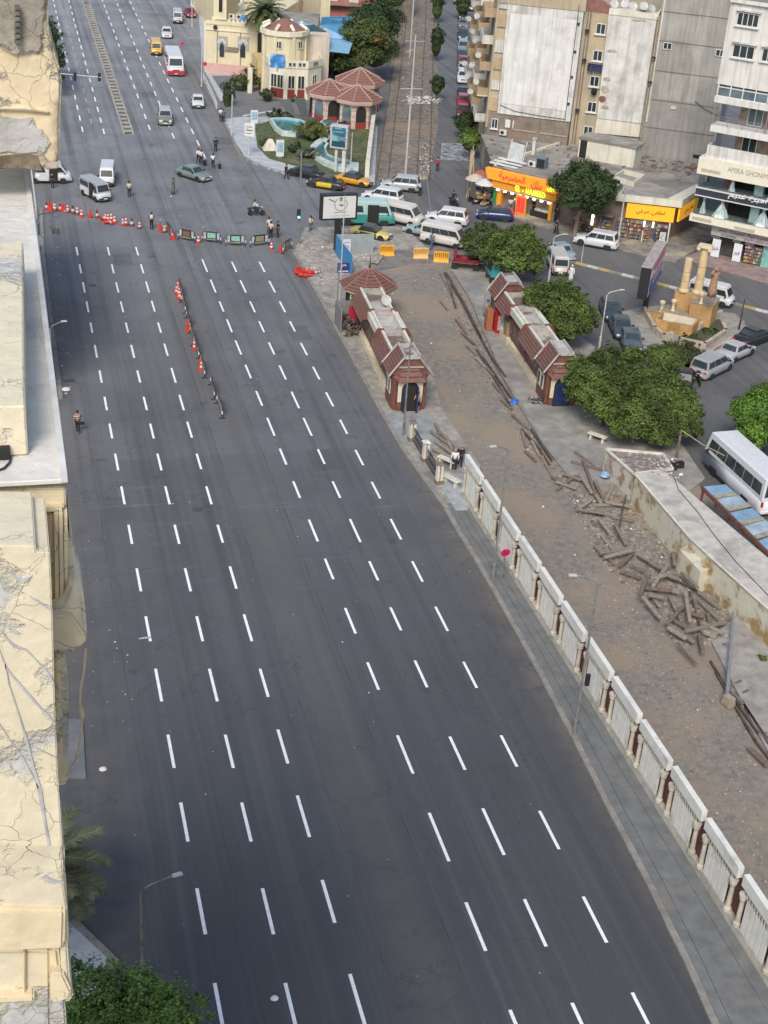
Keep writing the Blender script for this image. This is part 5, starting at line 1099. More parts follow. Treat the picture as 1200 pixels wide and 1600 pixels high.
for k in range(8):
 a=2*math.pi*k/8+.2;c_=Vector((math.cos(a),math.sin(a),0));p=Vector((*TC,0))
 MB().tube([p+c_*(TR+.1)+Vector((0,0,8.75)),p+c_*(TR-1.0)+Vector((0,0,9.3))],.26,4).build('cornice_horn',M_vw,sv)
 MB().box((TC[0]+(TR-.02)*math.cos(a),TC[1]+(TR-.02)*math.sin(a),4.0),(.25,.45,7.9),a).build('pilaster',M_vill,sv)
low=[(35.7,199.5),(36.0,196.4),(37.9,194.8),(41.0,194.6),(43.3,196.6),(43.6,200.5),(36.4,201.0)]
MB().prism(upright(low),0,4.2).build('wall',M_vw,sv);U=upright(low)
for i in range(len(U)):
 a,d=Vector(U[i]),Vector(U[(i+1) % len(U)]);MB().box(((a.x+d.x)/2,(a.y+d.y)/2,4.72),((d-a).length,.22,1.0),ang(a,d)).build('parapet',M_vw,sv)
MB().prism(upright([(41.6,199.4),(45.0,199.8),(46.0,208),(40,208)]),0,7.6).build('wing',mat('wing_pinkish',(.60,.52,.42),rough=.85,var=.08,vs=.5,streak=.3),sv)
for p0,p1,sl_ in (((36.0,196.4),(37.9,194.8),(.75,1.75)),((37.9,194.8),(41.0,194.6),(.85,2.2)),((41.0,194.6),(43.3,196.6),(1.4,))):
 fw=Wall(p0,p1)
 for s_ in sl_: window(fw,sv,s_,2.35,.95,1.8,.02,cols=2,frame=M_vw,sill=False);fw.box(MB(),s_-.5,s_+.5,.1,1.35,.02,.06).build('red_panel',mat('dado_red',(.22,.03,.03)),sv)
 for s_ in sl_: window(fw,sv,s_-.25,4.75,.38,.42,.13,cols=1,frame=GREYF,sill=False);window(fw,sv,s_+.3,4.75,.38,.42,.13,cols=1,frame=GREYF,sill=False)
for a,z in ((245,6.9),(300,6.9)):
 aa=R(a);q_=.25;fw=Wall((TC[0]+TR*math.cos(aa-q_),TC[1]+TR*math.sin(aa-q_)),(TC[0]+TR*math.cos(aa+q_),TC[1]+TR*math.sin(aa+q_)))
 window(fw,sv,(fw.p1-fw.p).length/2,z,.8,1.0,.12,cols=2,frame=M_vw,sill=False)
bsb=thing('roof_board','blue advertising board on the parapet of the turreted villa','sign');p=g(434,112,4.6)
MB().box((p.x,p.y+.3,5.9),(2.0,.15,1.8),R(-25)).build('board',mat('board_blue',(.03,.17,.42),var=.3,vs=1.5,col2=(.3,.45,.6),c2s=1.1),bsb);MB().box((p.x,p.y+.35,4.8),(.15,.15,.5)).build('post',M_metal,bsb)
cv=thing('castle_villa','pale yellow villa with crenellated parapet and two pointed windows in grey sunburst surrounds','building')
cw=Wall(g(322,114),g(401,121));Lc=(cw.p1-cw.p).length
MB().prism(upright([tuple(cw.pt(s_,0,o)[:2]) for s_,o in ((0,0),(Lc,0),(Lc+2,-26),(1.5,-26))]),0,6.9).build('wall',M_vill,cv)
cw.box(MB(),0,Lc,.01,1.5,.003,.12).build('pink_plinth',mat('plinth_pink',(.55,.33,.30),var=.08),cv)
cw.box(MB(),-.1,Lc+.1,6.1,6.25,.003,.15).build('string_course',M_vw,cv)
cw.box(MB(),-.1,Lc+.1,6.9,7.4,-.3,.1).build('parapet',M_vill,cv)
for k in range(9): b=MB();s_=3.0+k*.62;cw.poly(b,[(s_,7.4),(s_+.6,7.4),(s_+.3,7.9)],-.25,.05);b.build('merlon',M_vw,cv)
MB().prism(upright([tuple(cw.pt(s_,0,o)[:2]) for s_,o in ((.5,-.5),(Lc-.3,-.5),(Lc-.3,-3.6),(.7,-3.6))]),6.92,6.98).build('roof',mat('grey_felt',(.17,.17,.17),var=.15),cv)
MB().prism(upright([tuple(cw.pt(s_,0,o)[:2]) for s_,o in ((.2,-4),(2.1,-4),(2.3,-12),(.4,-12))]),6.9,12.5).build('tower',M_vill,cv)
MB().prism(upright([tuple(cw.pt(s_,0,o)[:2]) for s_,o in ((Lc-2.6,-4),(Lc-.3,-4),(Lc,-12),(Lc-2.4,-12))]),6.9,12.5).build('tower',M_vill,cv)
cw.box(MB(),1.0,1.5,8,12,-3.95,-3.9).build('window',DARK,cv)
for k in range(3): ac_unit(cv,cw,3.0+k*1.1,7.6,-3.8)
b=MB();p=cw.pt(4.9,7.6,-2.2);b.box(p,(.9,1.6,.12),cw.a,0,1,(R(30),0));b.build('blue_sheet',M_blue,cv)
for px_,py_ in ((347,67),(380,68)):
 s_,z=cw.px(px_,py_);sb=cw.box(MB(),s_-.8,s_+.8,z-.95,z+.95,.003,.1).build('sunburst_surround',mat('surround_grey',(.33,.33,.32),var=.1),cv)
 for k in range(7):
  a=R(15+25*k);b=MB();r0,r1=.3,.72;cw.poly(b,[(s_+math.cos(a-.09)*r0,z-.1+math.sin(a-.09)*r0),(s_+math.cos(a-.13)*r1,z-.1+math.sin(a-.13)*r1),(s_+math.cos(a+.13)*r1,z-.1+math.sin(a+.13)*r1),(s_+math.cos(a+.09)*r0,z-.1+math.sin(a+.09)*r0)],.103,.14);b.build('ray',FRAME,sb)
 cw.poly(MB(),[(s_-.33,z-1.9),(s_+.33,z-1.9),(s_+.33,z-.4),(s_,z+.15),(s_-.33,z-.4)],.103,.15).build('window',GLASS,cv)
s_,z=cw.px(362,77);cw.box(MB(),s_-1.0,s_+1.0,z-.4,z+.3,.003,.1).build('name_plate',M_brown,cv)
MB().tube([cw.pt(1.6,1.5,.08),cw.pt(1.65,6.0,.08)],.04,4).tube([cw.pt(5.0,1.5,.08),cw.pt(5.0,6.3,.08)],.04,4).build('wire',M_black,cv)
MB().disc(cw.pt(1.35,6.55,.25),.3,(cw.n.x,cw.n.y,0),.35,12).build('loudspeaker',M_black,cv)
fl=Wall(tuple(cw.pt(1.5,0,-26)[:2]),tuple(cw.pt(0,0,0)[:2]))
for k in range(6):
 s_=3+k*4.2;window(fl,cv,s_,4.0,1.1,2.4,.02,cols=1,frame=GREYF,sill=False);fl.box(MB(),s_+1.7,s_+2.1,.1,7.2,.003,.3).build('pilaster',M_vw,cv)
for x0 in (0,):
 wv=Wall(g(396,118),g(413,150));b=MB();p=g(401,128);b.box((p.x+.3,p.y,1.8),(1.3,5.0,3.6),0,0,1.0);b.build('entrance_wing',mat('villa_orange',(.58,.44,.22),var=.1),cv);b=MB();p=g(390,145);b.box((p.x,p.y,1.7),(.6,.6,3.4));b.build('gate_pillar',M_vw,cv)
bhh=thing('blue_roofed_hall','market hall under faded blue metal roofs beside the villa','hall')
def roofq(name,pts,z,m,par,t_=.12):
 P_=[g(x,y,zz) for (x,y),zz in zip(pts,z)];b=MB();b.slab(*P_,t_);return b.build(name,m,par)
roofq('roof',[(436,46),(512,50),(490,38),(433,30)],[8.2,8.2,9.4,9.4],M_blue,bhh)
roofq('roof',[(503,78),(545,83),(552,64),(503,60)],[5.6,5.6,6.4,6.4],mat('pale_blue_sheet',(.20,.38,.52),rough=.5,var=.1),bhh)
roofq('roof',[(503,60),(552,64),(560,40),(503,40)],[6.4,6.4,8,8],M_blue,bhh)
roofq('roof',[(500,40),(560,40),(548,26),(503,27)],[8.0,8.0,9.2,9.2],M_blue,bhh)
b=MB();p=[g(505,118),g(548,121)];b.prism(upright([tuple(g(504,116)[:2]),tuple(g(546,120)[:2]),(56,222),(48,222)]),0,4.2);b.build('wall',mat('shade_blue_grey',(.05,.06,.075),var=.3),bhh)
for k in range(7): b=MB();p=g(506+k*6,117);b.box((p.x,p.y-.15,2.6),(.15,.15,5.2));b.build('post',M_metal,bhh)
MB().prism(upright([tuple(g(x,y,8.5)[:2]) for x,y in ((436,15),(500,22),(497,38),(434,30))]),0,8.5).build('flat_roof_block',M_roofc,bhh)
MB().prism(upright([(49,225),(50.5,225),(50,236),(48.5,236)]),0,10.2).build('gable_end',M_vill,bhh)
rd=thing('red_brick_house','red rendered house with white balcony doors behind the blue roofs','building');b=MB();p0,p1=g(487,42),g(550,45);b.prism(upright([(52.5,242),(61.5,240),(64,256),(54,258)]),0,9);b.build('wall',mat('salmon_render',(.38,.15,.11),var=.15,vs=1),rd)
rw=Wall((52.5,242),(61.5,240))
for s_ in (2.2,5.6): window(rw,rd,s_,6.6,1.5,2.4,.02,cols=2,glass=M_white,sill=False,name='balcony_door')
rw.box(MB(),.3,7.6,4.9,5.1,.003,1.2).build('balcony',M_brown,rd)
for nm,poly,h,m in (('pale building seen beyond the blue roofs',[(38,236),(50,236),(50,250),(38,250)],8,M_brown),('plain building at the top behind the tall date palm',[(36,240),(48,252),(48,262),(34,262)],10,M_cream),('low brown building behind the tall trees by the railway',[(60,262),(74,260),(76,280),(62,282)],5,M_brown)):
 simple_block('house',nm,'building',poly,h,m)
def pavilion(px_,py_,r_,ze,za,label,sc_=1,arches=True):
 p=g(px_,py_);t=thing('octagonal_pavilion',label,'pavilion',(p.x,p.y,.05),group='octagonal stone pavilions with red tiled roofs')
 MB().lathe([(r_*.8,0),(r_*.8,ze)],(0,0,0),8,a0=R(22.5)).build('wall',mat('banded_stone',(.50,.42,.34),rough=.85,var=.22,vs=3),t)
 for z in (.9,1.6,2.3): MB().lathe([(r_*.81,z),(r_*.81,z+.16)],(0,0,0),8,a0=R(22.5)).build('stone_band',mat('pink_stone',(.46,.28,.23),var=.15),t)
 MB().lathe([(r_*.97,ze-.35),(r_,ze),(r_,ze+.14),(r_*.9,ze+.16)],(0,0,0),8,a0=R(22.5)).build('eave_board',mat('pink_board',(.52,.36,.30),var=.1),t)
 b=MB();n=8
 for k in range(8):
  a0,a1=R(22.5+45*k),R(22.5+45*(k+1))
  for j in range(6):
   f0,f1=j/6,(j+1)/6;q0_,q1_=r_*(1-f0)+.02,r_*(1-f1)+.02;z0,z1=ze+.18+f0*(za-ze),ze+.18+f1*(za-ze)
   b.slab((q0_*math.cos(a0),q0_*math.sin(a0),z0+.06),(q0_*math.cos(a1),q0_*math.sin(a1),z0+.06),(q1_*math.cos(a1),q1_*math.sin(a1),z1),(q1_*math.cos(a0),q1_*math.sin(a0),z1),.08)
 b.build('tiled_roof',M_tilefar,t)
 for k in range(8): a=R(22.5+45*k);MB().tube([(r_*math.cos(a),r_*math.sin(a),ze+.25),(0,0,za+.22)],.09,4).build('hip_tile',mat('pale_hip',(.36,.24,.2)),t)
 for k in (4,5,6,7):
  a=R(45*k);nn=Vector((math.cos(a),math.sin(a),0));u=Vector((-nn.y,nn.x,0));c_=nn*(r_*.8*math.cos(R(22.5))+.03);b=MB();w_=r_*.2
  pts=[(-w_,.9),(w_,.9),(w_,2.3)]+[(w_*math.cos(q_*math.pi/6),2.3+w_*math.sin(q_*math.pi/6)) for q_ in range(1,6)]+[(-w_,2.3)]
  m_=len(pts);b.add([c_+u*x+Vector((0,0,z)) for x,z in pts]+[c_+nn*.06+u*x+Vector((0,0,z)) for x,z in pts],[tuple(range(m_)),tuple(range(m_,2*m_))]+[(i,(i+1) % m_,(i+1) % m_+m_,i+m_) for i in range(m_)]);b.build('arched_opening',DARK if k % 2 == 0 else GLASS2,t)
  b=MB();cc_=c_+nn*.05;b.box((cc_.x,cc_.y,.5),(.1,w_*2.1,.85),a);b.build('red_dado',mat('dado_red'),t)
pavilion(513,187,3.2,3.5,5.0,'leftmost of the three octagonal pavilions by the garden')
pavilion(560,171,3.4,3.7,5.3,'rearmost of the three octagonal pavilions, against the big tree')
pavilion(556,196,3.25,3.5,5.0,'front right octagonal pavilion with dark arch, beside the railway wall')
rwl=thing('boundary_wall','narrow pale wall between the garden and the tram tracks','wall');p0,p1=g(583,196),g(573,278)
for k in range(8):
 a,c_=p0.lerp(p1,k/8),p0.lerp(p1,(k+1)/8);MB().box(((a.x+c_.x)/2,(a.y+c_.y)/2,.9),((c_-a).length*.97,.5,1.8),ang(a,c_)).build('wall_panel',M_creamw,rwl)
M_water=mat('pool_water',(.035,.16,.15),rough=.12,var=.2,vs=.8);M_pool=mat('pool_blue',(.16,.36,.42),rough=.6,var=.15);M_rimp=mat('pool_rim',(.45,.52,.48),rough=.7,var=.15)
def pool(name,label,outer,ratio=.86,h=.6):
 t=thing(name,label,'pool');P_=upright(PX(outer,.2));c_=Vector((sum(p[0] for p in P_)/len(P_),sum(p[1] for p in P_)/len(P_)));n=len(P_)
 I=[tuple(c_+(Vector(p)-c_)*ratio) for p in P_];I2=[tuple(c_+(Vector(p)-c_)*(ratio-.05)) for p in P_]
 b=MB()
 for i in range(n): b.prism(upright([P_[i],P_[(i+1) % n],I[(i+1) % n],I[i]]),.15,.15+h)
 b.build('rim',M_rimp,t);b=MB()
 for i in range(n): b.add([(*I[i],.15+h-.02),(*I[(i+1) % n],.15+h-.02),(*I2[(i+1) % n],.2),(*I2[i],.2)],[(0,1,2,3)])
 b.build('basin',M_pool,t);MB().prism(I,.16,.16+h*.55).build('water',M_water,t)
pool('pool','larger kidney-shaped turquoise garden pool below the angular sculpture',[(421,191),(430,190),(450,190),(470,193),(480,198),(478,208),(462,214),(440,212),(430,205)])
pool('pool','narrow turquoise pool strip right of the round garden bush',[(500,196),(512,190),(522,186),(530,192),(526,202),(510,205)])
pool('curved_channel','curving pale blue channel under the teal billboard',[(484,234),(492,226),(503,219),(513,222),(506,234),(510,246),(530,255),(560,260),(560,270),(530,268),(505,258),(490,248)],ratio=.7,h=.5)
sc2=thing('garden_sculpture','angular dark grey sculpture of three leaning blades over the pool','sculpture',tuple(g(487,188)));M_sc=mat('slate_metal',(.10,.11,.11),rough=.5,var=.1)
for x0,y0,dx,dy,h,w_ in ((-2.2,0,-1.4,.3,2.6,1.3),(-.9,-.8,-1.0,-.3,3.0,1.2),(1.6,.3,1.0,.4,2.6,1.2),(2.2,-.9,1.6,-.3,2.8,1.4)):
 MB().slab((x0-w_*.25,y0,0),(x0+w_*.25,y0,0),(x0+dx+w_*.6,y0+dy,h),(x0+dx-w_*.6,y0+dy,h),.3).build('blade',M_sc,sc2)
MB().box((0,-.6,.35),(5,1.6,.4)).build('base',M_sc,sc2)
# ------------------------------------------------------------------ vehicles
M_tyre=mat('tyre_rubber',(.02,.02,.02),rough=.85,var=.1);M_rim=mat('wheel_rim',(.35,.35,.36),rough=.35,metal=.6,var=.05)
M_hl=mat('headlight',(.6,.62,.62),rough=.15,var=.02);M_tl=mat('taillight',(.40,.01,.015),rough=.2,var=.02);M_plate=mat('number_plate',(.6,.6,.58),rough=.5,var=.02)
M_trimb=mat('black_trim',(.02,.02,.022),rough=.6,var=.05)
WHL={}
def wheel(t,x,y,r,side):
 key=round(r,2)
 if key not in WHL:
  b=MB();b.lathe([(r*.6,-.11),(r*.96,-.11),(r,-.07),(r,.07),(r*.96,.11),(r*.6,.11)],(0,0,0),18);a=b.mesh('tyre',M_tyre)
  b=MB();b.lathe([(r*.62,-.08),(r*.62,.115),(r*.5,.12),(r*.3,.09),(.05,.1)],(0,0,0),10);WHL[key]=(a,b.mesh('rim',M_rim))
 o=bpy.data.objects.new('wheel',WHL[key][0]);COL.objects.link(o);o.parent=t;o.location=(x,y,r);o.rotation_euler=(R(-90*side),0,0)
 c=bpy.data.objects.new('rim',WHL[key][1]);COL.objects.link(c);c.parent=o
def vehicle(kind,label,rear,front,col,name=None,group=None,door_col=None,roofcol=None,open_door=None,z=0,seed=0,dz=0):
 """x axis forward; front wheels towards 'front'"""
 K=dict(sedan=(4.4,1.72,1.42,.88,1.25,.95,.62,.38),taxi=(4.2,1.65,1.38,.86,1.15,.95,.55,.35),suv=(4.5,1.82,1.68,1.02,1.1,.15,.6,.22),hatch=(4.0,1.7,1.48,.9,.95,.15,.6,.3),
    minivan=(4.7,1.85,1.72,1.0,.9,.1,.8,.2),hiace=(4.85,1.8,2.15,1.08,.35,.03,.75,.06),micro=(4.3,1.62,2.0,1.0,.25,.03,.45,.06),box=(6.2,2.1,2.7,1.25,.3,.02,.5,.05),
    bus=(8.2,2.35,3.0,1.35,.12,.02,.45,.08),pickup=(4.6,1.7,1.5,.92,1.2,1.9,.55,.1))
 L,Wd,H,belt,hood,boot,rkf,rkr=K[kind];H += dz
 A,B=g(*rear,z),g(*front,z);mid=(A+B)/2;rz=ang(A,B)
 nm=name or {'sedan': 'sedan_car','taxi': 'taxi_car','suv': 'suv_car','hatch': 'hatchback_car','minivan': 'minivan','hiace': 'minibus','micro': 'minibus','box': 'microbus','bus': 'bus','pickup': 'pickup_truck'}[kind]
 cat={'sedan': 'car','taxi': 'taxi','suv': 'car','hatch': 'car','minivan': 'car','hiace': 'minibus','micro': 'minibus','box': 'minibus','bus': 'bus','pickup': 'pickup'}[kind]
 t=thing(nm,label,cat,(mid.x,mid.y,z),rz,group);pm=paint(col);dm=paint(door_col) if door_col else pm;rm=paint(roofcol) if roofcol else pm
 h=Wd/2;van=kind in ('hiace','micro','box','bus');gc=.2 if not van else .28;x0,x1=-L/2,L/2
 wr={'bus': .42,'box': .38}.get(kind,.33 if kind in ('suv',) else .30);wb=(x0+L*.19+.05,x1-L*.18)
 if kind == 'bus': wb=(x0+2.0,x1-1.75)
 hz=belt-.06 if not van else belt
 st=[(x0,.86,belt-.28 if not van else belt-.04),(x0+.10,.97,belt-.06),(x0+.45,1,belt),(x0+L*.28,1.0,belt+.01),(0,1.0,belt),(x1-hood-.1,1.0,belt-.01),(x1-max(hood*.5,.3),.98,hz-.07 if not van else belt),(x1-.14,.93,hz-.2 if not van else belt-.05),(x1,.80,hz-.34 if not van else belt-.22)]
 if boot > .5: st[1]=(x0+.1,.95,belt-.1)
 ring=lambda w_,top,s_: [(w_*.90,gc),(w_*.985,gc+.16),(w_,(gc+top)/2+.05),(w_*.965,top-.07),(w_*.88,top),(0,top+.025)]
 b=MB();vs=[];n=11
 for x,wf,top in st:
  rg=ring(h*wf,top,0);pts=[(-a,z_) for a,z_ in rg]+[(a,z_) for a,z_ in rg[::-1][1:]];vs += [(x,y,z_) for y,z_ in pts]
 fs=[];mi=[]
 for i in range(len(st)-1):
  mid_=(st[i][0]+st[i+1][0])/2;dr=1 if (door_col and -L*.24 < mid_ < L*.24) else 0
  for k in range(n-1): fs.append((i*n+k,(i+1)*n+k,(i+1)*n+k+1,i*n+k+1));mi.append(dr if k in (0,1,2,3,6,7,8,9) else 0)
  fs.append((i*n+n-1,(i+1)*n+n-1,(i+1)*n,i*n));mi.append(0)
 fs.append(tuple(range(n)));mi.append(0);fs.append(tuple(range((len(st)-1)*n,len(st)*n))[::-1]);mi.append(0)
 b.v=vs;b.f=fs;b.mi=mi;body=b.build('body',[pm,dm],t,smooth=False)
 bm=bmesh.new();bm.from_mesh(body.data);bmesh.ops.recalc_face_normals(bm,faces=bm.faces);bmesh.ops.bevel(bm,geom=[e for e in bm.edges if e.is_manifold and e.calc_face_angle(0) > .45],offset=.035,segments=2,affect='EDGES');bm.to_mesh(body.data);bm.free();body.data.shade_smooth()
 cb0,cb1=x0+boot,x1-hood;ct0,ct1=cb0+rkr,cb1-rkf;hb=h*.93;ht=h*(.78 if not van else .86);zb=belt-.02;zt=H
 base=[(cb0,-hb),(cb1,-hb),(cb1,hb),(cb0,hb)];top=[(ct0,-ht),(ct1,-ht),(ct1,ht),(ct0,ht)]
 cab=MB().prism(base,zb,zt-.07,top=top).build('cabin',rm,t,bevel=.03);
 rf=MB().prism(top,zt-.069,zt,top=[(ct0+.12,-ht*.9),(ct1-.12,-ht*.9),(ct1-.12,ht*.9),(ct0+.12,ht*.9)]).build('roof',rm,t)
 if van:
  for k in range(3): MB().b2(ct0+.3,ct1-.3,-ht*.6+k*ht*.6-.02,-ht*.6+k*ht*.6+.02,zt+.002,zt+.02).build('roof_rib',rm,rf)
 P=lambda u_,v_,s_: Vector((cb0+(cb1-cb0)*u_,s_*hb,zb)).lerp(Vector((ct0+(ct1-ct0)*u_,s_*ht,zt-.07)),v_)
 v0,v1=(.14,.86) if not van else (.18,.72)
 nwin={'sedan': 2,'taxi': 2,'hatch': 2,'suv': 3,'minivan': 3,'hiace': 4,'micro': 4,'box': 4,'bus': 6,'pickup': 1}[kind]
 for s_ in (-1,1):
  for k in range(nwin):
   gp=.004 if van else .012;u0=.04+.92*k/nwin+gp;u1=.04+.92*(k+1)/nwin-gp
   off=Vector((0,s_*.018,.004));q4=[P(u0,v0,s_)+off,P(u1,v0,s_)+off,P(u1 if k < nwin-1 else u1,v1,s_)+off,P(u0,v1,s_)+off]
   if s_ > 0: q4=q4[::-1]
   m=GLASS
   if open_door == s_ and k == nwin-2: continue
   MB().slab(*q4,.012,0).build('side_window',m,t)
  for x in wb:
   MB().disc((x,s_*(h*.985-.02),wr+.03),wr*1.2,(0,1,0),.06,16).build('wheel_arch',M_trimb,t);wheel(t,x,s_*(h-.13),wr,s_)
  MB().b2(x0+.6,x1-.6,s_*h*.96-.03,s_*h*.96+.03,gc-.04,gc+.05).build('sill',M_trimb,t)
  b=MB();mp=P(.93,.1,s_);b.box((mp.x,mp.y+s_*.14,mp.z+.06),(.12,.2,.14));b.build('mirror',M_trimb,t)
 for e,(uu,nm_) in enumerate(((1,'windscreen'),(0,'rear_window'))):
  c0,c1=P(uu,.12 if not van else .16,-1),P(uu,.12 if not van else .16,1);d0,d1=P(uu,.9 if not van else .8,-1),P(uu,.9 if not van else .8,1)
  sx_=1 if uu else -1;off=Vector((sx_*.02,0,.008));c0,c1,d0,d1=[c0.lerp(c1,.07)+off,c1.lerp(c0,.07)+off,d0.lerp(d1,.09)+off,d1.lerp(d0,.09)+off]
  b=MB();q4=[c0,c1,d1,d0] if uu else [c1,c0,d0,d1];b.slab(*q4,.012);b.build(nm_,GLASS,t)
 if open_door:
  s_=open_door;b=MB();u0,u1=(.55,.72);y=s_*(h+.003)
  b.b2(cb0+(cb1-cb0)*.56,cb0+(cb1-cb0)*.76,s_*h*.6,s_*(h*1.0+.01),gc+.1,zb+(zt-zb)*.78);b.build('open_doorway',DARK,t)
  MB().b2(cb0+(cb1-cb0)*.33,cb0+(cb1-cb0)*.54,s_*(h+.02),s_*(h+.07),gc+.1,zb+.02).build('sliding_door',pm,t)
 zl=(hz-.28) if not van else belt-.38
 for s_ in (-1,1):
  MB().box((x1-.08,s_*h*.66,zl),(.14,h*.34,.17)).build('headlight',M_hl,t,bevel=.02)
  MB().box((x0+.05,s_*h*(.72 if not van else .84),belt-.25 if not van else belt-.3),(.12,h*(.3 if not van else .14),.18 if not van else .4)).build('taillight',M_tl,t,bevel=.015)
 for xx,nm_ in ((x1,'front_bumper'),(x0,'rear_bumper')):
  sg=1 if xx > 0 else -1;MB().box((xx-sg*.04,0,gc+.17),(.18,h*1.72,.22)).build(nm_,pm if kind not in ('micro','taxi') else M_trimb,t,bevel=.04)
  MB().box((xx+sg*.055,0,gc+.2),(.02,.42,.13)).build('number_plate',M_plate,t)
 MB().box((x1-.01,0,zl-.02),(.06,h*.8,.13)).build('grille',M_trimb,t)
 return t
W_=(.56,.56,.55);WC=(.54,.525,.48);S_=(.30,.31,.31);SV=(.36,.37,.37);BK=(.015,.016,.02)
vehicle('hiace','white minibus with its side door open, half hidden by the left building',(38,284),(113,284),W_,open_door=-1)
vehicle('micro','white minibus with a grey roof and open side door, nearest the traffic cones',(133,300),(166,318),W_,roofcol=(.33,.34,.34),open_door=-1)
vehicle('micro','white minibus facing us just behind the one with the open door',(170,272),(166,298),W_)
vehicle('sedan','grey-green saloon car crossing the junction, nose towards the lower right',(285,273),(320,284),(.16,.20,.19))
vehicle('taxi','small white saloon with a dark windscreen near the left traffic lane edge',(308,159),(310,171),W_,name='sedan_car')['category']='car'
vehicle('suv','dusty grey-gold car with a pale roof driving on the far carriageway',(257,182),(259,200),(.19,.19,.16),roofcol=(.36,.37,.36))
vehicle('micro','orange-yellow minibus on the far carriageway',(243,76),(245,91),(.62,.33,.03))
cch=vehicle('bus','white and red coach with a large dark windscreen on the far carriageway',(268,99),(276,123),W_,dz=-.2);MB().box((0,0,.62),(8.3,2.42,.5)).build('red_skirt',paint((.45,.02,.03)),cch)
vehicle('sedan','white car behind the yellow minibus at the far kerb',(260,51),(261,63),W_)
vehicle('micro','white and dark van under the far gantry signs',(277,27),(278,42),(.35,.37,.40))
vehicle('sedan','dark red car parked at the far kerb beside the pale villa',(293,20),(300,30),(.22,.02,.03))
vehicle('sedan','white car at the very top, behind the dark red one',(303,8),(306,18),W_)
vehicle('sedan','black saloon stopped at the garden corner',(500,281),(457,272),BK)
vehicle('taxi','black taxi with bright yellow doors, left of the orange one',(531,297),(487,290),(.03,.03,.03),door_col=(.62,.44,.02),roofcol=(.04,.04,.04))
vehicle('taxi','black taxi with orange doors and bonnet beside the tracks',(531,284),(574,292),(.55,.28,.03),door_col=(.60,.27,.01),roofcol=(.03,.03,.03))
vehicle('suv','silver estate car waiting on the tram tracks, farthest of the white ones',(650,299),(602,294),SV)
vehicle('suv','white off-roader waiting in front of the silver estate car',(624,320),(571,311),W_)
vehicle('box','turquoise microbus with an open side door behind the white billboard',(534,348),(603,350),(.04,.24,.21),roofcol=(.36,.50,.46),open_door=-1,dz=-.15)
vehicle('hiace','cream-white minibus directly behind the turquoise microbus',(598,342),(654,354),WC)
vehicle('taxi','black taxi with cream-yellow bonnet and boot behind the steel hoarding',(548,366),(610,377),(.55,.44,.12),door_col=(.04,.04,.03),roofcol=(.05,.05,.04))
vehicle('sedan','pale blue-grey saloon wedged between two white minibuses',(682,371),(645,364),(.26,.33,.34))
vehicle('suv','white off-roader with red tail lights behind the nearest white minibus',(724,352),(671,345),W_)
vehicle('hiace','white minibus nearest the orange barriers',(667,377),(722,388),WC)
vehicle('hatch','dark blue car parked in front of the bright orange shop',(800,345),(746,340),(.015,.03,.10))
vehicle('suv','white square-backed off-roader driving past the corner shop',(956,389),(906,380),W_,dz=.02)
vehicle('micro','white van seen from behind, left of the street lamp',(876,436),(864,408),WC)
vehicle('sedan','pale blue saloon just beyond the white van by the lamp',(884,407),(862,392),(.25,.32,.38))
vehicle('micro','white minibus driving behind the monument columns',(1083,466),(1136,479),W_)
vehicle('sedan','dark teal-grey car parked nearest the left kerb of the island',(962,505),(975,534),(.05,.07,.08))
vehicle('hatch','dark slate car parked just above the teal-grey one',(948,482),(958,505),(.04,.055,.07))
vehicle('sedan','grey-blue car half under the trees below the island',(980,528),(988,552),(.08,.10,.12))
vehicle('sedan','black saloon parked farthest right along the island',(1158,541),(1194,528),BK)
vehicle('sedan','silver saloon parked between the black one and the minivan',(1128,566),(1166,549),SV)
vehicle('minivan','silver-grey minivan parked below the monument',(1088,593),(1132,571),S_)
vehicle('sedan','black car poking out from the trees beside the motorcycle',(1062,612),(1070,590),BK)
vehicle('sedan','dark red car cut off by the right edge',(1205,617),(1238,604),(.22,.02,.03))
vehicle('bus','large white coach with a row of dark windows beside the blue awning',(1197,800),(1124,732),(.60,.61,.62),dz=-.05)
for i,(y0,y1,kd,c,dc,lb_) in enumerate(((186,174,'sedan',(.13,.03,.04),None,'dark maroon car, nearest parked by the round tree'),(170,160,'hatch',(.40,.02,.03),None,'bright red car parked second in the row'),(157,146,'taxi',(.03,.03,.03),(.03,.03,.03),'black taxi with a yellow tail parked third in the row'),
  (133,121,'suv',W_,None,'white off-roader parked midway along the row'),(117,108,'sedan',(.30,.33,.33),None,'pale grey car just beyond the white off-roader'),(106,99,'sedan',(.28,.04,.06),None,'dull red car parked beyond the pale grey one'),(96,88,'hatch',(.06,.08,.12),None,'dark blue car in the middle of the parked row'),
  (85,74,'minivan',(.22,.27,.26),None,'pale green-grey covered car in the parked row'),(66,55,'minivan',(.05,.055,.065),None,'dark slate covered van in the parked row'),(47,38,'sedan',(.16,.17,.18),None,'mid grey covered car near the far end of the row'),(34,24,'hatch',(.04,.045,.05),None,'almost black car near the far end of the row'))):
 vehicle(kd,lb_,(722.5,y1),(722.5+.6,y0),c,door_col=dc,group='cars parked along the railway street')
for i,(x,y0,y1,kd,c,lb_) in enumerate(((715,8,2,'sedan',(.4,.4,.4),'tiny pale car at the very top of the railway street'),(737,20,11,'micro',(.5,.5,.48),'white van top right of the parked row, against the balconies'))):
 vehicle(kd,lb_,(x,y0),(x,y1),c)
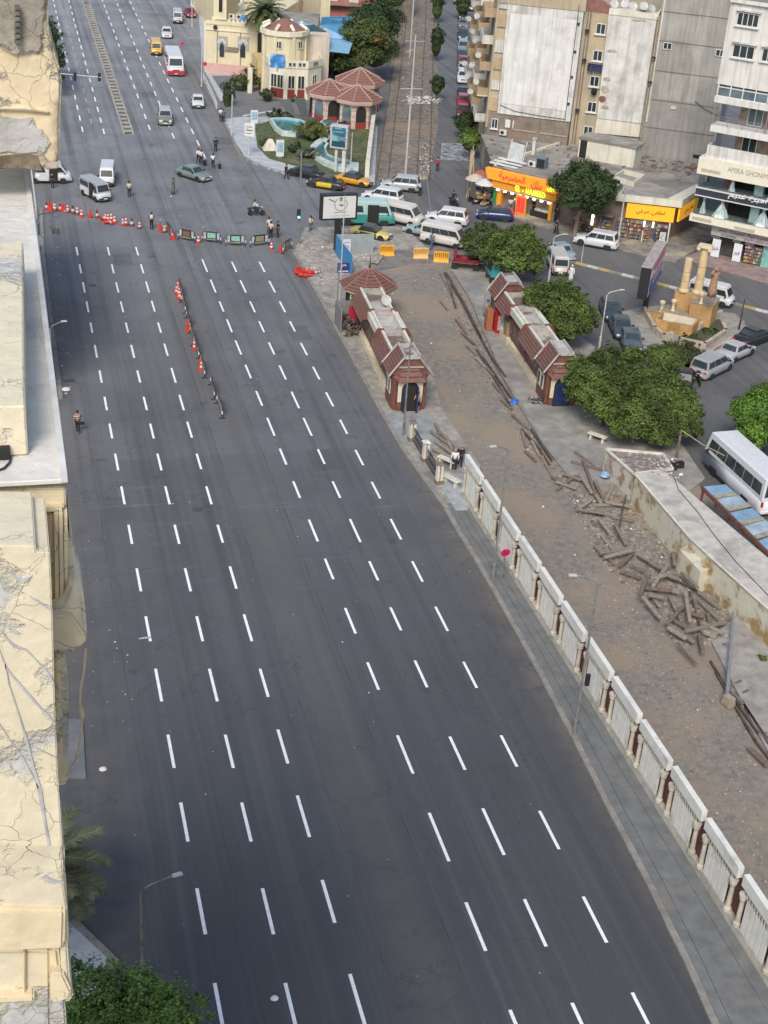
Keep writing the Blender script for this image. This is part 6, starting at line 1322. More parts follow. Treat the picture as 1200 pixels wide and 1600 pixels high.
def motorcycle(label,p0,p1,col,s_=1):
 A,B=g(*p0),g(*p1);m_=(A+B)/2;t=thing('motorcycle',label,'motorcycle',tuple(m_),ang(A,B))
 for x in (-.62,.62):
  o=MB().lathe([(.2,-.05),(.29,-.05),(.31,0),(.29,.05),(.2,.05)],(0,0,0),16).build('wheel',M_tyre,t);o.location=(x,0,.31);o.rotation_euler=(R(90),0,0);MB().lathe([(.21,-.02),(.21,.02)],(0,0,0),12).build('rim',M_rim,o)
 pm=paint(col);MB().box((.12,0,.82),(.5,.28,.22),0,0,.7).build('tank',pm,t,bevel=.04);MB().box((-.35,0,.82),(.75,.26,.1)).build('seat',M_trimb,t,bevel=.02)
 MB().box((0,0,.48),(.5,.24,.34)).tube([(.62,0,.31),(.42,0,1.0)],.04,6).tube([(-.62,0,.31),(-.1,0,.5)],.035,5).tube([(-.7,.15,.35),(.1,.15,.3)],.04,5).build('frame',M_trimb,t)
 MB().tube([(.38,-.34,1.05),(.44,0,1.02),(.38,.34,1.05)],.02,5).build('handlebar',M_metal,t);MB().lathe([(.02,-.08),(.1,0),(.1,.06)],(.56,0,.92),8).build('headlight',M_hl,t);MB().box((-.75,0,.75),(.35,.3,.2)).build('mudguard',pm,t);return t
mc1=motorcycle('dark motorcycle ridden across the junction by a rider in white',(392,337),(409,337),(.02,.02,.05))
mc2=motorcycle('small motorcycle ridden up the railway street',(706,321),(712,324),(.05,.02,.02))
mc3=motorcycle('red and black motorcycle parked behind the silver-grey minivan',(1089,593),(1093,606),(.25,.02,.02))
def barrow(label,c,rz,col,L=2.2,Wd=1.2,load=None):
 p=g(*c);t=thing('barrow',label,'cart',tuple(p),rz);b=MB();b.box((0,0,.75),(L,Wd,.08));
 b.build('deck',mat('barrow_wood',(.20,.13,.09),rough=.9,var=.3,vs=5),t)
 for x in (-L*.42,L*.42):
  for y in (-Wd/2,Wd/2):
   o=MB().lathe([(.2,-.04),(.32,-.04),(.32,.04),(.2,.04)],(0,0,0),14).build('wheel',M_tyre,t);o.location=(x,y,.32);o.rotation_euler=(R(90),0,0);MB().lathe([(.2,-.02),(.2,.02)],(0,0,0),10).build('rim',M_rim,o)
 for y in (-Wd/2,Wd/2): MB().b2(-L/2,L/2,y-.03,y+.03,.8,1.15).build('side_panel',paint(col),t)
 MB().b2(-L*.5,-L*.38,-Wd/2+.05,Wd/2-.05,.8,1.75).build('canopy',cloth(col),t)
 MB().tube([(L/2,-.4,.75),(L/2+.8,-.4,.95)],.03,5).tube([(L/2,.4,.75),(L/2+.8,.4,.95)],.03,5).build('handles',M_metal,t)
 if load: MB().lathe([(.5,0),(.55,.3),(.3,.5)],(0,0,.8),8).build('load',cloth(load),t)
 return t
barrow('dark red four-wheeled barrow left of the leafy tree',(727,420),R(-20),(.20,.015,.03),2.5,1.2,(.22,.02,.04))
barrow('small turquoise barrow under the leafy tree',(769,440),R(85),(.03,.25,.28),1.8,.8)
barrow('small street cart with a tan box, at the mouth of the railway street',(745,317),R(10),(.10,.09,.08),1.4,1.0,(.34,.27,.18))
# ------------------------------------------------------------------ people
SKIN=mat('skin',(.30,.17,.11),rough=.6,var=.05);SKINP=mat('skin_pale',(.46,.27,.20),rough=.6,var=.05);HAIR=mat('black_hair',(.012,.01,.009),rough=.6,var=.1);GHAIR=mat('grey_hair',(.25,.24,.23),rough=.7,var=.1)
def skin_mesh(name,verts,edges,rad,m,sub=1,root=0):
 me=bpy.data.meshes.new(name);me.from_pydata([Vector(v) for v in verts],edges,[]);o=bpy.data.objects.new(name,me);COL.objects.link(o)
 md=o.modifiers.new('s','SKIN');md.use_smooth_shade=True
 sv_=me.skin_vertices[0].data
 for i,r_ in enumerate(rad): sv_[i].radius=r_ if isinstance(r_,tuple) else (r_,r_);sv_[i].use_root=i == root
 if sub: o.modifiers.new('u','SUBSURF').levels=sub
 out=bpy.data.meshes.new_from_object(o.evaluated_get(bpy.context.evaluated_depsgraph_get()));bpy.data.objects.remove(o);out.name=name
 out.materials.clear();out.materials.append(m)
 return out
def joints(pose,f=1.0):
 """joint positions, figure facing +x, 1.74 m tall"""
 J=dict(pel=(0,0,.95),wst=(0,0,1.10),chs=(0,0,1.32),nck=(0,0,1.48),hd0=(.01,0,1.55),hd1=(.02,0,1.63),hd2=(.0,0,1.71))
 for s_,k in ((1,'l'),(-1,'r')):
  J['sh'+k]=(0,s_*.185,1.41);J['el'+k]=(-.02,s_*.25,1.12);J['wr'+k]=(.06,s_*.25,.88);J['hp'+k]=(0,s_*.09,.90);J['kn'+k]=(.03,s_*.10,.50);J['an'+k]=(0,s_*.10,.08);J['to'+k]=(.17,s_*.12,.035)
 if pose == 'walk':
  J['knl']=(.17,.09,.52);J['anl']=(.24,.09,.09);J['tol']=(.40,.1,.06);J['knr']=(-.02,-.09,.49);J['anr']=(-.26,-.09,.13);J['tor']=(-.12,-.1,.035)
  J['ell']=(-.13,.24,1.15);J['wrl']=(-.12,.24,.92);J['elr']=(.08,-.24,1.13);J['wrr']=(.24,-.22,.98)
 if pose == 'bent':
  for k,d in (('wst',(.12,0,1.08)),('chs',(.32,0,1.20)),('nck',(.45,0,1.27)),('hd0',(.52,0,1.28)),('hd1',(.60,0,1.30)),('hd2',(.66,0,1.36))): J[k]=d
  for s_,k in ((1,'l'),(-1,'r')): J['sh'+k]=(.40,s_*.18,1.22);J['el'+k]=(.48,s_*.22,.95);J['wr'+k]=(.62,s_*.18,.76)
 if pose in ('sit','ride'):
  dz=-.45 if pose == 'sit' else -.02
  for k in J: J[k]=(J[k][0],J[k][1],J[k][2]+dz) if k[:2] not in ('kn','an','to') else J[k]
  for s_,k in ((1,'l'),(-1,'r')):
   if pose == 'sit': J['kn'+k]=(.44,s_*.12,.47);J['an'+k]=(.44,s_*.12,.08);J['to'+k]=(.62,s_*.13,.035)
   else: J['kn'+k]=(.36,s_*.2,.74);J['an'+k]=(.08,s_*.2,.35);J['to'+k]=(.24,s_*.2,.3)
   if pose == 'ride': J['el'+k]=(.22,s_*.28,1.14);J['wr'+k]=(.46,s_*.26,1.05)
   else: J['wr'+k]=(.3,s_*.14,.60)
 if pose == 'phone': J['elr']=(.12,-.24,1.16);J['wrr']=(.22,-.12,1.38)
 if pose == 'lean': J['ell']=(.25,.22,1.25);J['wrl']=(.48,.2,1.35)
 if pose == 'statue': J['elr']=(.05,-.42,1.50);J['wrr']=(.10,-.28,1.72);J['ell']=(.1,.34,1.38);J['wrl']=(.12,.2,1.62)
 return {k: Vector(v) for k,v in J.items()}
PM={}
def figure(pose,top,bot,skinm,hair,robe,fem):
 key=(pose,top.name if top else None,bot.name,skinm.name,hair.name,robe)
 if key in PM: return PM[key]
 J=joints(pose);N=list(J);idx={k: i for i,k in enumerate(N)}
 E_=[('pel','wst'),('wst','chs'),('chs','nck'),('nck','hd0'),('hd0','hd1'),('hd1','hd2')]
 for k in 'lr': E_ += [('chs','sh'+k),('sh'+k,'el'+k),('el'+k,'wr'+k),('pel','hp'+k),('hp'+k,'kn'+k),('kn'+k,'an'+k),('an'+k,'to'+k)]
 Rr=dict(pel=(.15,.12),wst=(.135,.105),chs=(.16,.115),nck=.055,hd0=.065,hd1=.085,hd2=.06)
 for k in 'lr': Rr.update({'sh'+k: .07,'el'+k: .043,'wr'+k: .03,'hp'+k: .09,'kn'+k: .06,'an'+k: .04,'to'+k: .035})
 me=skin_mesh('body',[J[k] for k in N],[(idx[a],idx[b_]) for a,b_ in E_],[Rr[k] for k in N],skinm)
 b=MB()
 for s_,k in ((1,'l'),(-1,'r')):
  wv=J['wr'+k];d=(wv-J['el'+k]).normalized();side=Vector((1,0,0)) if abs(d.x) < .7 else Vector((0,1,0));side=(side-d*side.dot(d)).normalized();nrm=d.cross(side)
  b.tube([wv-d*.01,wv+d*.04,wv+d*.085],[.026,.04,.036],6)
  for q_,(o_,L_) in enumerate(((-.03,.06),(-.01,.075),(.011,.07),(.03,.055))):
   a_=wv+d*.08+side*o_;b.tube([a_,a_+d*L_*.55-nrm*s_*.006,a_+d*L_*.9-nrm*s_*.022],[.0095,.009,.007],4)
  a_=wv+d*.03+side*.035;b.tube([a_,a_+side*.025+d*.02,a_+side*.03+d*.05],[.012,.011,.008],4)
 hd=J['hd1'];b.tube([hd+Vector((.075,0,.02)),hd+Vector((.11,0,-.015))],[.012,.018],4)
 for s_ in (-1,1): b.disc(hd+Vector((0,s_*.085,0)),.025,(0,1,0),.02,6);
 bm=bmesh.new();bm.from_mesh(me);t_=bpy.data.meshes.new('t');t_.from_pydata(b.v,[],b.f);bm.from_mesh(t_);bm.to_mesh(me);bm.free();bpy.data.meshes.remove(t_);me.shade_smooth()
 parts=[('body',me)]
 b=MB()
 for s_ in (-1,1): b.lathe([(.004,-.008),(.009,0),(.004,.008)],tuple(hd+Vector((.088,s_*.03,.02))),5)
 parts.append(('eyes',b.mesh('eyes',HAIR)))
 b=MB();c=hd+Vector((-.012,0,.03));vs=[];
 b.lathe([(.105,-.06),(.108,.0),(.098,.05),(.06,.095),(.01,.11)],tuple(c),10);parts.append(('hair',b.mesh('hair',hair,True)))
 def sub(nm,keys,grow,m):
  ks=[k for k in N if k in keys];ix={k: i for i,k in enumerate(ks)};ed=[(ix[a],ix[b_]) for a,b_ in E_ if a in ix and b_ in ix];pts=[J[k].copy() for k in ks]
  rd_=[tuple(x+grow for x in Rr[k]) if isinstance(Rr[k],tuple) else Rr[k]+grow for k in ks]
  parts.append((nm,skin_mesh(nm,pts,ed,rd_,m,root=ks.index('pel'))))
 if robe:
  b=MB();P_=J['pel'];w_=.9 if pose != 'walk' else 1.1
  prof=[(.27*w_,-P_.z+.1),(.23*w_,-P_.z+.45),(.19,-.1),(.165,.1),(.185,.32),(.17,.44),(.08,.53)]
  b.lathe(prof,(P_.x,P_.y,P_.z),14,sx=.85);parts.append(('robe',b.mesh('robe',top,True)))
  sub('sleeves',('pel','wst','chs','shl','shr','ell','elr','wrl','wrr'),.02,top)
 else:
  if top: sub('shirt',('pel','wst','chs','shl','shr','ell','elr')+(('wrl','wrr') if 'long' in top.name or pose in ('ride',) else ()),.016,top)
  sub('trousers',('pel','hpl','hpr','knl','knr')+(('anl','anr') if 'short' not in bot.name else ()),.019 if top else .017,bot)
  b=MB()
  for k in 'lr':
   a_,t2=J['an'+k],J['to'+k];b.tube([a_+Vector((-.05,0,-.03)),(a_+t2)/2,t2+(t2-a_)*.15],[.048,.05,.04],6)
  parts.append(('shoes',b.mesh('shoes',M_trimb)))
 PM[key]=parts;return parts
def person(label,foot,toward,pose,top,bot,skinm=None,hair=None,robe=False,z=0,scale=1.0,group=None,name='person',world=None,cat='person'):
 p=Vector(world) if world else g(*foot,z);q_=g(*toward,z) if toward else p+Vector((0,-1,0))
 t=thing(name,label,cat,tuple(p),ang(p,q_),group);t.scale=(scale,)*3
 for nm,me in figure(pose,top,bot,skinm or SKIN,hair or HAIR,robe,False):
  o=bpy.data.objects.new(nm,me);COL.objects.link(o);o.parent=t
 return t
wht=cloth((.60,.60,.60));blk=cloth((.015,.015,.018));dk=cloth((.03,.03,.035));nvy=cloth((.02,.03,.06));pnk=cloth((.55,.42,.40));crm=cloth((.50,.42,.30));gry=cloth((.10,.105,.11));jean=cloth((.06,.11,.17));pblue=cloth((.35,.42,.48))
wl_=mat('white_long',(.60,.60,.60),rough=.9,var=.08,vs=9);bl_=mat('black_long',(.015,.015,.018),rough=.9,var=.1,vs=9);shorts=mat('black_shorts',(.02,.02,.025),rough=.9,var=.1)
def stripes():
 m=bpy.data.materials.new('striped_shirt');m.use_nodes=True;n=m.node_tree.nodes;l=m.node_tree.links;geo=n.new('ShaderNodeNewGeometry');sp=n.new('ShaderNodeSeparateXYZ');l.new(geo.outputs['Position'],sp.inputs[0])
 a=n.new('ShaderNodeMath');a.operation='MULTIPLY';a.inputs[1].default_value=6.2;l.new(sp.outputs[2],a.inputs[0]);f=n.new('ShaderNodeMath');f.operation='FRACT';l.new(a.outputs[0],f.inputs[0])
 c=n.new('ShaderNodeMath');c.operation='GREATER_THAN';c.inputs[1].default_value=.5;l.new(f.outputs[0],c.inputs[0]);x=n.new('ShaderNodeMix');x.data_type='RGBA';l.new(c.outputs[0],x.inputs[0]);x.inputs['A'].default_value=(.55,.38,.33,1);x.inputs['B'].default_value=(.09,.05,.05,1)
 l.new(x.outputs['Result'],n['Principled BSDF'].inputs['Base Color']);n['Principled BSDF'].inputs['Roughness'].default_value=.9;return m
strp=stripes()
def bag(label,p,d=(.3,.2,.35),m=None,name='bag',handle=True):
 t=thing(name,label,name.replace('_',' '),tuple(p));MB().box((0,0,d[2]/2+.05),d,.3,0,.9).build('case',m or blk,t,bevel=.02)
 if handle: MB().tube([(-.08,0,d[2]),(-.08,0,d[2]+.4),(.08,0,d[2]+.4),(.08,0,d[2])],.012,4).build('handle',M_metal,t)
 return t
person('man in a red-brown striped shirt walking away on the near left lane',(122,676),(126,640),'walk',strp,blk,scale=1.0)
w_=g(122,676);bag('small black bag in the hand of the striped-shirt walker',(w_.x+.34,w_.y+.05,.55),(.3,.12,.22),handle=False)
off=person('traffic officer in black with a white hi-vis vest at the cone line',(237,358),(250,380),'stand',blk,blk,scale=1.0)
MB().lathe([(.185,0),(.205,.18),(.20,.3),(.12,.36)],(0,0,1.12),10,sx=.75).build('hi_vis_vest',mat('hi_vis',(.5,.6,.45),rough=.7,var=.3,vs=8),off)
person('man in a cream shirt and dark trousers standing beyond the cones',(202,308),(202,280),'stand',crm,dk)
person('man in a long grey robe walking across the junction',(271,303),(290,308),'walk',gry,gry,robe=True)
person('left one of the two in white pulling a suitcase',(310,255),(300,246),'walk',wht,blk)
person('right one of the two in white walking side by side',(314.5,257),(306,250),'walk',wht,blk)
bag('black suitcase trailing behind the pair in white',g(320,259),(.35,.25,.6),name='suitcase')
person('lone walker in white pulling a suitcase near the garden',(333,263),(327,250),'walk',wht,blk);bag('black suitcase of the lone walker in white',g(343,264),(.3,.22,.55),name='suitcase')
person('person in black standing at the tip of the white pavement',(337,237),(337,210),'stand',bl_,blk)
person('man in black walking towards the parked black saloon',(447,280),(458,284),'walk',bl_,blk)
person('man in a pale pink shirt at the right end of the barriers',(423,372),(425,350),'stand',pnk,blk);person('man in white behind the one in the pink shirt',(420,365),(432,372),'stand',wht,dk);person('man in a black shirt facing the two by the barriers',(434,371),(424,372),'stand',blk,dk)
bp_=person('walker in white with a dark backpack near the traffic light',(485,363),(470,366),'walk',wht,gry);MB().box((-.2,0,1.28),(.18,.28,.4)).build('backpack',blk,bp_,bevel=.03)
person('bare-chested man in black shorts standing at the kiosk wall',(651,645),(651,600),'stand',None,shorts,skinm=SKINP)
person('man in a white shirt and black trousers on the broken pavement',(709,736),(712,700),'stand',wl_,blk,hair=GHAIR);person('grey-haired man in a black jacket beside the one in white',(718,730),(716,715),'walk',bl_,blk,hair=GHAIR)
person('person in pale blue leaning behind the silver estate car',(656,306),(650,302),'bent',pblue,dk);person('pedestrian in blue beside the nearest white minibus',(674,389),(668,392),'walk',jean,jean)
person('driver in dark clothes standing at the open minibus door',(82,294),(88,285),'stand',blk,dk)
person('customer in a pink-striped white shirt outside the orange shop',(796,333),(800,310),'stand',mat('pale_striped',(.55,.45,.46),var=.3,vs=12),dk,z=.13);person('second customer in pale clothes outside the orange shop',(805,330),(802,322),'stand',wht,gry,z=.13);person('customer in black inside the doorway of the orange shop',(833,335),(830,325),'stand',blk,blk,z=.13)
person('woman in dark clothes on the pavement right of the orange shop',(868,347),(866,362),'walk',blk,dk,z=.13);person('person in black stepping off the kerb under the dark tree',(868,366),(876,370),'walk',nvy,blk)
person('person in white robe and headscarf below the white van',(891,441),(884,452),'stand',wht,wht,robe=True,hair=wht)
person('shopper in blue at the corner shop shelves',(1023,377),(1020,368),'stand',jean,jean,z=.13);person('vendor in white seated at the mouth of the railway street',(758,314),(750,320),'sit',wht,wht,z=.1)
person('man in red standing near the tracks at the railway street mouth',(683,268),(690,262),'stand',cloth((.35,.03,.04)),dk);person('man in white and jeans leaning over the right kiosk goods',(788,500),(778,500),'bent',pblue,jean,z=.18)
person('distant pedestrian in white by the far garden railing',(345,190),(340,180),'walk',wht,dk);person('distant pedestrian in grey by the far garden railing',(349,192),(352,182),'walk',gry,dk)
def rider(mc,top,lb_):
 c=mc.location;a=mc.rotation_euler[2];t=person(lb_,None,None,'ride',top,dk,world=(c.x-.22*math.cos(a),c.y-.22*math.sin(a),c.z));t.rotation_euler=(0,0,a);return t
rider(mc1,wl_,'motorcyclist in a white shirt crossing the junction');rider(mc2,bl_,'motorcyclist in dark clothes in the railway street')
p=g(1111,465,3.76);terra=mat('terracotta',(.34,.20,.12),rough=.8,var=.25,vs=6)
sf=figure('statue',terra,terra,terra,terra,True,False)
for nm,me in sf:
 me=me.copy();me.materials.clear();me.materials.append(terra);o=bpy.data.objects.new({'body': 'figure','robe': 'drapery'}.get(nm,nm),me);COL.objects.link(o);o.parent=st
st.location=tuple(p);st.rotation_euler=(0,0,R(-60));st.scale=(1.9,1.9,1.55)
dg=thing('dog','brown stray dog standing on the asphalt left of the lane lines','dog',tuple(g(87,366)),R(160));fur=mat('brown_fur',(.12,.08,.05),rough=.95,var=.3,vs=12)
V=[(0,0,.48),(.25,0,.50),(.40,0,.62),(.50,0,.70),(.62,0,.66),(-.25,0,.50),(-.5,0,.62),(.27,.09,.30),(.27,.09,.03),(.27,-.09,.30),(.22,-.09,.03),(-.22,.08,.36),(-.32,.08,.2),(-.28,.08,.03),(-.22,-.08,.36),(-.3,-.08,.2),(-.24,-.08,.03)]
o=bpy.data.objects.new('body',skin_mesh('body',V,[(0,1),(1,2),(2,3),(3,4),(0,5),(5,6),(1,7),(7,8),(1,9),(9,10),(5,11),(11,12),(12,13),(5,14),(14,15),(15,16)],[.12,.13,.08,.085,.04,.11,.025,.04,.028,.04,.028,.06,.035,.028,.06,.035,.028],fur));COL.objects.link(o);o.parent=dg
b=MB()
for s_ in (-1,1): b.tube([(.48,s_*.05,.76),(.47,s_*.07,.84)],[.03,.008],5)
b.build('ears',fur,dg)
# ------------------------------------------------------------------ trees and plants
def leaf_mat(name,c,c2,tr=.12):
 m=bpy.data.materials.new(name);m.use_nodes=True;n=m.node_tree.nodes;l=m.node_tree.links;b=n['Principled BSDF']
 geo=n.new('ShaderNodeNewGeometry');mx=n.new('ShaderNodeMix');mx.data_type='RGBA';l.new(geo.outputs['Random Per Island'],mx.inputs[0]);mx.inputs['A'].default_value=c+(1,);mx.inputs['B'].default_value=c2+(1,)
 nz=n.new('ShaderNodeTexNoise');nz.inputs['Scale'].default_value=.55;nz.inputs['Detail'].default_value=4;l.new(geo.outputs['Position'],nz.inputs['Vector'])
 r_=n.new('ShaderNodeMapRange');r_.inputs[1].default_value=.35;r_.inputs[2].default_value=.65;r_.inputs[3].default_value=.5;r_.inputs[4].default_value=1.2;l.new(nz.outputs[0],r_.inputs[0])
 m2=n.new('ShaderNodeMix');m2.data_type='RGBA';m2.blend_type='MULTIPLY';m2.inputs[0].default_value=1;l.new(mx.outputs['Result'],m2.inputs['A']);l.new(r_.outputs[0],m2.inputs['B'])
 l.new(m2.outputs['Result'],b.inputs['Base Color']);b.inputs['Roughness'].default_value=.6;b.inputs['Specular IOR Level'].default_value=.3
 tl=n.new('ShaderNodeBsdfTranslucent');l.new(m2.outputs['Result'],tl.inputs[0]);ms=n.new('ShaderNodeMixShader');ms.inputs[0].default_value=tr;l.new(b.outputs[0],ms.inputs[1]);l.new(tl.outputs[0],ms.inputs[2]);l.new(ms.outputs[0],n['Material Output'].inputs['Surface']);return m
L_mid=leaf_mat('ficus_leaves',(.058,.098,.02),(.145,.19,.04));L_dark=leaf_mat('dark_leaves',(.032,.06,.022),(.065,.10,.032));L_bright=leaf_mat('bright_leaves',(.07,.13,.015),(.14,.20,.03));L_olive=leaf_mat('olive_leaves',(.06,.07,.02),(.12,.12,.035));L_grey=leaf_mat('silver_leaves',(.17,.18,.15),(.27,.28,.24));L_vivid=leaf_mat('vivid_leaves',(.06,.14,.018),(.15,.26,.036))
BARK=mat('bark',(.15,.11,.08),rough=.95,var=.3,vs=4,bump=.8);DBARK=mat('dark_bark',(.05,.04,.03),rough=.95,var=.3,vs=4);BARKP=mat('pinkish_bark',(.30,.20,.15),rough=.95,var=.25,vs=4)
RNG=np.random.default_rng(11)
def crown_mesh(name,lobes,n,size,m,fill=.35):
 """lobes: (x,y,z,rx,ry,rz). leaf sprays scattered over and through the lobes; sprays sit in tufts so the outline breaks up"""
 lb_=np.array(lobes,float);vol=(lb_[:,3]*lb_[:,4]*lb_[:,5])**.67;pr=vol/vol.sum();V=[];n=int(n*1.7) if n > 4000 else n;size=size*.76 if n > 4000 else size;NT=max(8,n//34)
 tl=RNG.choice(len(lb_),NT,p=pr);d=RNG.normal(size=(NT,3));d[:,2]=np.where(d[:,2] < -.3,-d[:,2]*.5,d[:,2]);d /= np.linalg.norm(d,axis=1)[:,None]
 rad=1-fill*RNG.random(NT)**1.6;rad *= 1+.13*RNG.normal(size=NT)
 tc_=lb_[tl,:3]+d*lb_[tl,3:]*rad[:,None];tr=.25*np.min(lb_[tl,3:],axis=1)*(0.5+1.0*RNG.random(NT))
 ti=RNG.integers(0,NT,n);off=RNG.normal(size=(n,3));off /= np.linalg.norm(off,axis=1)[:,None];off *= (RNG.random(n)**.5)[:,None]
 c=tc_[ti]+off*tr[ti][:,None];outd=off*.6+d[ti]*.8+np.array([0,0,.45]);nn=outd+RNG.normal(size=(n,3))*.5;nn /= np.linalg.norm(nn,axis=1)[:,None]
 r3=RNG.normal(size=(n,3));u=np.cross(nn,r3);u /= np.linalg.norm(u,axis=1)[:,None];v=np.cross(nn,u);s=size*(.6+.8*RNG.random(n))[:,None]
 q=np.stack([c-u*s*.5,c-v*s*.28+nn*s*.07,c+u*s*.5,c+v*s*.28+nn*s*.07],1).reshape(-1,3)
 me=bpy.data.meshes.new(name);me.vertices.add(n*4);me.vertices.foreach_set('co',q.ravel().astype('f'));me.loops.add(n*4);me.loops.foreach_set('vertex_index',np.arange(n*4,dtype='i'));me.polygons.add(n);me.polygons.foreach_set('loop_start',np.arange(0,n*4,4,dtype='i'));me.update(calc_edges=True);me.materials.append(m);return me
def tree(name,label,cat,base,crown,n,size,m,group=None,trunk_h=None,lean=(0,0),bark=None,tr=.25,inner=True):
 """crown: lobes relative to the base"""
 t=thing(name,label,cat,tuple(base),0,group)
 o=bpy.data.objects.new('crown',crown_mesh('crown',crown,n,size,m));COL.objects.link(o);o.parent=t
 cx=sum(c[0] for c in crown)/len(crown);cy=sum(c[1] for c in crown)/len(crown);cz=sum(c[2] for c in crown)/len(crown)
 b=MB();b.tube([(0,0,0),(cx*.15+lean[0]*.3,cy*.15,cz*.4),(cx*.6+lean[0],cy*.6+lean[1],cz*.85)],[tr,tr*.75,tr*.5],8)
 for c in crown: b.tube([(cx*.35,cy*.35,cz*.55),((c[0]+cx*.4)/1.5,(c[1]+cy*.4)/1.5,c[2]*.8),(c[0],c[1],c[2]+c[5]*.5)],[tr*.5,tr*.3,tr*.1],5)
 b.build('trunk',bark or BARK,t)
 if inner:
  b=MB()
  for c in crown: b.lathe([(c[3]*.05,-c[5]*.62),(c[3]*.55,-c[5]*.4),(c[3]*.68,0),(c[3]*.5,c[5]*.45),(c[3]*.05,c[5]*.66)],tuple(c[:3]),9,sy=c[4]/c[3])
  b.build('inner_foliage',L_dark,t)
 return t
def lobes_px(base,items,depth=1.0):
 """items: (px,py,z,radius in m) -> lobes relative to base"""
 out=[]
 for x,y,z,r_ in items: p=g(x,y,z);out.append((p.x-base.x,p.y-base.y,z,r_,r_*depth,r_*.85))
 return out
B=g(898,366);tree('street_tree','round dark tree with a bare pinkish trunk between the two lit shops','tree',B,lobes_px(B,[(910,297,5.2,2.6),(885,290,5.0,1.7),(938,300,5.0,1.8),(912,275,6.2,1.9),(900,318,4.0,1.5),(930,318,4.0,1.4),(945,285,5.5,1.3)]),11000,.34,L_dark,bark=BARKP,trunk_h=2)
B=g(748,418);tree('ficus_tree','darker leafy tree above the barrows, left of the pair by the kiosks','tree',B,lobes_px(B,[(750,372,2.6,1.6),(738,382,2.2,1.2),(765,365,2.7,1.3),(760,395,1.9,1.3),(745,395,1.8,1.1)]),7500,.30,leaf_mat('deep_leaves',(.045,.07,.022),(.095,.125,.04)))
B=g(810,440);tree('ficus_tree','brighter leafy tree left of the street lamp, behind the upper right kiosks','tree',B,lobes_px(B,[(805,385,3.0,2.0),(835,395,2.6,1.4),(785,378,2.9,1.4),(800,410,2.2,1.8),(830,415,2.0,1.3),(785,400,2.3,1.4),(812,368,3.6,1.3)]),12000,.28,L_mid)
B=g(880,545);tree('ficus_tree','leafy tree in the middle, between the kiosk row and the parked cars','tree',B,lobes_px(B,[(868,480,3.4,2.2),(900,495,2.9,1.7),(842,466,3.4,1.5),(832,482,3.2,1.1),(880,515,2.2,1.9),(910,510,2.2,1.3),(845,490,2.6,1.2),(875,455,3.7,1.3),(900,470,3.4,1.2)]),14000,.27,L_mid)
B=g(940,668);tree('ficus_tree','broad leafy tree beside the blue kiosk door','tree',B,lobes_px(B,[(930,590,3.4,1.9),(905,575,3.2,1.2),(955,570,3.7,1.6),(920,620,2.4,1.6),(950,640,2.0,1.7),(905,600,2.9,1.1),(965,605,3.3,1.7),(985,560,3.7,1.2)]),17000,.25,L_mid)
B=g(1020,690);tree('ficus_tree','big leafy tree beyond the ruined shed, right of the one by the blue door','tree',B,lobes_px(B,[(1020,610,3.5,2.1),(1055,625,3.0,1.7),(990,600,3.6,1.6),(1000,650,2.4,1.9),(1045,660,2.0,1.7),(1070,650,2.2,1.3),(980,670,1.6,1.5),(1030,680,1.4,1.4),(1035,585,3.9,1.2),(1078,675,1.6,1.0)]),22000,.25,L_mid)
B=g(1190,700);tree('street_tree','bright green tree cut off by the right edge above the white coach','tree',B,lobes_px(B,[(1185,650,3.2,1.9),(1165,645,3.0,1.2),(1200,630,3.8,1.6),(1180,680,2.2,1.5),(1215,665,3.0,2.0)]),14000,.26,L_vivid)
B=g(565,118);tree('flame_tree','big feathery green tree with a few orange flowers beside the railway','tree',B,lobes_px(B,[(560,85,4.2,3.4),(575,65,6,3.2),(540,100,3.2,2.6),(585,90,3.5,2.6),(600,75,4.0,2.2),(560,55,7,2.6),(535,105,2.5,1.8)]),15000,.42,leaf_mat('feather_leaves',(.06,.09,.024),(.13,.155,.045)))
fb=MB()
for k in range(60): c=g(random.gauss(592,6),random.gauss(57,4),6.8);fb.box(c,(.25,.2,.15),random.random()*3)
tag(fb.build('flower_cluster',mat('orange_flowers',(.55,.10,.03),var=.2)),'patch of orange blossom on the big feathery tree','flowers')
B=g(585,60);tree('street_tree','darker tree at the top behind the feathery one','tree',B,lobes_px(B,[(590,40,5,3.2),(570,38,5,2.8),(605,30,5,2.6),(585,25,6,2.6),(603,50,4,2.0)]),9000,.45,L_dark)
B=g(610,12);tree('street_tree','tree at the very top edge left of the tram pole','tree',B,lobes_px(B,[(605,0,4,3),(590,5,4,2.4),(600,-12,5,3)]),5000,.5,leaf_mat('far_leaves',(.06,.09,.03),(.10,.13,.05)))
def clipped(px_,py_,h,r_,m,label,n=2500,size=.25,name='clipped_tree',z0=.8):
 B=g(px_,py_);t=thing(name,label,'tree' if 'tree' in name else 'shrub',tuple(B));lob=[(0,0,z0+(h-z0)*.5,r_,r_,(h-z0)*.5),(0,0,z0+(h-z0)*.62,r_*.9,r_*.9,(h-z0)*.36)]
 o=bpy.data.objects.new('crown',crown_mesh('crown',lob,n,size,m));COL.objects.link(o);o.parent=t
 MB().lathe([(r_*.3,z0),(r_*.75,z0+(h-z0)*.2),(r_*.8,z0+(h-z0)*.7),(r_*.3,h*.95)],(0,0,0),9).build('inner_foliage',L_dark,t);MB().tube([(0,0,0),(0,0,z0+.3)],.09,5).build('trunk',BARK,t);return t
clipped(725,216,3.2,1.5,L_dark,'dark round clipped tree at the end of the parked cars',4500)
clipped(732,250,3.6,1.25,leaf_mat('lime_leaves',(.09,.15,.02),(.15,.21,.04)),'bright lime clipped tree, nearest in the railway street',4500,z0=1.2)
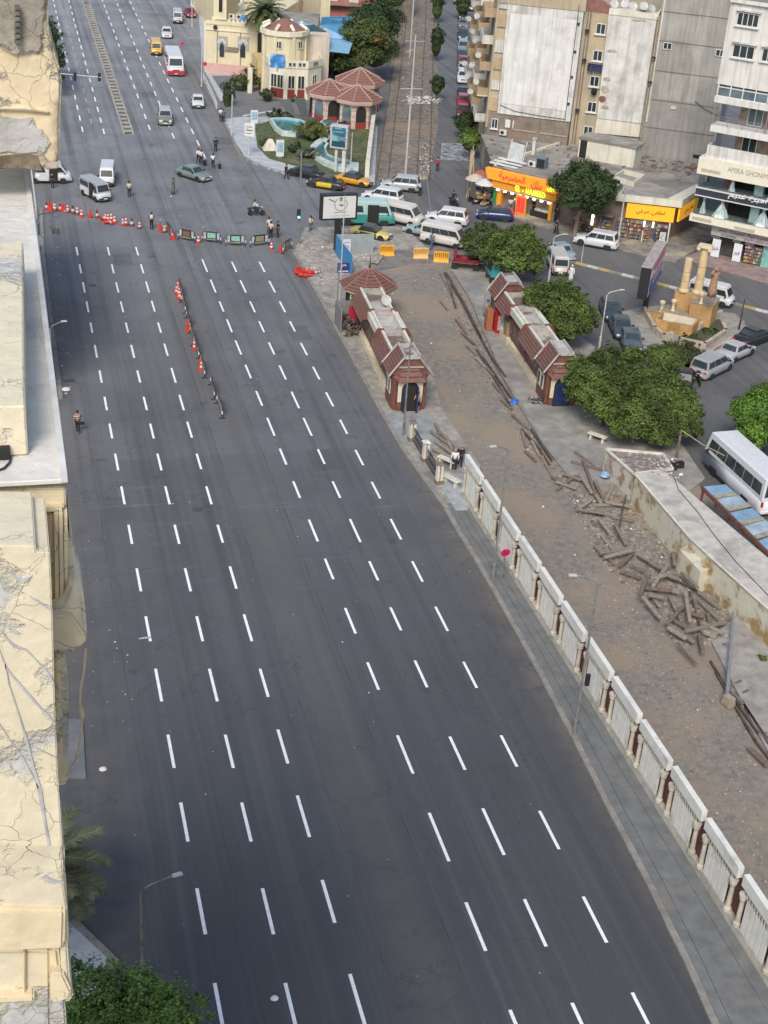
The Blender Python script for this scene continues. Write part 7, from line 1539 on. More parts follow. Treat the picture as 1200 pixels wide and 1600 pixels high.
clipped(681,156,3.4,.95,L_dark,'dark clipped column of leaves nearest us along the tracks',2500);clipped(680,96,5.5,1.0,L_dark,'tallest dark clipped column along the tracks',3000)
clipped(682,36,5.5,1.2,L_dark,'dark clipped column of leaves near the top of the tracks',3000);clipped(722,30,5,1.6,leaf_mat('brownish_leaves',(.05,.06,.025),(.09,.09,.04)),'brownish leafy tree over the parked cars near the top',3500);clipped(681,6,5,1.1,L_dark,'dark clipped column at the very top of the tracks',2000)
def bush(px_,py_,r_,h,m,label,n=1600,size=.2,cat='bush'):
 B=g(px_,py_,.12);t=thing('bush',label,cat,tuple(B));o=bpy.data.objects.new('foliage',crown_mesh('foliage',[(0,0,h*.45,r_,r_,h*.5),(r_*.3,.1,h*.5,r_*.7,r_*.7,h*.5),(-r_*.35,-.1,h*.4,r_*.65,r_*.7,h*.45)],n,size,m));COL.objects.link(o);o.parent=t
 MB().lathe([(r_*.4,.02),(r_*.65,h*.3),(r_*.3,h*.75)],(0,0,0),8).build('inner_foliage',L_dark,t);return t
bush(488,218,2.0,2.4,leaf_mat('yellow_green',(.08,.10,.02),(.15,.16,.03)),'round yellow-green bush in the middle of the garden',3500)
bush(481,246,1.3,1.2,L_grey,'silvery bush below the round garden bush',1500);bush(494,249,.9,.9,L_grey,'small silvery bush right of the larger silvery one',900);bush(459,238,.9,1.2,L_dark,'dark low bush left of the silvery bush',900)
bush(510,228,1.2,.6,L_grey,'low grey planting inside the curved channel',900);bush(413,228,.8,.9,L_olive,'small yellowish bush at the pavement edge of the garden',700);bush(446,187,.9,1.0,L_olive,'small olive bush above the kidney pool',700);bush(537,200,.9,.9,L_olive,'small bush in front of the pavilion',700)
bush(429,187,1.1,1.5,mat('plum_foliage',(.02,.012,.02),var=.3),'dark plum clipped bush beside the barrier pole',900);bush(355,165,1.0,3.6,L_dark,'dark pointed cypress at the tip of the far pavement',1600);bush(376,140,1.7,2.6,L_olive,'yellow-green shrub in front of the castle villa',1600)
bush(391,133,1.0,3.0,L_dark,'dark narrow shrub beside the gate pillar',1000);bush(413,140,1.5,2.4,L_olive,'untidy shrub left of the turreted villa',1500);bush(418,157,1.1,1.6,L_dark,'dark green shrub at the foot of the turreted villa',1200);bush(457,158,.5,.9,L_olive,'tiny plant at the villa wall',300)
bush(1035,573,1.7,1.9,L_mid,'leafy bush at the lower tip of the island',4200,.22);bush(1062,570,1.7,1.9,leaf_mat('dusty_leaves',(.045,.06,.02),(.09,.10,.035)),'darker leafy bush right of the island tip bush',4200,.22);bush(1078,535,1.1,.6,L_olive,'low planting in the monument bed',1200);bush(1108,525,1.0,.6,L_dark,'low dark planting beside the monument steps',1000)
bush(1192,1032,.35,.35,L_mid,'small green weed clump on the cement strip at the right edge',300,.12)
B=g(62,112);tree('street_tree','dark tree peeping out behind the plaster parapet','tree',B,lobes_px(B,[(72,62,6,2.2),(82,78,5,1.7),(84,100,4,1.5),(70,95,4,2.0),(88,122,2.6,1.0),(64,45,7,2)]),6000,.36,L_dark)
B=g(60,1660);tree('poinciana_tree','vivid green feathery tree in the bottom left corner','tree',B,lobes_px(B,[(135,1575,6.0,1.6),(190,1560,6.2,1.3),(235,1575,6.0,1.3),(270,1590,6.0,1.15),(165,1620,5.6,1.7),(230,1625,5.6,1.6),(290,1625,5.6,.9),(110,1540,6.4,1.0),(300,1570,6.2,.5),(120,1650,5,2)],.9),17000,.17,leaf_mat('poinciana_leaves',(.08,.155,.026),(.20,.30,.06)),inner=False)
def palm(label,base,h,nf,L,m,group=None,skirt=True,droop=1.0,lw=.035):
 t=thing('palm_tree',label,'palm',tuple(base));MB().tube([(0,0,0),(.1,0,h*.5),(0,0,h)],[.32,.24,.26],9).build('trunk',BARK,t)
 if skirt: MB().lathe([(.3,h-3.2),(1.1,h-2.7),(1.4,h-1.0),(.6,h)],(0,0,0),10).build('dead_frond_skirt',mat('dead_fronds',(.30,.18,.09),var=.3,vs=5,bump=1),t)
 for k in range(nf):
  a=2.4*k;el=.95-1.35*(k/nf);b=MB();pts=[];p=Vector((0,0,h));d=Vector((math.cos(a)*math.cos(el),math.sin(a)*math.cos(el),math.sin(el)));seg=9
  for i in range(seg+1): pts.append(p.copy());p=p+d*L/seg;d=(d+Vector((0,0,-.14*droop))).normalized()
  b.tube(pts,[.035*(1-i/(seg+2)) for i in range(seg+1)],4)
  sd=Vector((-math.sin(a),math.cos(a),0));nl=62 if L < 3 else 34
  for i in range(2,nl):
   f=i/nl*seg;j=int(f);c_=pts[j].lerp(pts[min(j+1,seg)],f-j);dd_=(pts[min(j+1,seg)]-pts[j]).normalized();ll=L*.24*math.sin(math.pi*(.12+.80*i/nl))**.7
   for s_ in (-1,1):
    e=c_+(sd*s_*.75+dd_*.62+Vector((0,0,.12-random.random()*.35))).normalized()*ll;w_=dd_*lw
    b.add([c_-w_,c_+w_,e],[(0,1,2)])
  b.build('frond',m,t)
 return t
L_palm=leaf_mat('palm_leaves',(.11,.12,.06),(.20,.205,.11),.1)
pb=g(66,1352,4.3);palm('date palm with grey-green fronds beside the lower left facade',(pb.x,pb.y,0),4.3,46,2.9,L_palm,skirt=False,droop=.9,lw=.045)
pb=g(413,17,9.5);palm('date palm with a brown skirt rising between the two cream villas',(pb.x,pb.y,0),9.5,46,3.6,leaf_mat('far_palm_leaves',(.05,.07,.025),(.12,.14,.05),.1),lw=.09)
# ------------------------------------------------------------------ lamps, signals, signs, hoardings
M_pole=mat('pole_grey',(.20,.20,.19),rough=.6,metal=.2,var=.2,vs=3);M_polel=mat('pole_pale',(.42,.42,.41),rough=.5,var=.1);M_pold=mat('pole_rusty',(.17,.15,.13),rough=.8,var=.3,vs=3)
def lamp(label,foot,top,arm,m=None,r_=.075,headc=True,bracket=None,group=None):
 """foot px, top row px (bend), arm: px of lantern tip"""
 p=g(*foot);h=hgt(foot[0],foot[1],top);t=thing('street_lamp',label,'street lamp',tuple(p),0,group);m=m or M_pole
 MB().lathe([(r_*2.2,0),(r_*2.2,.08),(r_*1.5,.12),(r_*1.5,1.1),(r_,1.15),(r_*.75,h-.3)],(0,0,0),8).build('pole',m,t)
 if arm:
  q_=g(arm[0],arm[1],h+.45);d=Vector((q_.x-p.x,q_.y-p.y,.45));L=min(math.hypot(d.x,d.y),3.2);dd_=Vector((d.x,d.y,0)).normalized()
  MB().tube([(0,0,h-.35),(0,0,h),dd_*.12+Vector((0,0,h+.2)),dd_*.4+Vector((0,0,h+.32)),dd_*(L-.25)+Vector((0,0,h+.48))],[r_*.75,r_*.7,r_*.65,r_*.6,r_*.55],6).build('arm',m,t)
  if headc: b=MB();c_=dd_*(L-.1)+Vector((0,0,h+.48));b.box(c_,(.45,.17,.08),math.atan2(dd_.y,dd_.x),0,.8);b.build('lantern',M_polel,t)
 return t
lamp('nearest street lamp on the pavement, with a black box strapped low on it',(896,1151),913,(892,899)).name
lamp('street lamp beside the red round sign on the near pavement',(770,905),706,(768,698))
lamp('tall lamp pole in front of the road-side kiosks',(630,682),520,None,m=M_pold)
lamp('street lamp rising out of the bright bottom left tree',(223,1530),1396,(281,1366),m=M_pold,r_=.06)
lamp('street lamp at the far left by the cone line',(65,452),340,(105,330),m=M_pold,r_=.06)
lamp('street lamp arching past the slab edge on the left',(85,640),514,(102,502),r_=.055)
lamp('pale street lamp by the white van, above the middle tree',(857,440),373,(885,366),m=M_polel)
lamp('pale street lamp standing in the trees left of the island',(936,545),462,(974,453),m=M_polel)
lamp('dark lamp pole at the right corner of the island',(1154,517),462,None,m=M_black,r_=.05)
lamp('grey lamp pole on the white pavement by the garden board',(362,213),144,None,m=M_polel,r_=.09)
lamp('far grey lamp pole beside the coach',(315,135),63,(296,60),m=M_polel);lamp('far lamp pole by the gantry signs',(300,42),-30,None,m=M_polel)
lamp('pale lamp pole in the hoarding corner by the white billboard',(530,478),300,None,m=M_polel,r_=.06);lamp('grey lamp pole in front of the corner shop',(965,380),296,(962,312),m=M_polel,r_=.1)
lamp('short pole on the right street median',(908,412),377,None,m=M_polel,r_=.04);lamp('pole beside the teal billboard',(547,275),203,None,m=M_polel,r_=.07)
p=g(899,1105,0);b=MB();b.box((p.x+.15,p.y-.6,2.2),(.22,.16,.7));tag(b.build('meter_box',M_black),'small black box strapped to the nearest street lamp','box')
for i,(x,y,tp,lb_) in enumerate(((633,279,45,'tall pale tram pole standing between the tracks, nearest'),(640,188,-60,'second tram pole further up the tracks'),(640,90,-170,'third tram pole further up the tracks'))):
 p=g(x,y);h=min(hgt(x,y,tp),11);t=thing('tram_pole',lb_,'pole',tuple(p));MB().lathe([(.14,0),(.12,h*.5),(.08,h)],(0,0,0),8).build('mast',M_polel,t);MB().tube([(-1.3,0,h-.8),(1.3,0,h-.8)],.04,5).tube([(-1.1,0,h-2.2),(0,0,h-1.8)],.03,5).build('cross_arm',M_polel,t)
def sighead(t,x,y,z,lit=None,rz=0):
 o=MB().box((x,y,z),(.36,.25,1.0),rz).build('signal_head',M_black,t,bevel=.06);nn=Matrix.Rotation(rz,3,'Z') @ Vector((0,-1,0))
 for k,c in enumerate((.3,0,-.3)): MB().disc(Vector((x,y,z+c))+nn*.14,.11,nn,.04,12).build('lens',mat('green_signal',(.1,.9,.6),var=0,emit=(.1,1,.6),es=5) if (lit == k) else mat('dark_lens',(.03,.03,.03),rough=.3,var=0),o)
p=g(466,383);t=thing('traffic_light','traffic light showing green on a tall pole at the sandy corner','traffic light',tuple(p));h=hgt(466,383,236);MB().lathe([(.16,0),(.1,.3),(.075,h)],(0,0,0),8).build('pole',M_pole,t);zz=hgt(466,383,333);sighead(t,-.12,-.25,zz,lit=2)
t=thing('traffic_light','overhead signal arm with two black signal heads reaching out from behind the left parapet','traffic light');zt_=6.0;a,c=g(84,114,zt_),g(158,121,zt_);p0=a+(a-c)*.8
MB().tube([p0,c],.06,6).tube([Vector((p0.x,p0.y,0)),p0],.12,8).build('gantry_arm',M_polel,t)
for x,y in ((117,119),(155,120)): q_=g(x,y,zt_);sighead(t,q_.x,q_.y-.15,q_.z)
def board(name,label,cat,W_p0,W_p1,s0,s1,z0,z1,th,frame,facem,post=None,postm=None,side=1,cap=None):
 t=thing(name,label,cat);w=Wall(W_p0,W_p1);w.box(MB(),s0,s1,z0,z1,-th,0).build('cabinet',frame,t,bevel=.03)
 m_=min(.25,(z1-z0)*.08);w.box(MB(),s0+m_,s1-m_,z0+m_,z1-m_,.003,.02).build('face',facem,t)
 if post:
  for ps_,pw in post: w.box(MB(),ps_-pw/2,ps_+pw/2,0,z0-.01,-th*.5-pw/2,-th*.5+pw/2).build('post',postm or frame,t)
 if cap: w.box(MB(),s0-.03,s1+.03,z1+.003,z1+.05,-th-.03,.03).build('cap',cap,t)
 return t,w
pb_=g(533,395);wA=Wall((pb_.x-2,pb_.y+.0),(pb_.x+2,pb_.y+.35))
(s0,z0),(s1,z1)=wA.px(501,345),wA.px(560,303);z1b=wA.px(502,304)[1]
M_wf=mat('white_board_face',(.55,.55,.51),rough=.6,var=.04,vs=1);M_ink=mat('black_ink',(.03,.03,.03),var=0)
bbt,bw_=board('billboard','white billboard with a black wreath emblem and Arabic line, facing the road','billboard',tuple(wA.pt(0,0)[:2]),tuple(wA.pt(4,0)[:2]),s0,s1,z0,(z1+z1b)/2,.65,M_black,M_wf,post=[((s0+s1)/2+.3-.25,.55)])
zc_=z0+(z1-z0)*.62;sc_c=(s0+s1)/2+.12
b=MB();nseg=22
for k in range(nseg):
 a=R(-235+290*k/nseg) ;rr=.62;wA.poly(b,[(sc_c+math.cos(a+q_)*r2,zc_+math.sin(a+q_)*r2) for q_,r2 in ((-.05,rr-.06),(.06,rr),(.02,rr+.08),(-.08,rr+.02))],.021,.03)
for dx,dz,w2,h2 in ((0,.55,.26,.12),(0,.40,.34,.07),(-.1,.66,.08,.12),(.1,.66,.08,.12),(0,-.05,.5,.06),(.06,-.14,.26,.08),(0,.2,.04,.2)): wA.box(b,sc_c+dx-w2/2,sc_c+dx+w2/2,zc_+dz-h2/2,zc_+dz+h2/2,.021,.03)
wA.poly(b,[(sc_c-1.25,zc_+.52),(sc_c-1.22,zc_+.6),(sc_c-.62,zc_+.3),(sc_c-.64,zc_+.22)],.021,.03)
b.build('wreath_emblem',M_ink,bbt)
text('lettering','نادي نقابة المحامين',1,M_ink,bbt,wA.M(sc_c-.05,z0+.78,.024),fit=(1.25,.17));text('lettering','نقابة المحامين بالاسكندرية',1,mat('grey_ink',(.2,.2,.2),var=0),bbt,wA.M(sc_c-.05,z0+.45,.024),fit=(1.9,.08))
pb_=g(531,272);wN=Wall((pb_.x-2,pb_.y+1.1),(pb_.x+2,pb_.y-1.1));(s0,z0),(s1,z1)=wN.px(515,227),wN.px(541,201);z0b=wN.px(541,238)[1];z1b=wN.px(514,191)[1]
M_teal=mat('teal_face',(.02,.13,.19),rough=.35,var=.25,vs=.9,col2=(.12,.36,.36),c2s=.5,c2lo=.5,c2hi=.6)
bt,_=board('billboard','teal billboard with pale lettering on white posts in the garden','billboard',tuple(wN.pt(0,0)[:2]),tuple(wN.pt(4,0)[:2]),s0,s1+.2,(z0+z0b)/2,(z1+z1b)/2,.9,M_polel,M_teal,post=[((s0+s1)/2-.2,.3),((s0+s1)/2+.75,.42)],postm=M_white)
z0m=(z0+z0b)/2;z1m=(z1+z1b)/2;wN.box(MB(),s0+.25,s1-.05,z0m+.22,z0m+.85,.021,.03).build('dark_strip',mat('dark_teal',(.01,.05,.08),var=.1),bt);text('lettering','INNOVO',1,M_polel,bt,wN.M((s0+s1)/2,z0m+(z1m-z0m)*.45,.03),fit=(2.2,.45))
for dz,w2 in ((.86,.9),(.72,1.2)): wN.box(MB(),(s0+s1)/2-w2/2,(s0+s1)/2+w2/2,z0m+(z1m-z0m)*dz,z0m+(z1m-z0m)*dz+.06,.021,.03).build('text_line',M_polel,bt)
pb_=g(1017,484);wR=Wall((pb_.x-1.7,pb_.y-2.6),(pb_.x+1.7,pb_.y+2.6));(s0,z0),(s1,z1)=wR.px(1013,452),wR.px(1040,392);z1b=wR.px(1019,408)[1];z0b=wR.px(1038,430)[1]
br,_=board('billboard','tilted dark billboard with red white and blue print beside the monument','billboard',tuple(wR.pt(0,0)[:2]),tuple(wR.pt(4,0)[:2]),s0,s1,(z0+z0b)/2,(z1+z1b)/2,.9,M_black,mat('print_white',(.5,.5,.53),var=.15,vs=2),post=[((s0+s1)/2-.6,.45)],cap=mat('board_top',(.33,.30,.27),var=.2,vs=2))
z0m=(z0+z0b)/2+.25;z1m=(z1+z1b)/2-.25;Hm=z1m-z0m;s0 += .25;s1 -= .25;M_rp=mat('red_print',(.50,.03,.05),var=.1);M_bp=mat('blue_print',(.05,.10,.30),rough=.6,var=.4,vs=2)
for a0,a1,f0,f1,m in ((.1,1,.88,.98,M_rp),(.25,.95,.73,.83,M_rp),(.25,.95,.36,.44,M_rp),(.0,.9,.02,.2,M_bp),(0,.22,.2,.6,M_bp),(.2,.9,.24,.27,M_bp)):
 wR.box(MB(),s0+(s1-s0)*a0,s0+(s1-s0)*a1,z0m+Hm*f0,z0m+Hm*f1,.022,.03).build('print_band',m,br)
text('lettering','صيدلية المدينة',1,mat('grey_print',(.12,.13,.2),var=0),br,wR.M((s0+s1)/2+.2,z0m+Hm*.58,.03),fit=((s1-s0)*.7,Hm*.16))
pb_=g(391,246);wG=Wall((pb_.x-1.2,pb_.y+.5),(pb_.x+1.2,pb_.y-.5));(s0,z0),(s1,z1)=wG.px(382,213),wG.px(397,194)
gb,_=board('sign_board','white board with black Arabic brushwork on a pole at the garden edge','sign',tuple(wG.pt(0,0)[:2]),tuple(wG.pt(2,0)[:2]),s0,s1+.1,z0,z1,.3,FRAME,mat('notice_white'),post=[((s0+s1)/2,.14)],postm=M_polel)
text('lettering','شارع',1,mat('maroon_letters',(.12,.02,.02)),gb,wG.M((s0+s1)/2,z0+(z1-z0)*.75,.025),fit=((s1-s0)*.6,(z1-z0)*.28));b=MB();wG.box(b,s0+.2,s1-.15,z0+(z1-z0)*.46,z0+(z1-z0)*.54,.021,.03);wG.box(b,s0+.2,s1-.25,z0+(z1-z0)*.24,z0+(z1-z0)*.29,.021,.03);b.build('print_band',M_ink,gb)
for (x,y,w2,h2,lb_,m) in ((397,196,.9,1.6,'small blue-white kiosk sign behind the white garden board',mat('pale_blue_sign',(.25,.42,.48),var=.2)),(437,248,.9,1.9,'pale blue and white information panel on the lawn',mat('pale_blue_sign'))):
 p=g(x,y);t=thing('information_panel',lb_,'sign',tuple(p));MB().box((0,0,h2/2+.3),(w2,.35,h2)).build('panel',FRAME,t);MB().box((0,-.19,h2/2+.45),(w2*.8,.02,h2*.6)).build('face',m,t);MB().box((0,0,.15),(.4,.25,.3)).build('foot',M_metal,t)
t=thing('garden_tent','small white pyramid marker on the lawn','marker',tuple(g(422,234,.12)));MB().prism([(-.9,-.6),(.9,-.6),(.9,.6),(-.9,.6)],0,1.3,top=[(-.25,-.1),(.25,-.1),(.25,.1),(-.25,.1)]).build('cloth',M_creamw,t)
t=thing('barrier_arm','white barrier pole across the garden forecourt','barrier');a,c=g(380,181,1.0),g(430,173,1.0);MB().tube([a,c],.09,6).build('arm',FRAME,t);MB().box((c.x,c.y,.6),(.4,.4,1.2)).build('pivot',FRAME,t)
rl_=thing('railing','white metal railing along the far pavement in front of the villas','railing');pts=[g(x,y) for x,y in ((318,125),(326,142),(334,160),(340,175))]
for a,c in zip(pts,pts[1:]):
 b=MB()
 for zz in (.5,1.0): b.tube([a+Vector((0,0,zz)),c+Vector((0,0,zz))],.04,4)
 for k in range(4): q_=a.lerp(c,k/4);b.tube([q_,q_+Vector((0,0,1.0))],.04,4)
 b.build('rail_section',FRAME,rl_)
for x,y,lb_ in ((320,128,'far pink-red round traffic sign at the pavement corner'),(285,95,'far red round traffic sign left of the coach')):
 p=g(x,y);t=thing('traffic_sign',lb_,'traffic sign',tuple(p));MB().tube([(0,0,0),(0,0,2.6)],.05,5).build('pole',M_pole,t);MB().disc((0,-.06,2.5),.3,(0,1,.1),.03,16).build('disc',mat('sign_pink_red',(.50,.05,.12),rough=.4,var=0),t)
p=g(784,908);zs2=hgt(784,908,863);t=thing('traffic_sign','red round no-stopping sign with a blue cross-hatched centre on the near pavement','traffic sign',tuple(p));MB().tube([(0,0,0),(0,0,zs2-.3)],.035,6).build('pole',M_pole,t)
o=MB().disc((0,-.05,zs2),.30,(0,1,.25),.02,20).build('disc',mat('sign_red',(.62,.01,.05),rough=.4,var=0),t)
for s_ in (-1,1): MB().box((0,-.075,zs2),(.36,.012,.05),0,0,1,(R(14),R(45*s_))).build('cross_bar',mat('sign_magenta',(.25,.02,.30),rough=.4,var=0),o)
p=g(65,452);b=MB();b.disc((p.x+.1,p.y-.1,1.3),.2,(0,1,.2),.03,12);tag(b.build('litter_bin_sign',mat('sign_rusty',(.35,.08,.06))),'small round red sign low on the far left lamp','traffic sign')
p=g(527,472);t=thing('station_sign','small navy sign with white characters by the octagonal kiosk','sign',tuple(p));MB().tube([(0,0,0),(0,0,3.6)],.05,6).build('pole',M_pole,t);MB().box((.4,0,3.2),(1.1,.06,.9)).build('panel',mat('navy_sign',(.03,.03,.16),var=.05),t);text('lettering','م',1,FRAME,t,facing((.4,-.035,3.35),(1,0,0),(0,-1,0)),fit=(.5,.35));MB().b2(-.05,.85,-.045,-.035,2.85,2.95).build('text_line',FRAME,t)
hd=thing('hoarding','site hoarding of pale corrugated steel and blue sheets at the sandy corner','hoarding');H0,H1=g(524,398),g(583,397);HW=Wall(H0,H1);hl=(H1-H0).length;hz=2.05
nr=24
for k in range(8):
 b=MB()
 for j in range(3):
  s_=(k*3+j)/nr*hl;d=hl/nr;HW.poly(b,[(s_,.02),(s_+d*.6,.02),(s_+d*.6,hz),(s_,hz)],-.02,.05);HW.poly(b,[(s_+d*.6,.02),(s_+d,.02),(s_+d,hz),(s_+d*.6,hz)],-.06,-.01)
 b.build('corrugated_sheet',mat('corrugated',(.34,.39,.39),rough=.5,metal=.2,var=.08,vs=2),hd)
Q0,Q1=g(524,398),g(549,432);QW=Wall(Q0,Q1);ql=(Q1-Q0).length
for k in range(5): QW.box(MB(),k*ql/5,(k+1)*ql/5-.03,.02,hz,-.03,.03+.015*(k % 2)).build('blue_sheet',mat('hoarding_blue',(.03,.22,.46),rough=.5,var=.1,vs=1.5),hd)
b=MB();s_,z=HW.px(541,386);HW.box(b,s_-.42,s_+.42,z-.75,z+.8,.06,.09);nt_=b.build('notice',mat('notice_pale',(.60,.58,.62),var=.04),hd);text('notice_heading','اعلان',1,mat('navy_print',(.03,.04,.12)),hd,HW.M(s_,z+.5,.095),fit=(.6,.16));text('notice_heading','محافظة',1,mat('red_print2',(.4,.1,.12),var=0),hd,HW.M(s_,z-.5,.095),fit=(.6,.12))
HW.box(MB(),s_-.25,s_+.25,z-.25,z+.22,.091,.097).build('notice_print',mat('lilac_print',(.42,.36,.48),var=.4,vs=12),hd)
def wbar(px_,py_,rz,label,col=(.72,.36,.03)):
 t=thing('plastic_barrier',label,'barrier',tuple(g(px_,py_)),rz,'orange plastic barriers across the reservation');m=mat('barrier_orange_%d' % int(col[1]*100),col,rough=.5,var=.08)
 MB().prism([(-.75,-.22),(.75,-.22),(.75,.22),(-.75,.22)],0,.3,top=[(-.72,-.12),(.72,-.12),(.72,.12),(-.72,.12)]).b2(-.72,.72,-.12,.12,.302,.42).b2(-.72,.72,-.1,.1,.9,1.02).build('body',m,t)
 for k in range(8): b=MB();x=-.7+k*.2;b.b2(x-.04,x+.04,-.1,.1,.422,.898);b.build('upright',m,t)
 MB().b2(-.6,.6,.02,.05,.425,.895).build('inner_web',mat('barrier_shade',(.35,.17,.02)),t);return t
wbar(604,399,0,'leftmost orange plastic barrier, below the cream and black taxi');wbar(657,403,R(-4),'middle orange plastic barrier, palest of the three',(.70,.42,.16));wbar(689,409,R(-15),'rightmost orange plastic barrier, turned aside')
M_cor=mat('cone_orange',(.55,.035,.02),rough=.5,var=.15,vs=3);M_cbl=mat('cone_base',(.03,.028,.028),rough=.8);M_cwh=mat('cone_band',(.6,.6,.58),rough=.5,var=.1);M_cred=mat('cone_faded',(.42,.05,.035),rough=.6,var=.2)
def cone_proto(dark=False,band=True,h=.78,name='traffic_cone'):
 t=thing(name,'x','traffic cone');MB().box((0,0,.025),(.42,.42,.05)).build('base',M_cbl if dark else M_cor,t);MB().lathe([(.17,.05),(.045,h),(.02,h+.01)],(0,0,0),12).build('cone',(M_cred if dark else M_cor),t)
 if band:
  for z0,z1 in ((.22,.38),(.50,.64)): f=lambda z: .17+(.045-.17)*(z-.05)/(h-.05)+.005;b=MB();b.lathe([(f(z0),z0),(f(z1),z1)],(0,0,0),12);b.build('band',M_cwh,t)
 return t
CP={'b': cone_proto(False,True),'p': cone_proto(False,False),'d': cone_proto(True,True),'k': cone_proto(True,True)}
o=CP['k'].children[1];o.data=o.data.copy();o.data.materials[0]=M_cbl
used=set()
def cone(px_,py_,kd,label,group,lying=None,z=0):
 p=g(px_,py_,z);loc=(p.x,p.y,z);t=CP[kd]
 if kd in used: t=dup(t,loc,random.random()*3,label,group)
 else: used.add(kd);t.location=loc;t['label']=label;t['group']=group
 if lying is not None: t.rotation_euler=(R(84),0,lying);t.location=(loc[0],loc[1],z+.2)
 s_=random.uniform(.98,1.15);t.scale=(s_,s_,s_*1.05);return t
GRP='cones across the left carriageway'
for px_,py_,kd in ((73,327,'k'),(77,328,'p'),(80,328,'p'),(85,328,'d'),(86,329,'d'),(94,329,'k'),(98,330,'p'),(101,331,'p'),(106,331,'d'),(114,333,'k'),(121,335,'d')): cone(px_,py_,kd,'one of the packed cones at the far left end of the cone line',GRP)
cone(127.5,339,'b','banded cone standing at the right end of the packed cones, facing clear',GRP);cone(141,340,'p','plain red cone alone between the packed cones and the heap',GRP);cone(152,340,'k','white-banded dark cone just left of the cone heap',GRP)
for px_,py_ in ((165,344),(169,345),(174,345),(179,349)): cone(px_,py_,'b','upright cone in the tight heap of cones',GRP)
cone(157,345,'b','white-topped cone lying left of the heap',GRP,lying=2.0);cone(170,349,'b','cone lying flat in front of the heap',GRP,lying=.3);cone(163,350,'p','plain cone lying in front of the heap',GRP,lying=1.2)
cone(192,352,'b','banded cone at the left of the loose trio right of the heap',GRP);cone(197,352,'d','faded cone right behind the banded one of the loose trio',GRP);cone(206,353,'k','black cone standing alone left of the traffic officer',GRP);cone(218,357,'d','faded red cone nearest left of the traffic officer',GRP)
cone(250,360,'p','plain red cone right of the traffic officer',GRP);cone(257,363,'d','faded cone left of the first barrier',GRP);cone(271,374,'p','plain red cone in front of the first barrier',GRP);cone(269,371,'p','red cone tucked behind the one at the first barrier',GRP);cone(310,380,'b','banded cone between the second and third barriers',GRP);cone(424,390,'b','banded cone at the right end of the last upright barrier',GRP);cone(438,393,'p','plain red cone left of the slanting barrier',GRP)
GM='cones along the removed central strip'
for px_,py_,kd in ((276,459,'b'),(280,462,'b'),(281,467,'b'),(285,470,'k'),(293,517,'p'),(295,512,'p'),(304,546,'b'),(314,571,'p'),(315,578,'b'),(278,452,'d')): cone(px_,py_,kd,'one of the cones strung along the centre strip',GM)
for k,(px_,py_,ly) in enumerate(((462,428,.2),(468,432,.9),(474,434,1.5),(480,432,2.1),(466,424,2.8),(474,426,.5),(482,427,1.1),(488,430,1.8))): cone(px_,py_,'b' if k == 7 else 'p','red cone lying in the tangled pile at the right kerb','pile of fallen cones at the right kerb',lying=ly,z=.05)
M_gal=mat('striped_grey',(.42,.42,.40),rough=.5,var=.4,vs=5);M_panb=mat('panel_black',(.03,.03,.028),rough=.6)
def barrier_proto(col):
 t=thing('crowd_barrier','x','barrier');L=1.15
 for s_ in (-1,1):
  MB().tube([(s_*L,0,0),(s_*L,0,.75),(s_*(L-.12),0,.98),(s_*(L-.4),0,1.08)],.035,6).build('end_loop',M_black,t);MB().box((s_*L,0,.03),(.06,.5,.05)).build('foot',M_black,t)
  MB().b2(s_*(L-.33)-.14,s_*(L-.33)+.14,-.02,.02,.38,1.0).build('striped_plate',M_gal,t)
  MB().b2(s_*L-.04,s_*L+.04,-.04,.04,.35,.6).build('white_sleeve',M_cwh,t)
 MB().b2(-.66,.66,-.02,.02,.2,1.05).build('centre_panel',M_panb,t);MB().b2(-.5,.5,-.03,-.022,.48,.96).build('crest',mat('crest_%d' % int(col[1]*100),col,rough=.6,var=.35,vs=7),t);MB().b2(-.6,.6,-.03,-.022,.28,.4).build('caption_strip',mat('caption',(.25,.25,.12),var=.4,vs=9),t);MB().tube([(-L+.4,0,1.08),(L-.4,0,1.08)],.03,5).tube([(-L,0,.3),(L,0,.3)],.025,5).build('rail',M_black,t)
 return t
bp0=barrier_proto((.20,.10,.06));bp1=barrier_proto((.22,.46,.40));bp2=barrier_proto((.25,.24,.14));GB='black framed steel barriers closing the road'
def bar(proto,first,a,c,label,group=GB,sx=1):
 A,C=g(*a),g(*c);m_=(A+C)/2;t=proto if first else dup(proto);t.location=tuple(m_);t.rotation_euler=(0,0,ang(A,C));t['label']=label;t['group']=group;L=(C-A).length/2.3;t.scale=(min(1.15,max(.8,L)),1,1.05);return t
bar(bp0,True,(279,374),(304,379),'second steel barrier, with a brown crest');bar(bp1,True,(316,378),(345,381),'third steel barrier, pale green crest, left of two green ones');bar(bp1,False,(353,384),(383,385),'fourth steel barrier, pale green crest, right of two green ones');bar(bp2,True,(391,386),(420,383),'fifth steel barrier with an olive crest, beside the talking men')
bar(bp0,False,(259,361),(269,374),'first steel barrier, seen slanting at the left end');bar(bp2,False,(442,397),(456,388),'last steel barrier, slanting onto the sandy corner')
GC='steel barriers strung along the removed central strip'
for k,(a,c) in enumerate((((278,448),(286,471)),((284,471),(290,492)),((290,492),(298,521)),((297,521),(303,540)),((303,540),(311,562)),((311,562),(322,599)),((328,596),(336,630)),((337,625),(349,660)))):
 lb_=['steel barrier at the far end of the centre strip line',None,None,None,None,None,'second nearest steel barrier of the centre strip line','nearest steel barrier of the centre strip line'][k] or 'steel barrier in the middle of the centre strip line, between red cones'
 bar((bp0,bp2)[k % 2],False,a,c,lb_,GC)
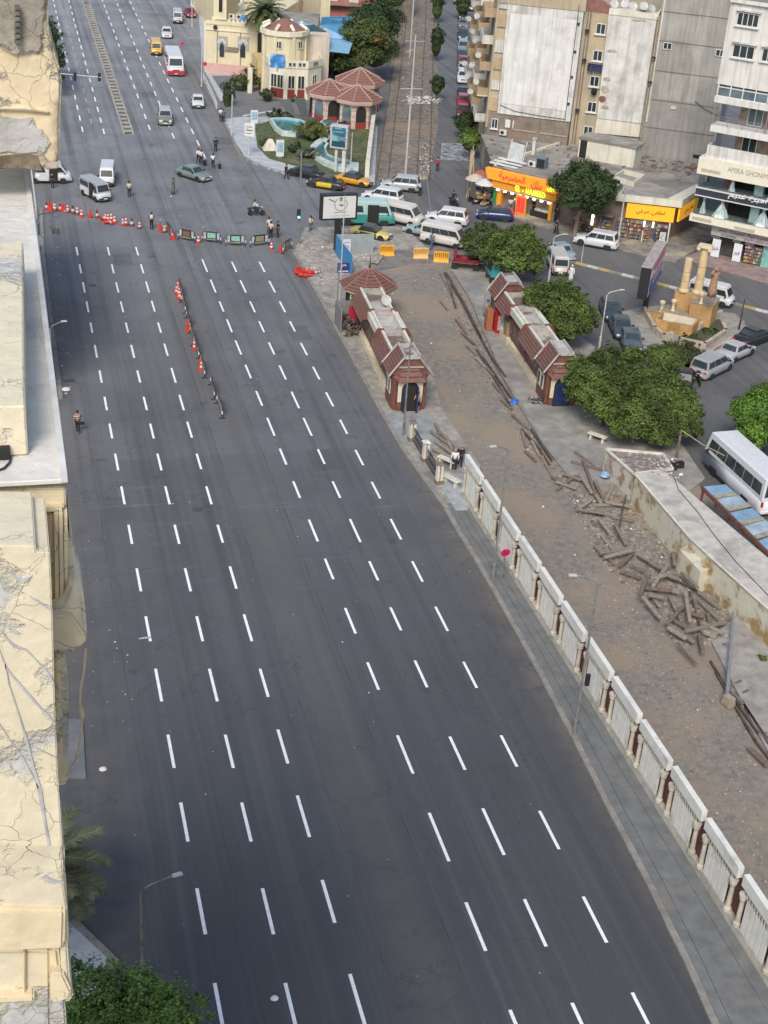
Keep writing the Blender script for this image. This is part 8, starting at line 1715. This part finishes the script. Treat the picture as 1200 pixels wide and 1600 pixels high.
p0,p1=g(1053,735),g(1062,672,3.2);t=thing('utility_pole','rough wooden pole with black boxes at its foot and a pale wire to the coach','pole',(p0.x,p0.y,0));h=hgt(1053,735,672);MB().lathe([(.12,0),(.09,h)],(0,0,0),7).build('post',BARK,t);MB().box((-.25,-.2,.5),(.5,.4,.5)).box((.45,.1,.4),(.5,.4,.45)).build('box',M_black,t)
a,c=Vector((p0.x,p0.y,h)),g(1132,712,2.9);b=MB();b.tube([a,a.lerp(c,.5)-Vector((0,0,.12)),c],.035,5);tag(b.build('wire',mat('pale_wire',(.35,.28,.18),var=.1)),'pale cable running from the wooden pole to the coach roof','cable')
A,C=g(1136,1085,.5),g(1146,955,.9);t=thing('fallen_lamp_post','fallen galvanised lamp post with its concrete root lying on the rubble','lamp post');MB().tube([A,A.lerp(C,.55),C],[.12,.09,.06],8).build('pole',M_metal,t);MB().box(A+Vector((-.05,-.35,-.15)),(.55,.75,.6),.3,0,.8).build('concrete_root',mat('rough_concrete',(.30,.24,.18),rough=.95,var=.25,vs=4,bump=.8),t,bevel=.06);MB().box(A+Vector((.5,-.3,-.1)),(.2,.9,.2),.2).build('root_bar',M_pold,t)
t=thing('bamboo_poles','bundle of tan bamboo poles leaning by the lime tree','poles',tuple(g(731,308)))
for k in range(6): MB().tube([(random.uniform(-.6,.5),random.uniform(-.4,.4),0),(random.uniform(-.1,.5),.6,4.6+random.random())],.05,5).build('pole',mat('bamboo',(.42,.34,.2),var=.15),t)
t=thing('street_stall','stall with pale umbrellas and heaped goods left of the orange shop','stall',tuple(g(762,320,.1)))
for x,y,c in ((-1.0,2.0,(.45,.38,.30)),(.2,3.6,(.30,.10,.07)),(-.4,.2,(.5,.5,.48))): MB().lathe([(1.2,2.3),(.6,2.7),(.05,2.9)],(x,y,0),8).build('umbrella',cloth(c),t);MB().tube([(x,y,0),(x,y,2.4)],.04,5).build('umbrella_pole',M_metal,t)
bb=[MB() for _ in M_shelfc]
for k in range(90): random.choice(bb).box((random.uniform(-1.4,.8),random.uniform(-.5,3),random.uniform(.2,1.2)),(random.uniform(.2,.5),random.uniform(.15,.4),random.uniform(.1,.35)),random.uniform(0,3))
m=MB();[m.add(q_.v,q_.f,i) for i,q_ in enumerate(bb)];m.build('goods',M_shelfc,t)['kind']='stuff'
bx=thing('meter_cabinet','black and teal cabinet at the end of the big trees','cabinet',tuple(g(1168,700))); MB().box((0,0,.5),(.8,.6,1.0)).build('case',M_black,bx)
# ------------------------------------------------------------------ tram tracks, sleepers, rubble
M_rail=mat('rusty_rail',(.12,.095,.075),rough=.7,metal=.4,var=.25,vs=2);M_railp=mat('worn_rail',(.28,.27,.25),rough=.35,metal=.6,var=.15)
def rail(pts,m=M_rail,w_=.09,h=.13,z=.0,name='rail',label=None):
 P_=[g(x,y,z) for x,y in pts];b=MB()
 for a,c in zip(P_,P_[1:]): b.box(((a.x+c.x)/2,(a.y+c.y)/2,z+h/2),((c-a).length+.04,w_,h),ang(a,c))
 o=b.build(name,m)
 return tag(o,label,'rail') if label else structure(o)
for a,c,lb_ in (((588,282),(632,-20),0),((606,282),(641,-20),0),((651,282),(668,-20),0),((671,282),(680,-20),0)): rail([a,c],h=.10)
for a,c in (((586,400),(589,420)),((600,408),(606,420)),((613,355),(625,420)),((648,280),(654,332)),((667,280),(674,335)),((659,378),(672,425)),((690,412),(697,428)),((590,282),(592,300))): rail([a,c],m=M_railp,h=.012,w_=.12,name='embedded_rail')
PR='loose rails heaped along the platform edge'
for k,pts in enumerate(([(688,428),(712,478)],[(694,427),(720,470),(738,505)],[(697,427),(728,480),(752,530)],[(700,430),(745,520),(772,568),(798,612)],[(703,452),(712,482)],[(738,505),(768,560),(790,590)],[(745,548),(778,602),(800,640)],[(755,560),(800,625)],[(830,672),(862,720)],[(815,672),(850,715),(858,728)],[(822,680),(845,705)])):
 rail(pts,z=.05+.07*(k % 3),m=M_railp if k in (0,3) else M_rail,w_=.13,h=.14,label='rusty rail in the long bundle beside the platform, %s' % ('among those by the barriers' if k < 5 else 'among those near the blue sack' if k < 8 else 'among those below the blue sack'))['group']=PR
for pts,lb_ in (([(1118,1052),(1145,1100),(1180,1160),(1215,1205)],'left rail of the stub of track in the lower right rubble'),([(1110,1035),(1140,1085),(1185,1148)],'rail crossing the stub of track at the lower right'),([(1150,1085),(1192,1148),(1230,1190)],'right rail of the stub of track at the lower right'),([(1160,1100),(1200,1165)],'short loose rail leaning in the stub of track')): rail(pts,z=.06,w_=.12,h=.14,label=lb_)
rail([(978,775),(972,800),(965,840)],z=.4,w_=.1,h=.1,label='upright-looking thin rusty bar across the sleeper heap')
rail([(995,870),(1050,905),(1090,925)],z=.25,w_=.1,h=.1,label='long thin rail lying across the middle of the sleeper heap');rail([(1078,925),(1096,990)],z=.3,w_=.1,h=.1,label='thin rail pointing down out of the sleeper heap')
M_sl=[mat('sleeper_grey',(.20,.165,.13),rough=.95,var=.25,vs=6,bump=.5),mat('sleeper_brown',(.16,.12,.09),rough=.95,var=.25,vs=6,bump=.5),mat('sleeper_pale',(.26,.22,.175),rough=.95,var=.25,vs=6,bump=.5)]
SM=[]
for m in M_sl:
 o=MB().box((0,0,0),(1.0,.21,.16)).build('railway_sleeper',m,None,bevel=.025);SM.append(o.data);bpy.data.objects.remove(o)
def sleeper(x0,y0,x1,y1,label,group,z=.15,tilt=0,wd=1.0,k=None):
 a,c=g(x0,y0,z),g(x1,y1,z);o=bpy.data.objects.new('railway_sleeper',SM[random.randrange(3) if k is None else k]);COL.objects.link(o);o.location=((a.x+c.x)/2,(a.y+c.y)/2,z+.03);o.rotation_euler=(0,tilt if tilt else random.uniform(-.10,.10),ang(a,c));o.scale=((c-a).length,wd,wd);tag(o,label,'railway sleeper',group)
 return o
H1_='sleepers heaped beside the cream store';H2_='sleepers heaped in the lower rubble';H3_='sleepers scattered along the rails'
import itertools as it
for q_ in ((957,700,975,730),(978,725,990,760),(892,722,940,735),(898,708,930,730),(905,742,925,770),(910,720,935,782),(914,745,938,790),(928,755,950,790),(958,758,946,785),(903,790,955,790),(920,800,965,806),(935,812,955,835),(945,785,985,792),(955,808,990,815),(900,797,945,802),(940,838,960,862),(905,795,925,782),(868,752,900,765),(880,740,908,752),(862,745,885,760),(960,820,978,850),(870,765,900,745)): sleeper(*q_,'old timber sleeper in the upper heap beside the cream store',H1_,z=random.uniform(.1,.5))
for q_ in ((928,855,962,882),(936,866,990,858),(944,870,988,862),(968,886,990,864),(970,893,1002,905),(1000,930,1012,900),(1020,918,1045,880),(1008,918,1050,925),(1012,930,1040,935),(1003,935,1032,965),(1015,925,1030,950),(1046,935,1065,970),(1042,975,1080,935),(1052,970,1080,985),(1070,988,1135,972),(1042,975,1085,1005),(1042,982,1072,998),(1060,948,1085,955),(1076,958,1100,965),(1090,925,1125,952),(1065,893,1090,922),(1035,897,1060,905),(1052,862,1054,885),(1092,990,1098,1022),(1105,960,1112,985),(1092,940,1130,975),(1060,1005,1090,1035),(1024,905,1050,895),(985,880,1010,890),(1070,925,1078,970),(1098,975,1130,990),(1040,920,1062,928)): sleeper(*q_,'weathered timber sleeper in the lower heap between the dirt and the store wall',H2_,z=random.uniform(.12,.75),wd=1.1)
for q_ in ((688,470,700,485),(712,500,730,522),(716,515,742,540),(728,540,745,555),(742,560,765,578),(760,575,772,588),(770,600,790,622),(783,625,800,640),(800,650,828,672),(815,670,822,700),(830,690,850,725),(845,715,865,745),(700,440,706,458),(820,705,838,722)): sleeper(*q_,'old sleeper lying loose along the bundle of rails',H3_,z=.12)
for k,q_ in enumerate(((672,675,700,692),(680,690,712,712),(676,702,706,716),(690,680,715,700),(680,660,688,680),(700,690,706,702))): sleeper(*q_,'plank or sleeper dumped beside the low broken fence','timbers dumped by the low fence',z=.3)
for k in range(7): t_=.12+k*.13;a=(1122+78*t_*1.1,1060+115*t_);sleeper(a[0],a[1]+4,a[0]+26,a[1]-8,'cross sleeper of the stub of track at the lower right','cross sleepers of the lower track stub',z=.04)
sleeper(1170,1168,1200,1200,'thick rounded timber at the right edge below the stub of track',None,z=.15,wd=1.5);sleeper(1095,985,1120,995,'pinkish broken block beside the fallen lamp post',None,z=.3,wd=1.9,k=2)
def sl_(o,w_):
 L=o.scale.x;a=math.degrees(o.rotation_euler[2]) % 180;d='lying across' if a < 35 or a > 145 else 'pointing away' if 60 < a < 120 else 'slanting'
 return '%s %s timber %s, %s from the top' % ('long' if L > 1.9 else 'short' if L < 1.1 else 'medium',o.data.materials[0].name.split('_')[1],d,w_)
AL=[o for o in COL.objects if o.name.startswith('railway_sleeper')]
for gn,tail in ((H1_,'of the upper sleeper heap'),(H2_,'of the lower sleeper heap'),(H3_,'along the rail bundle'),('timbers dumped by the low fence','of those by the fence'),('cross sleepers of the lower track stub','in the track stub')):
 number_labels(sorted([o for o in AL if o.get('group') == gn],key=lambda o: -o.location.y),lambda o,w_: sl_(o,w_)+' '+tail)
number_labels(sorted([o for o in COL.objects if o.get('group') == GC],key=lambda o: -o.location.y),lambda o,w_: '%s steel barrier from the far end of the centre strip line' % w_)
number_labels(sorted([o for o in COL.objects if o.get('group') == GM],key=lambda o: -o.location.y),lambda o,w_: '%s cone from the far end of the centre strip line' % w_)
number_labels(sorted([o for o in COL.objects if (o.get('label') or '').startswith('one of the packed cones')],key=lambda o: o.location.x),lambda o,w_: '%s cone from the left in the packed row at the left kerb' % w_)
number_labels(sorted([o for o in COL.objects if o.get('group') == PR],key=lambda o: -o.location.y),lambda o,w_: 'rusty loose rail, %s from the top of the bundle beside the platform' % w_)
number_labels(sorted([o for o in COL.objects if (o.get('label') or '').startswith('upright cone in the tight')],key=lambda o: o.location.x),lambda o,w_: '%s upright cone from the left in the tight heap of cones' % w_)
number_labels(sorted([o for o in COL.objects if (o.get('label') or '').startswith('red cone lying in the tangled')],key=lambda o: o.location.x),lambda o,w_: '%s cone from the left in the tangled red pile at the right kerb' % w_)
def scatter(name,pts,mats,size,n,kind='stuff',flat=.6,z=0.0):
 """pts: px polygon; n pieces thrown inside it"""
 b=MB();P_=[Vector(p) for p in PX(pts)];xs=[p.x for p in P_];ys=[p.y for p in P_];k=0;tries=0
 def inside(x,y):
  c=False;j=len(P_)-1
  for i in range(len(P_)):
   if (P_[i].y > y) != (P_[j].y > y) and x < (P_[j].x-P_[i].x)*(y-P_[i].y)/(P_[j].y-P_[i].y)+P_[i].x: c=not c
   j=i
  return c
 while k < n and tries < n*12:
  tries += 1;x,y=random.uniform(min(xs),max(xs)),random.uniform(min(ys),max(ys))
  if not inside(x,y): continue
  s_=size*random.uniform(.4,1)**2*random.choice((1,1,1.7));a=random.uniform(0,6.3);m_=random.randrange(len(mats));q_=[]
  for j in range(5): r_=s_*random.uniform(.5,1);q_.append((x+r_*math.cos(a+j*1.257),y+r_*math.sin(a+j*1.257)))
  b.prism(q_,z,z+s_*flat*random.uniform(.5,1),m_,top=[((px_*.7+x*.3),(py_*.7+y*.3)) for px_,py_ in q_]);k += 1
 o=b.build(name,mats);o['kind']=kind;return o
st_m=[mat('stone_grey',(.25,.23,.205),rough=.95,var=.2,vs=5),mat('stone_tan',(.29,.24,.19),rough=.95,var=.2,vs=5),mat('stone_dark',(.15,.135,.12),rough=.95,var=.2)];pap=[mat('paper_white',(.62,.62,.6),rough=.9,var=.05),mat('paper_grey',(.4,.4,.38),var=.1),mat('litter_brown',(.25,.18,.12),var=.1)]
HEAP=[(870,740),(960,705),(990,765),(1055,890),(1100,905),(1200,1010),(1200,1040),(1100,1010),(1060,1010),(1000,940),(930,870)]
scatter('rubble',HEAP,st_m,.17,2600,z=.02);scatter('rubble',[(690,430),(705,430),(755,520),(810,610),(905,745),(880,760),(820,700),(770,620),(700,490)],st_m,.13,1300,z=.02)
scatter('ballast',[(600,420),(690,430),(900,760),(1000,900),(1110,1040),(1200,1180),(1250,1500),(1180,1500),(1040,1270),(740,790),(640,560)],st_m,.045,3000,z=.03)
scatter('roof_litter',[(1015,755),(1050,760),(1060,790),(1040,800),(1010,780)],pap,.12,60,z=2.255)
scatter('ballast',[(1180,1160),(1100,1040),(1000,900),(960,880),(920,860),(880,900),(1050,1180),(1200,1420)],st_m,.07,2500,z=.03)
scatter('dirt_litter',[(600,420),(690,430),(900,760),(1110,1040),(1200,1180),(1180,1500),(740,790),(640,560)],pap,.07,260,z=.03);scatter('dirt_litter',HEAP,pap,.10,160,z=.15)
scatter('road_litter',[(66,310),(110,640),(110,760),(230,1100),(130,1180),(160,1400),(110,700),(80,500)],pap[1:2],.05,70,z=.004);scatter('road_litter',[(66,310),(460,380),(640,690),(1080,1560),(120,1560),(80,400)],pap,.045,220,z=.004)
scatter('road_litter',[(66,300),(200,250),(450,300),(560,380),(250,372)],pap,.09,60,z=.004);scatter('gutter_litter',[(75,380),(95,380),(115,640),(98,640)],pap,.10,90,z=.006)
scatter('railway_litter',[(590,280),(670,280),(684,0),(630,0)],pap[1:],.12,300,z=.02);scatter('railway_litter',[(636,150),(690,150),(692,162),(638,163)],pap[:2],.18,300,z=.03);scatter('railway_litter',[(655,220),(672,225),(678,280),(655,280)],pap,.14,160,z=.02)
scatter('corner_rubble',[(462,395),(480,375),(600,380),(590,410),(545,425),(500,450)],st_m+pap[:1],.09,600,z=.13);scatter('pavement_litter',[(560,560),(600,640),(690,780),(710,770),(640,650),(600,560)],pap+st_m,.05,160,z=.12)
t=thing('blue_sack','bright blue plastic sack among white rubbish at the platform edge','sack',tuple(g(804,630)));MB().lathe([(.2,0),(.34,.1),(.28,.25),(.1,.36)],(0,0,0),8,sx=1.1).build('sack',mat('blue_plastic',(.02,.12,.5),rough=.4,var=.2,vs=4),t)
t=thing('rubbish_bag','pale blue plastic bag near the upper sleeper heap','bag',tuple(g(945,745,.3)));MB().lathe([(.2,0),(.38,.1),(.3,.3),(.1,.4)],(0,0,0),8).build('bag',mat('pale_blue_plastic',(.22,.38,.55),rough=.4,var=.4,vs=4),t)
for x,y,s_,lb_ in ((161,1203,.17,'crumpled white plastic bag on the road near the left edge'),(429,1561,.15,'crumpled white paper between two lane dashes at the bottom'),(103,610,.3,'long white plastic sheet scrap by the drain grating')):
 p=g(x,y);o=MB().lathe([(s_*.5,0),(s_,s_*.2),(s_*.8,s_*.6),(s_*.2,s_*.8)],(p.x,p.y,.005),7,sx=1.2).build('plastic_scrap',pap[0]);tag(o,lb_,'litter')
t=thing('plastic_bottle','clear plastic water bottle with a blue cap lying across a lane dash','bottle',tuple(g(228,998)),R(5));MB().tube([(-.32,0,.06),(-.28,0,.06),(.15,0,.06),(.25,0,.06)],[.02,.06,.06,.05],8).build('body',mat('clear_plastic',(.3,.33,.35),rough=.2,var=.1),t);MB().disc((-.35,0,.06),.05,(1,0,0),.07,8).build('cap',mat('blue_cap',(.15,.35,.6)),t)
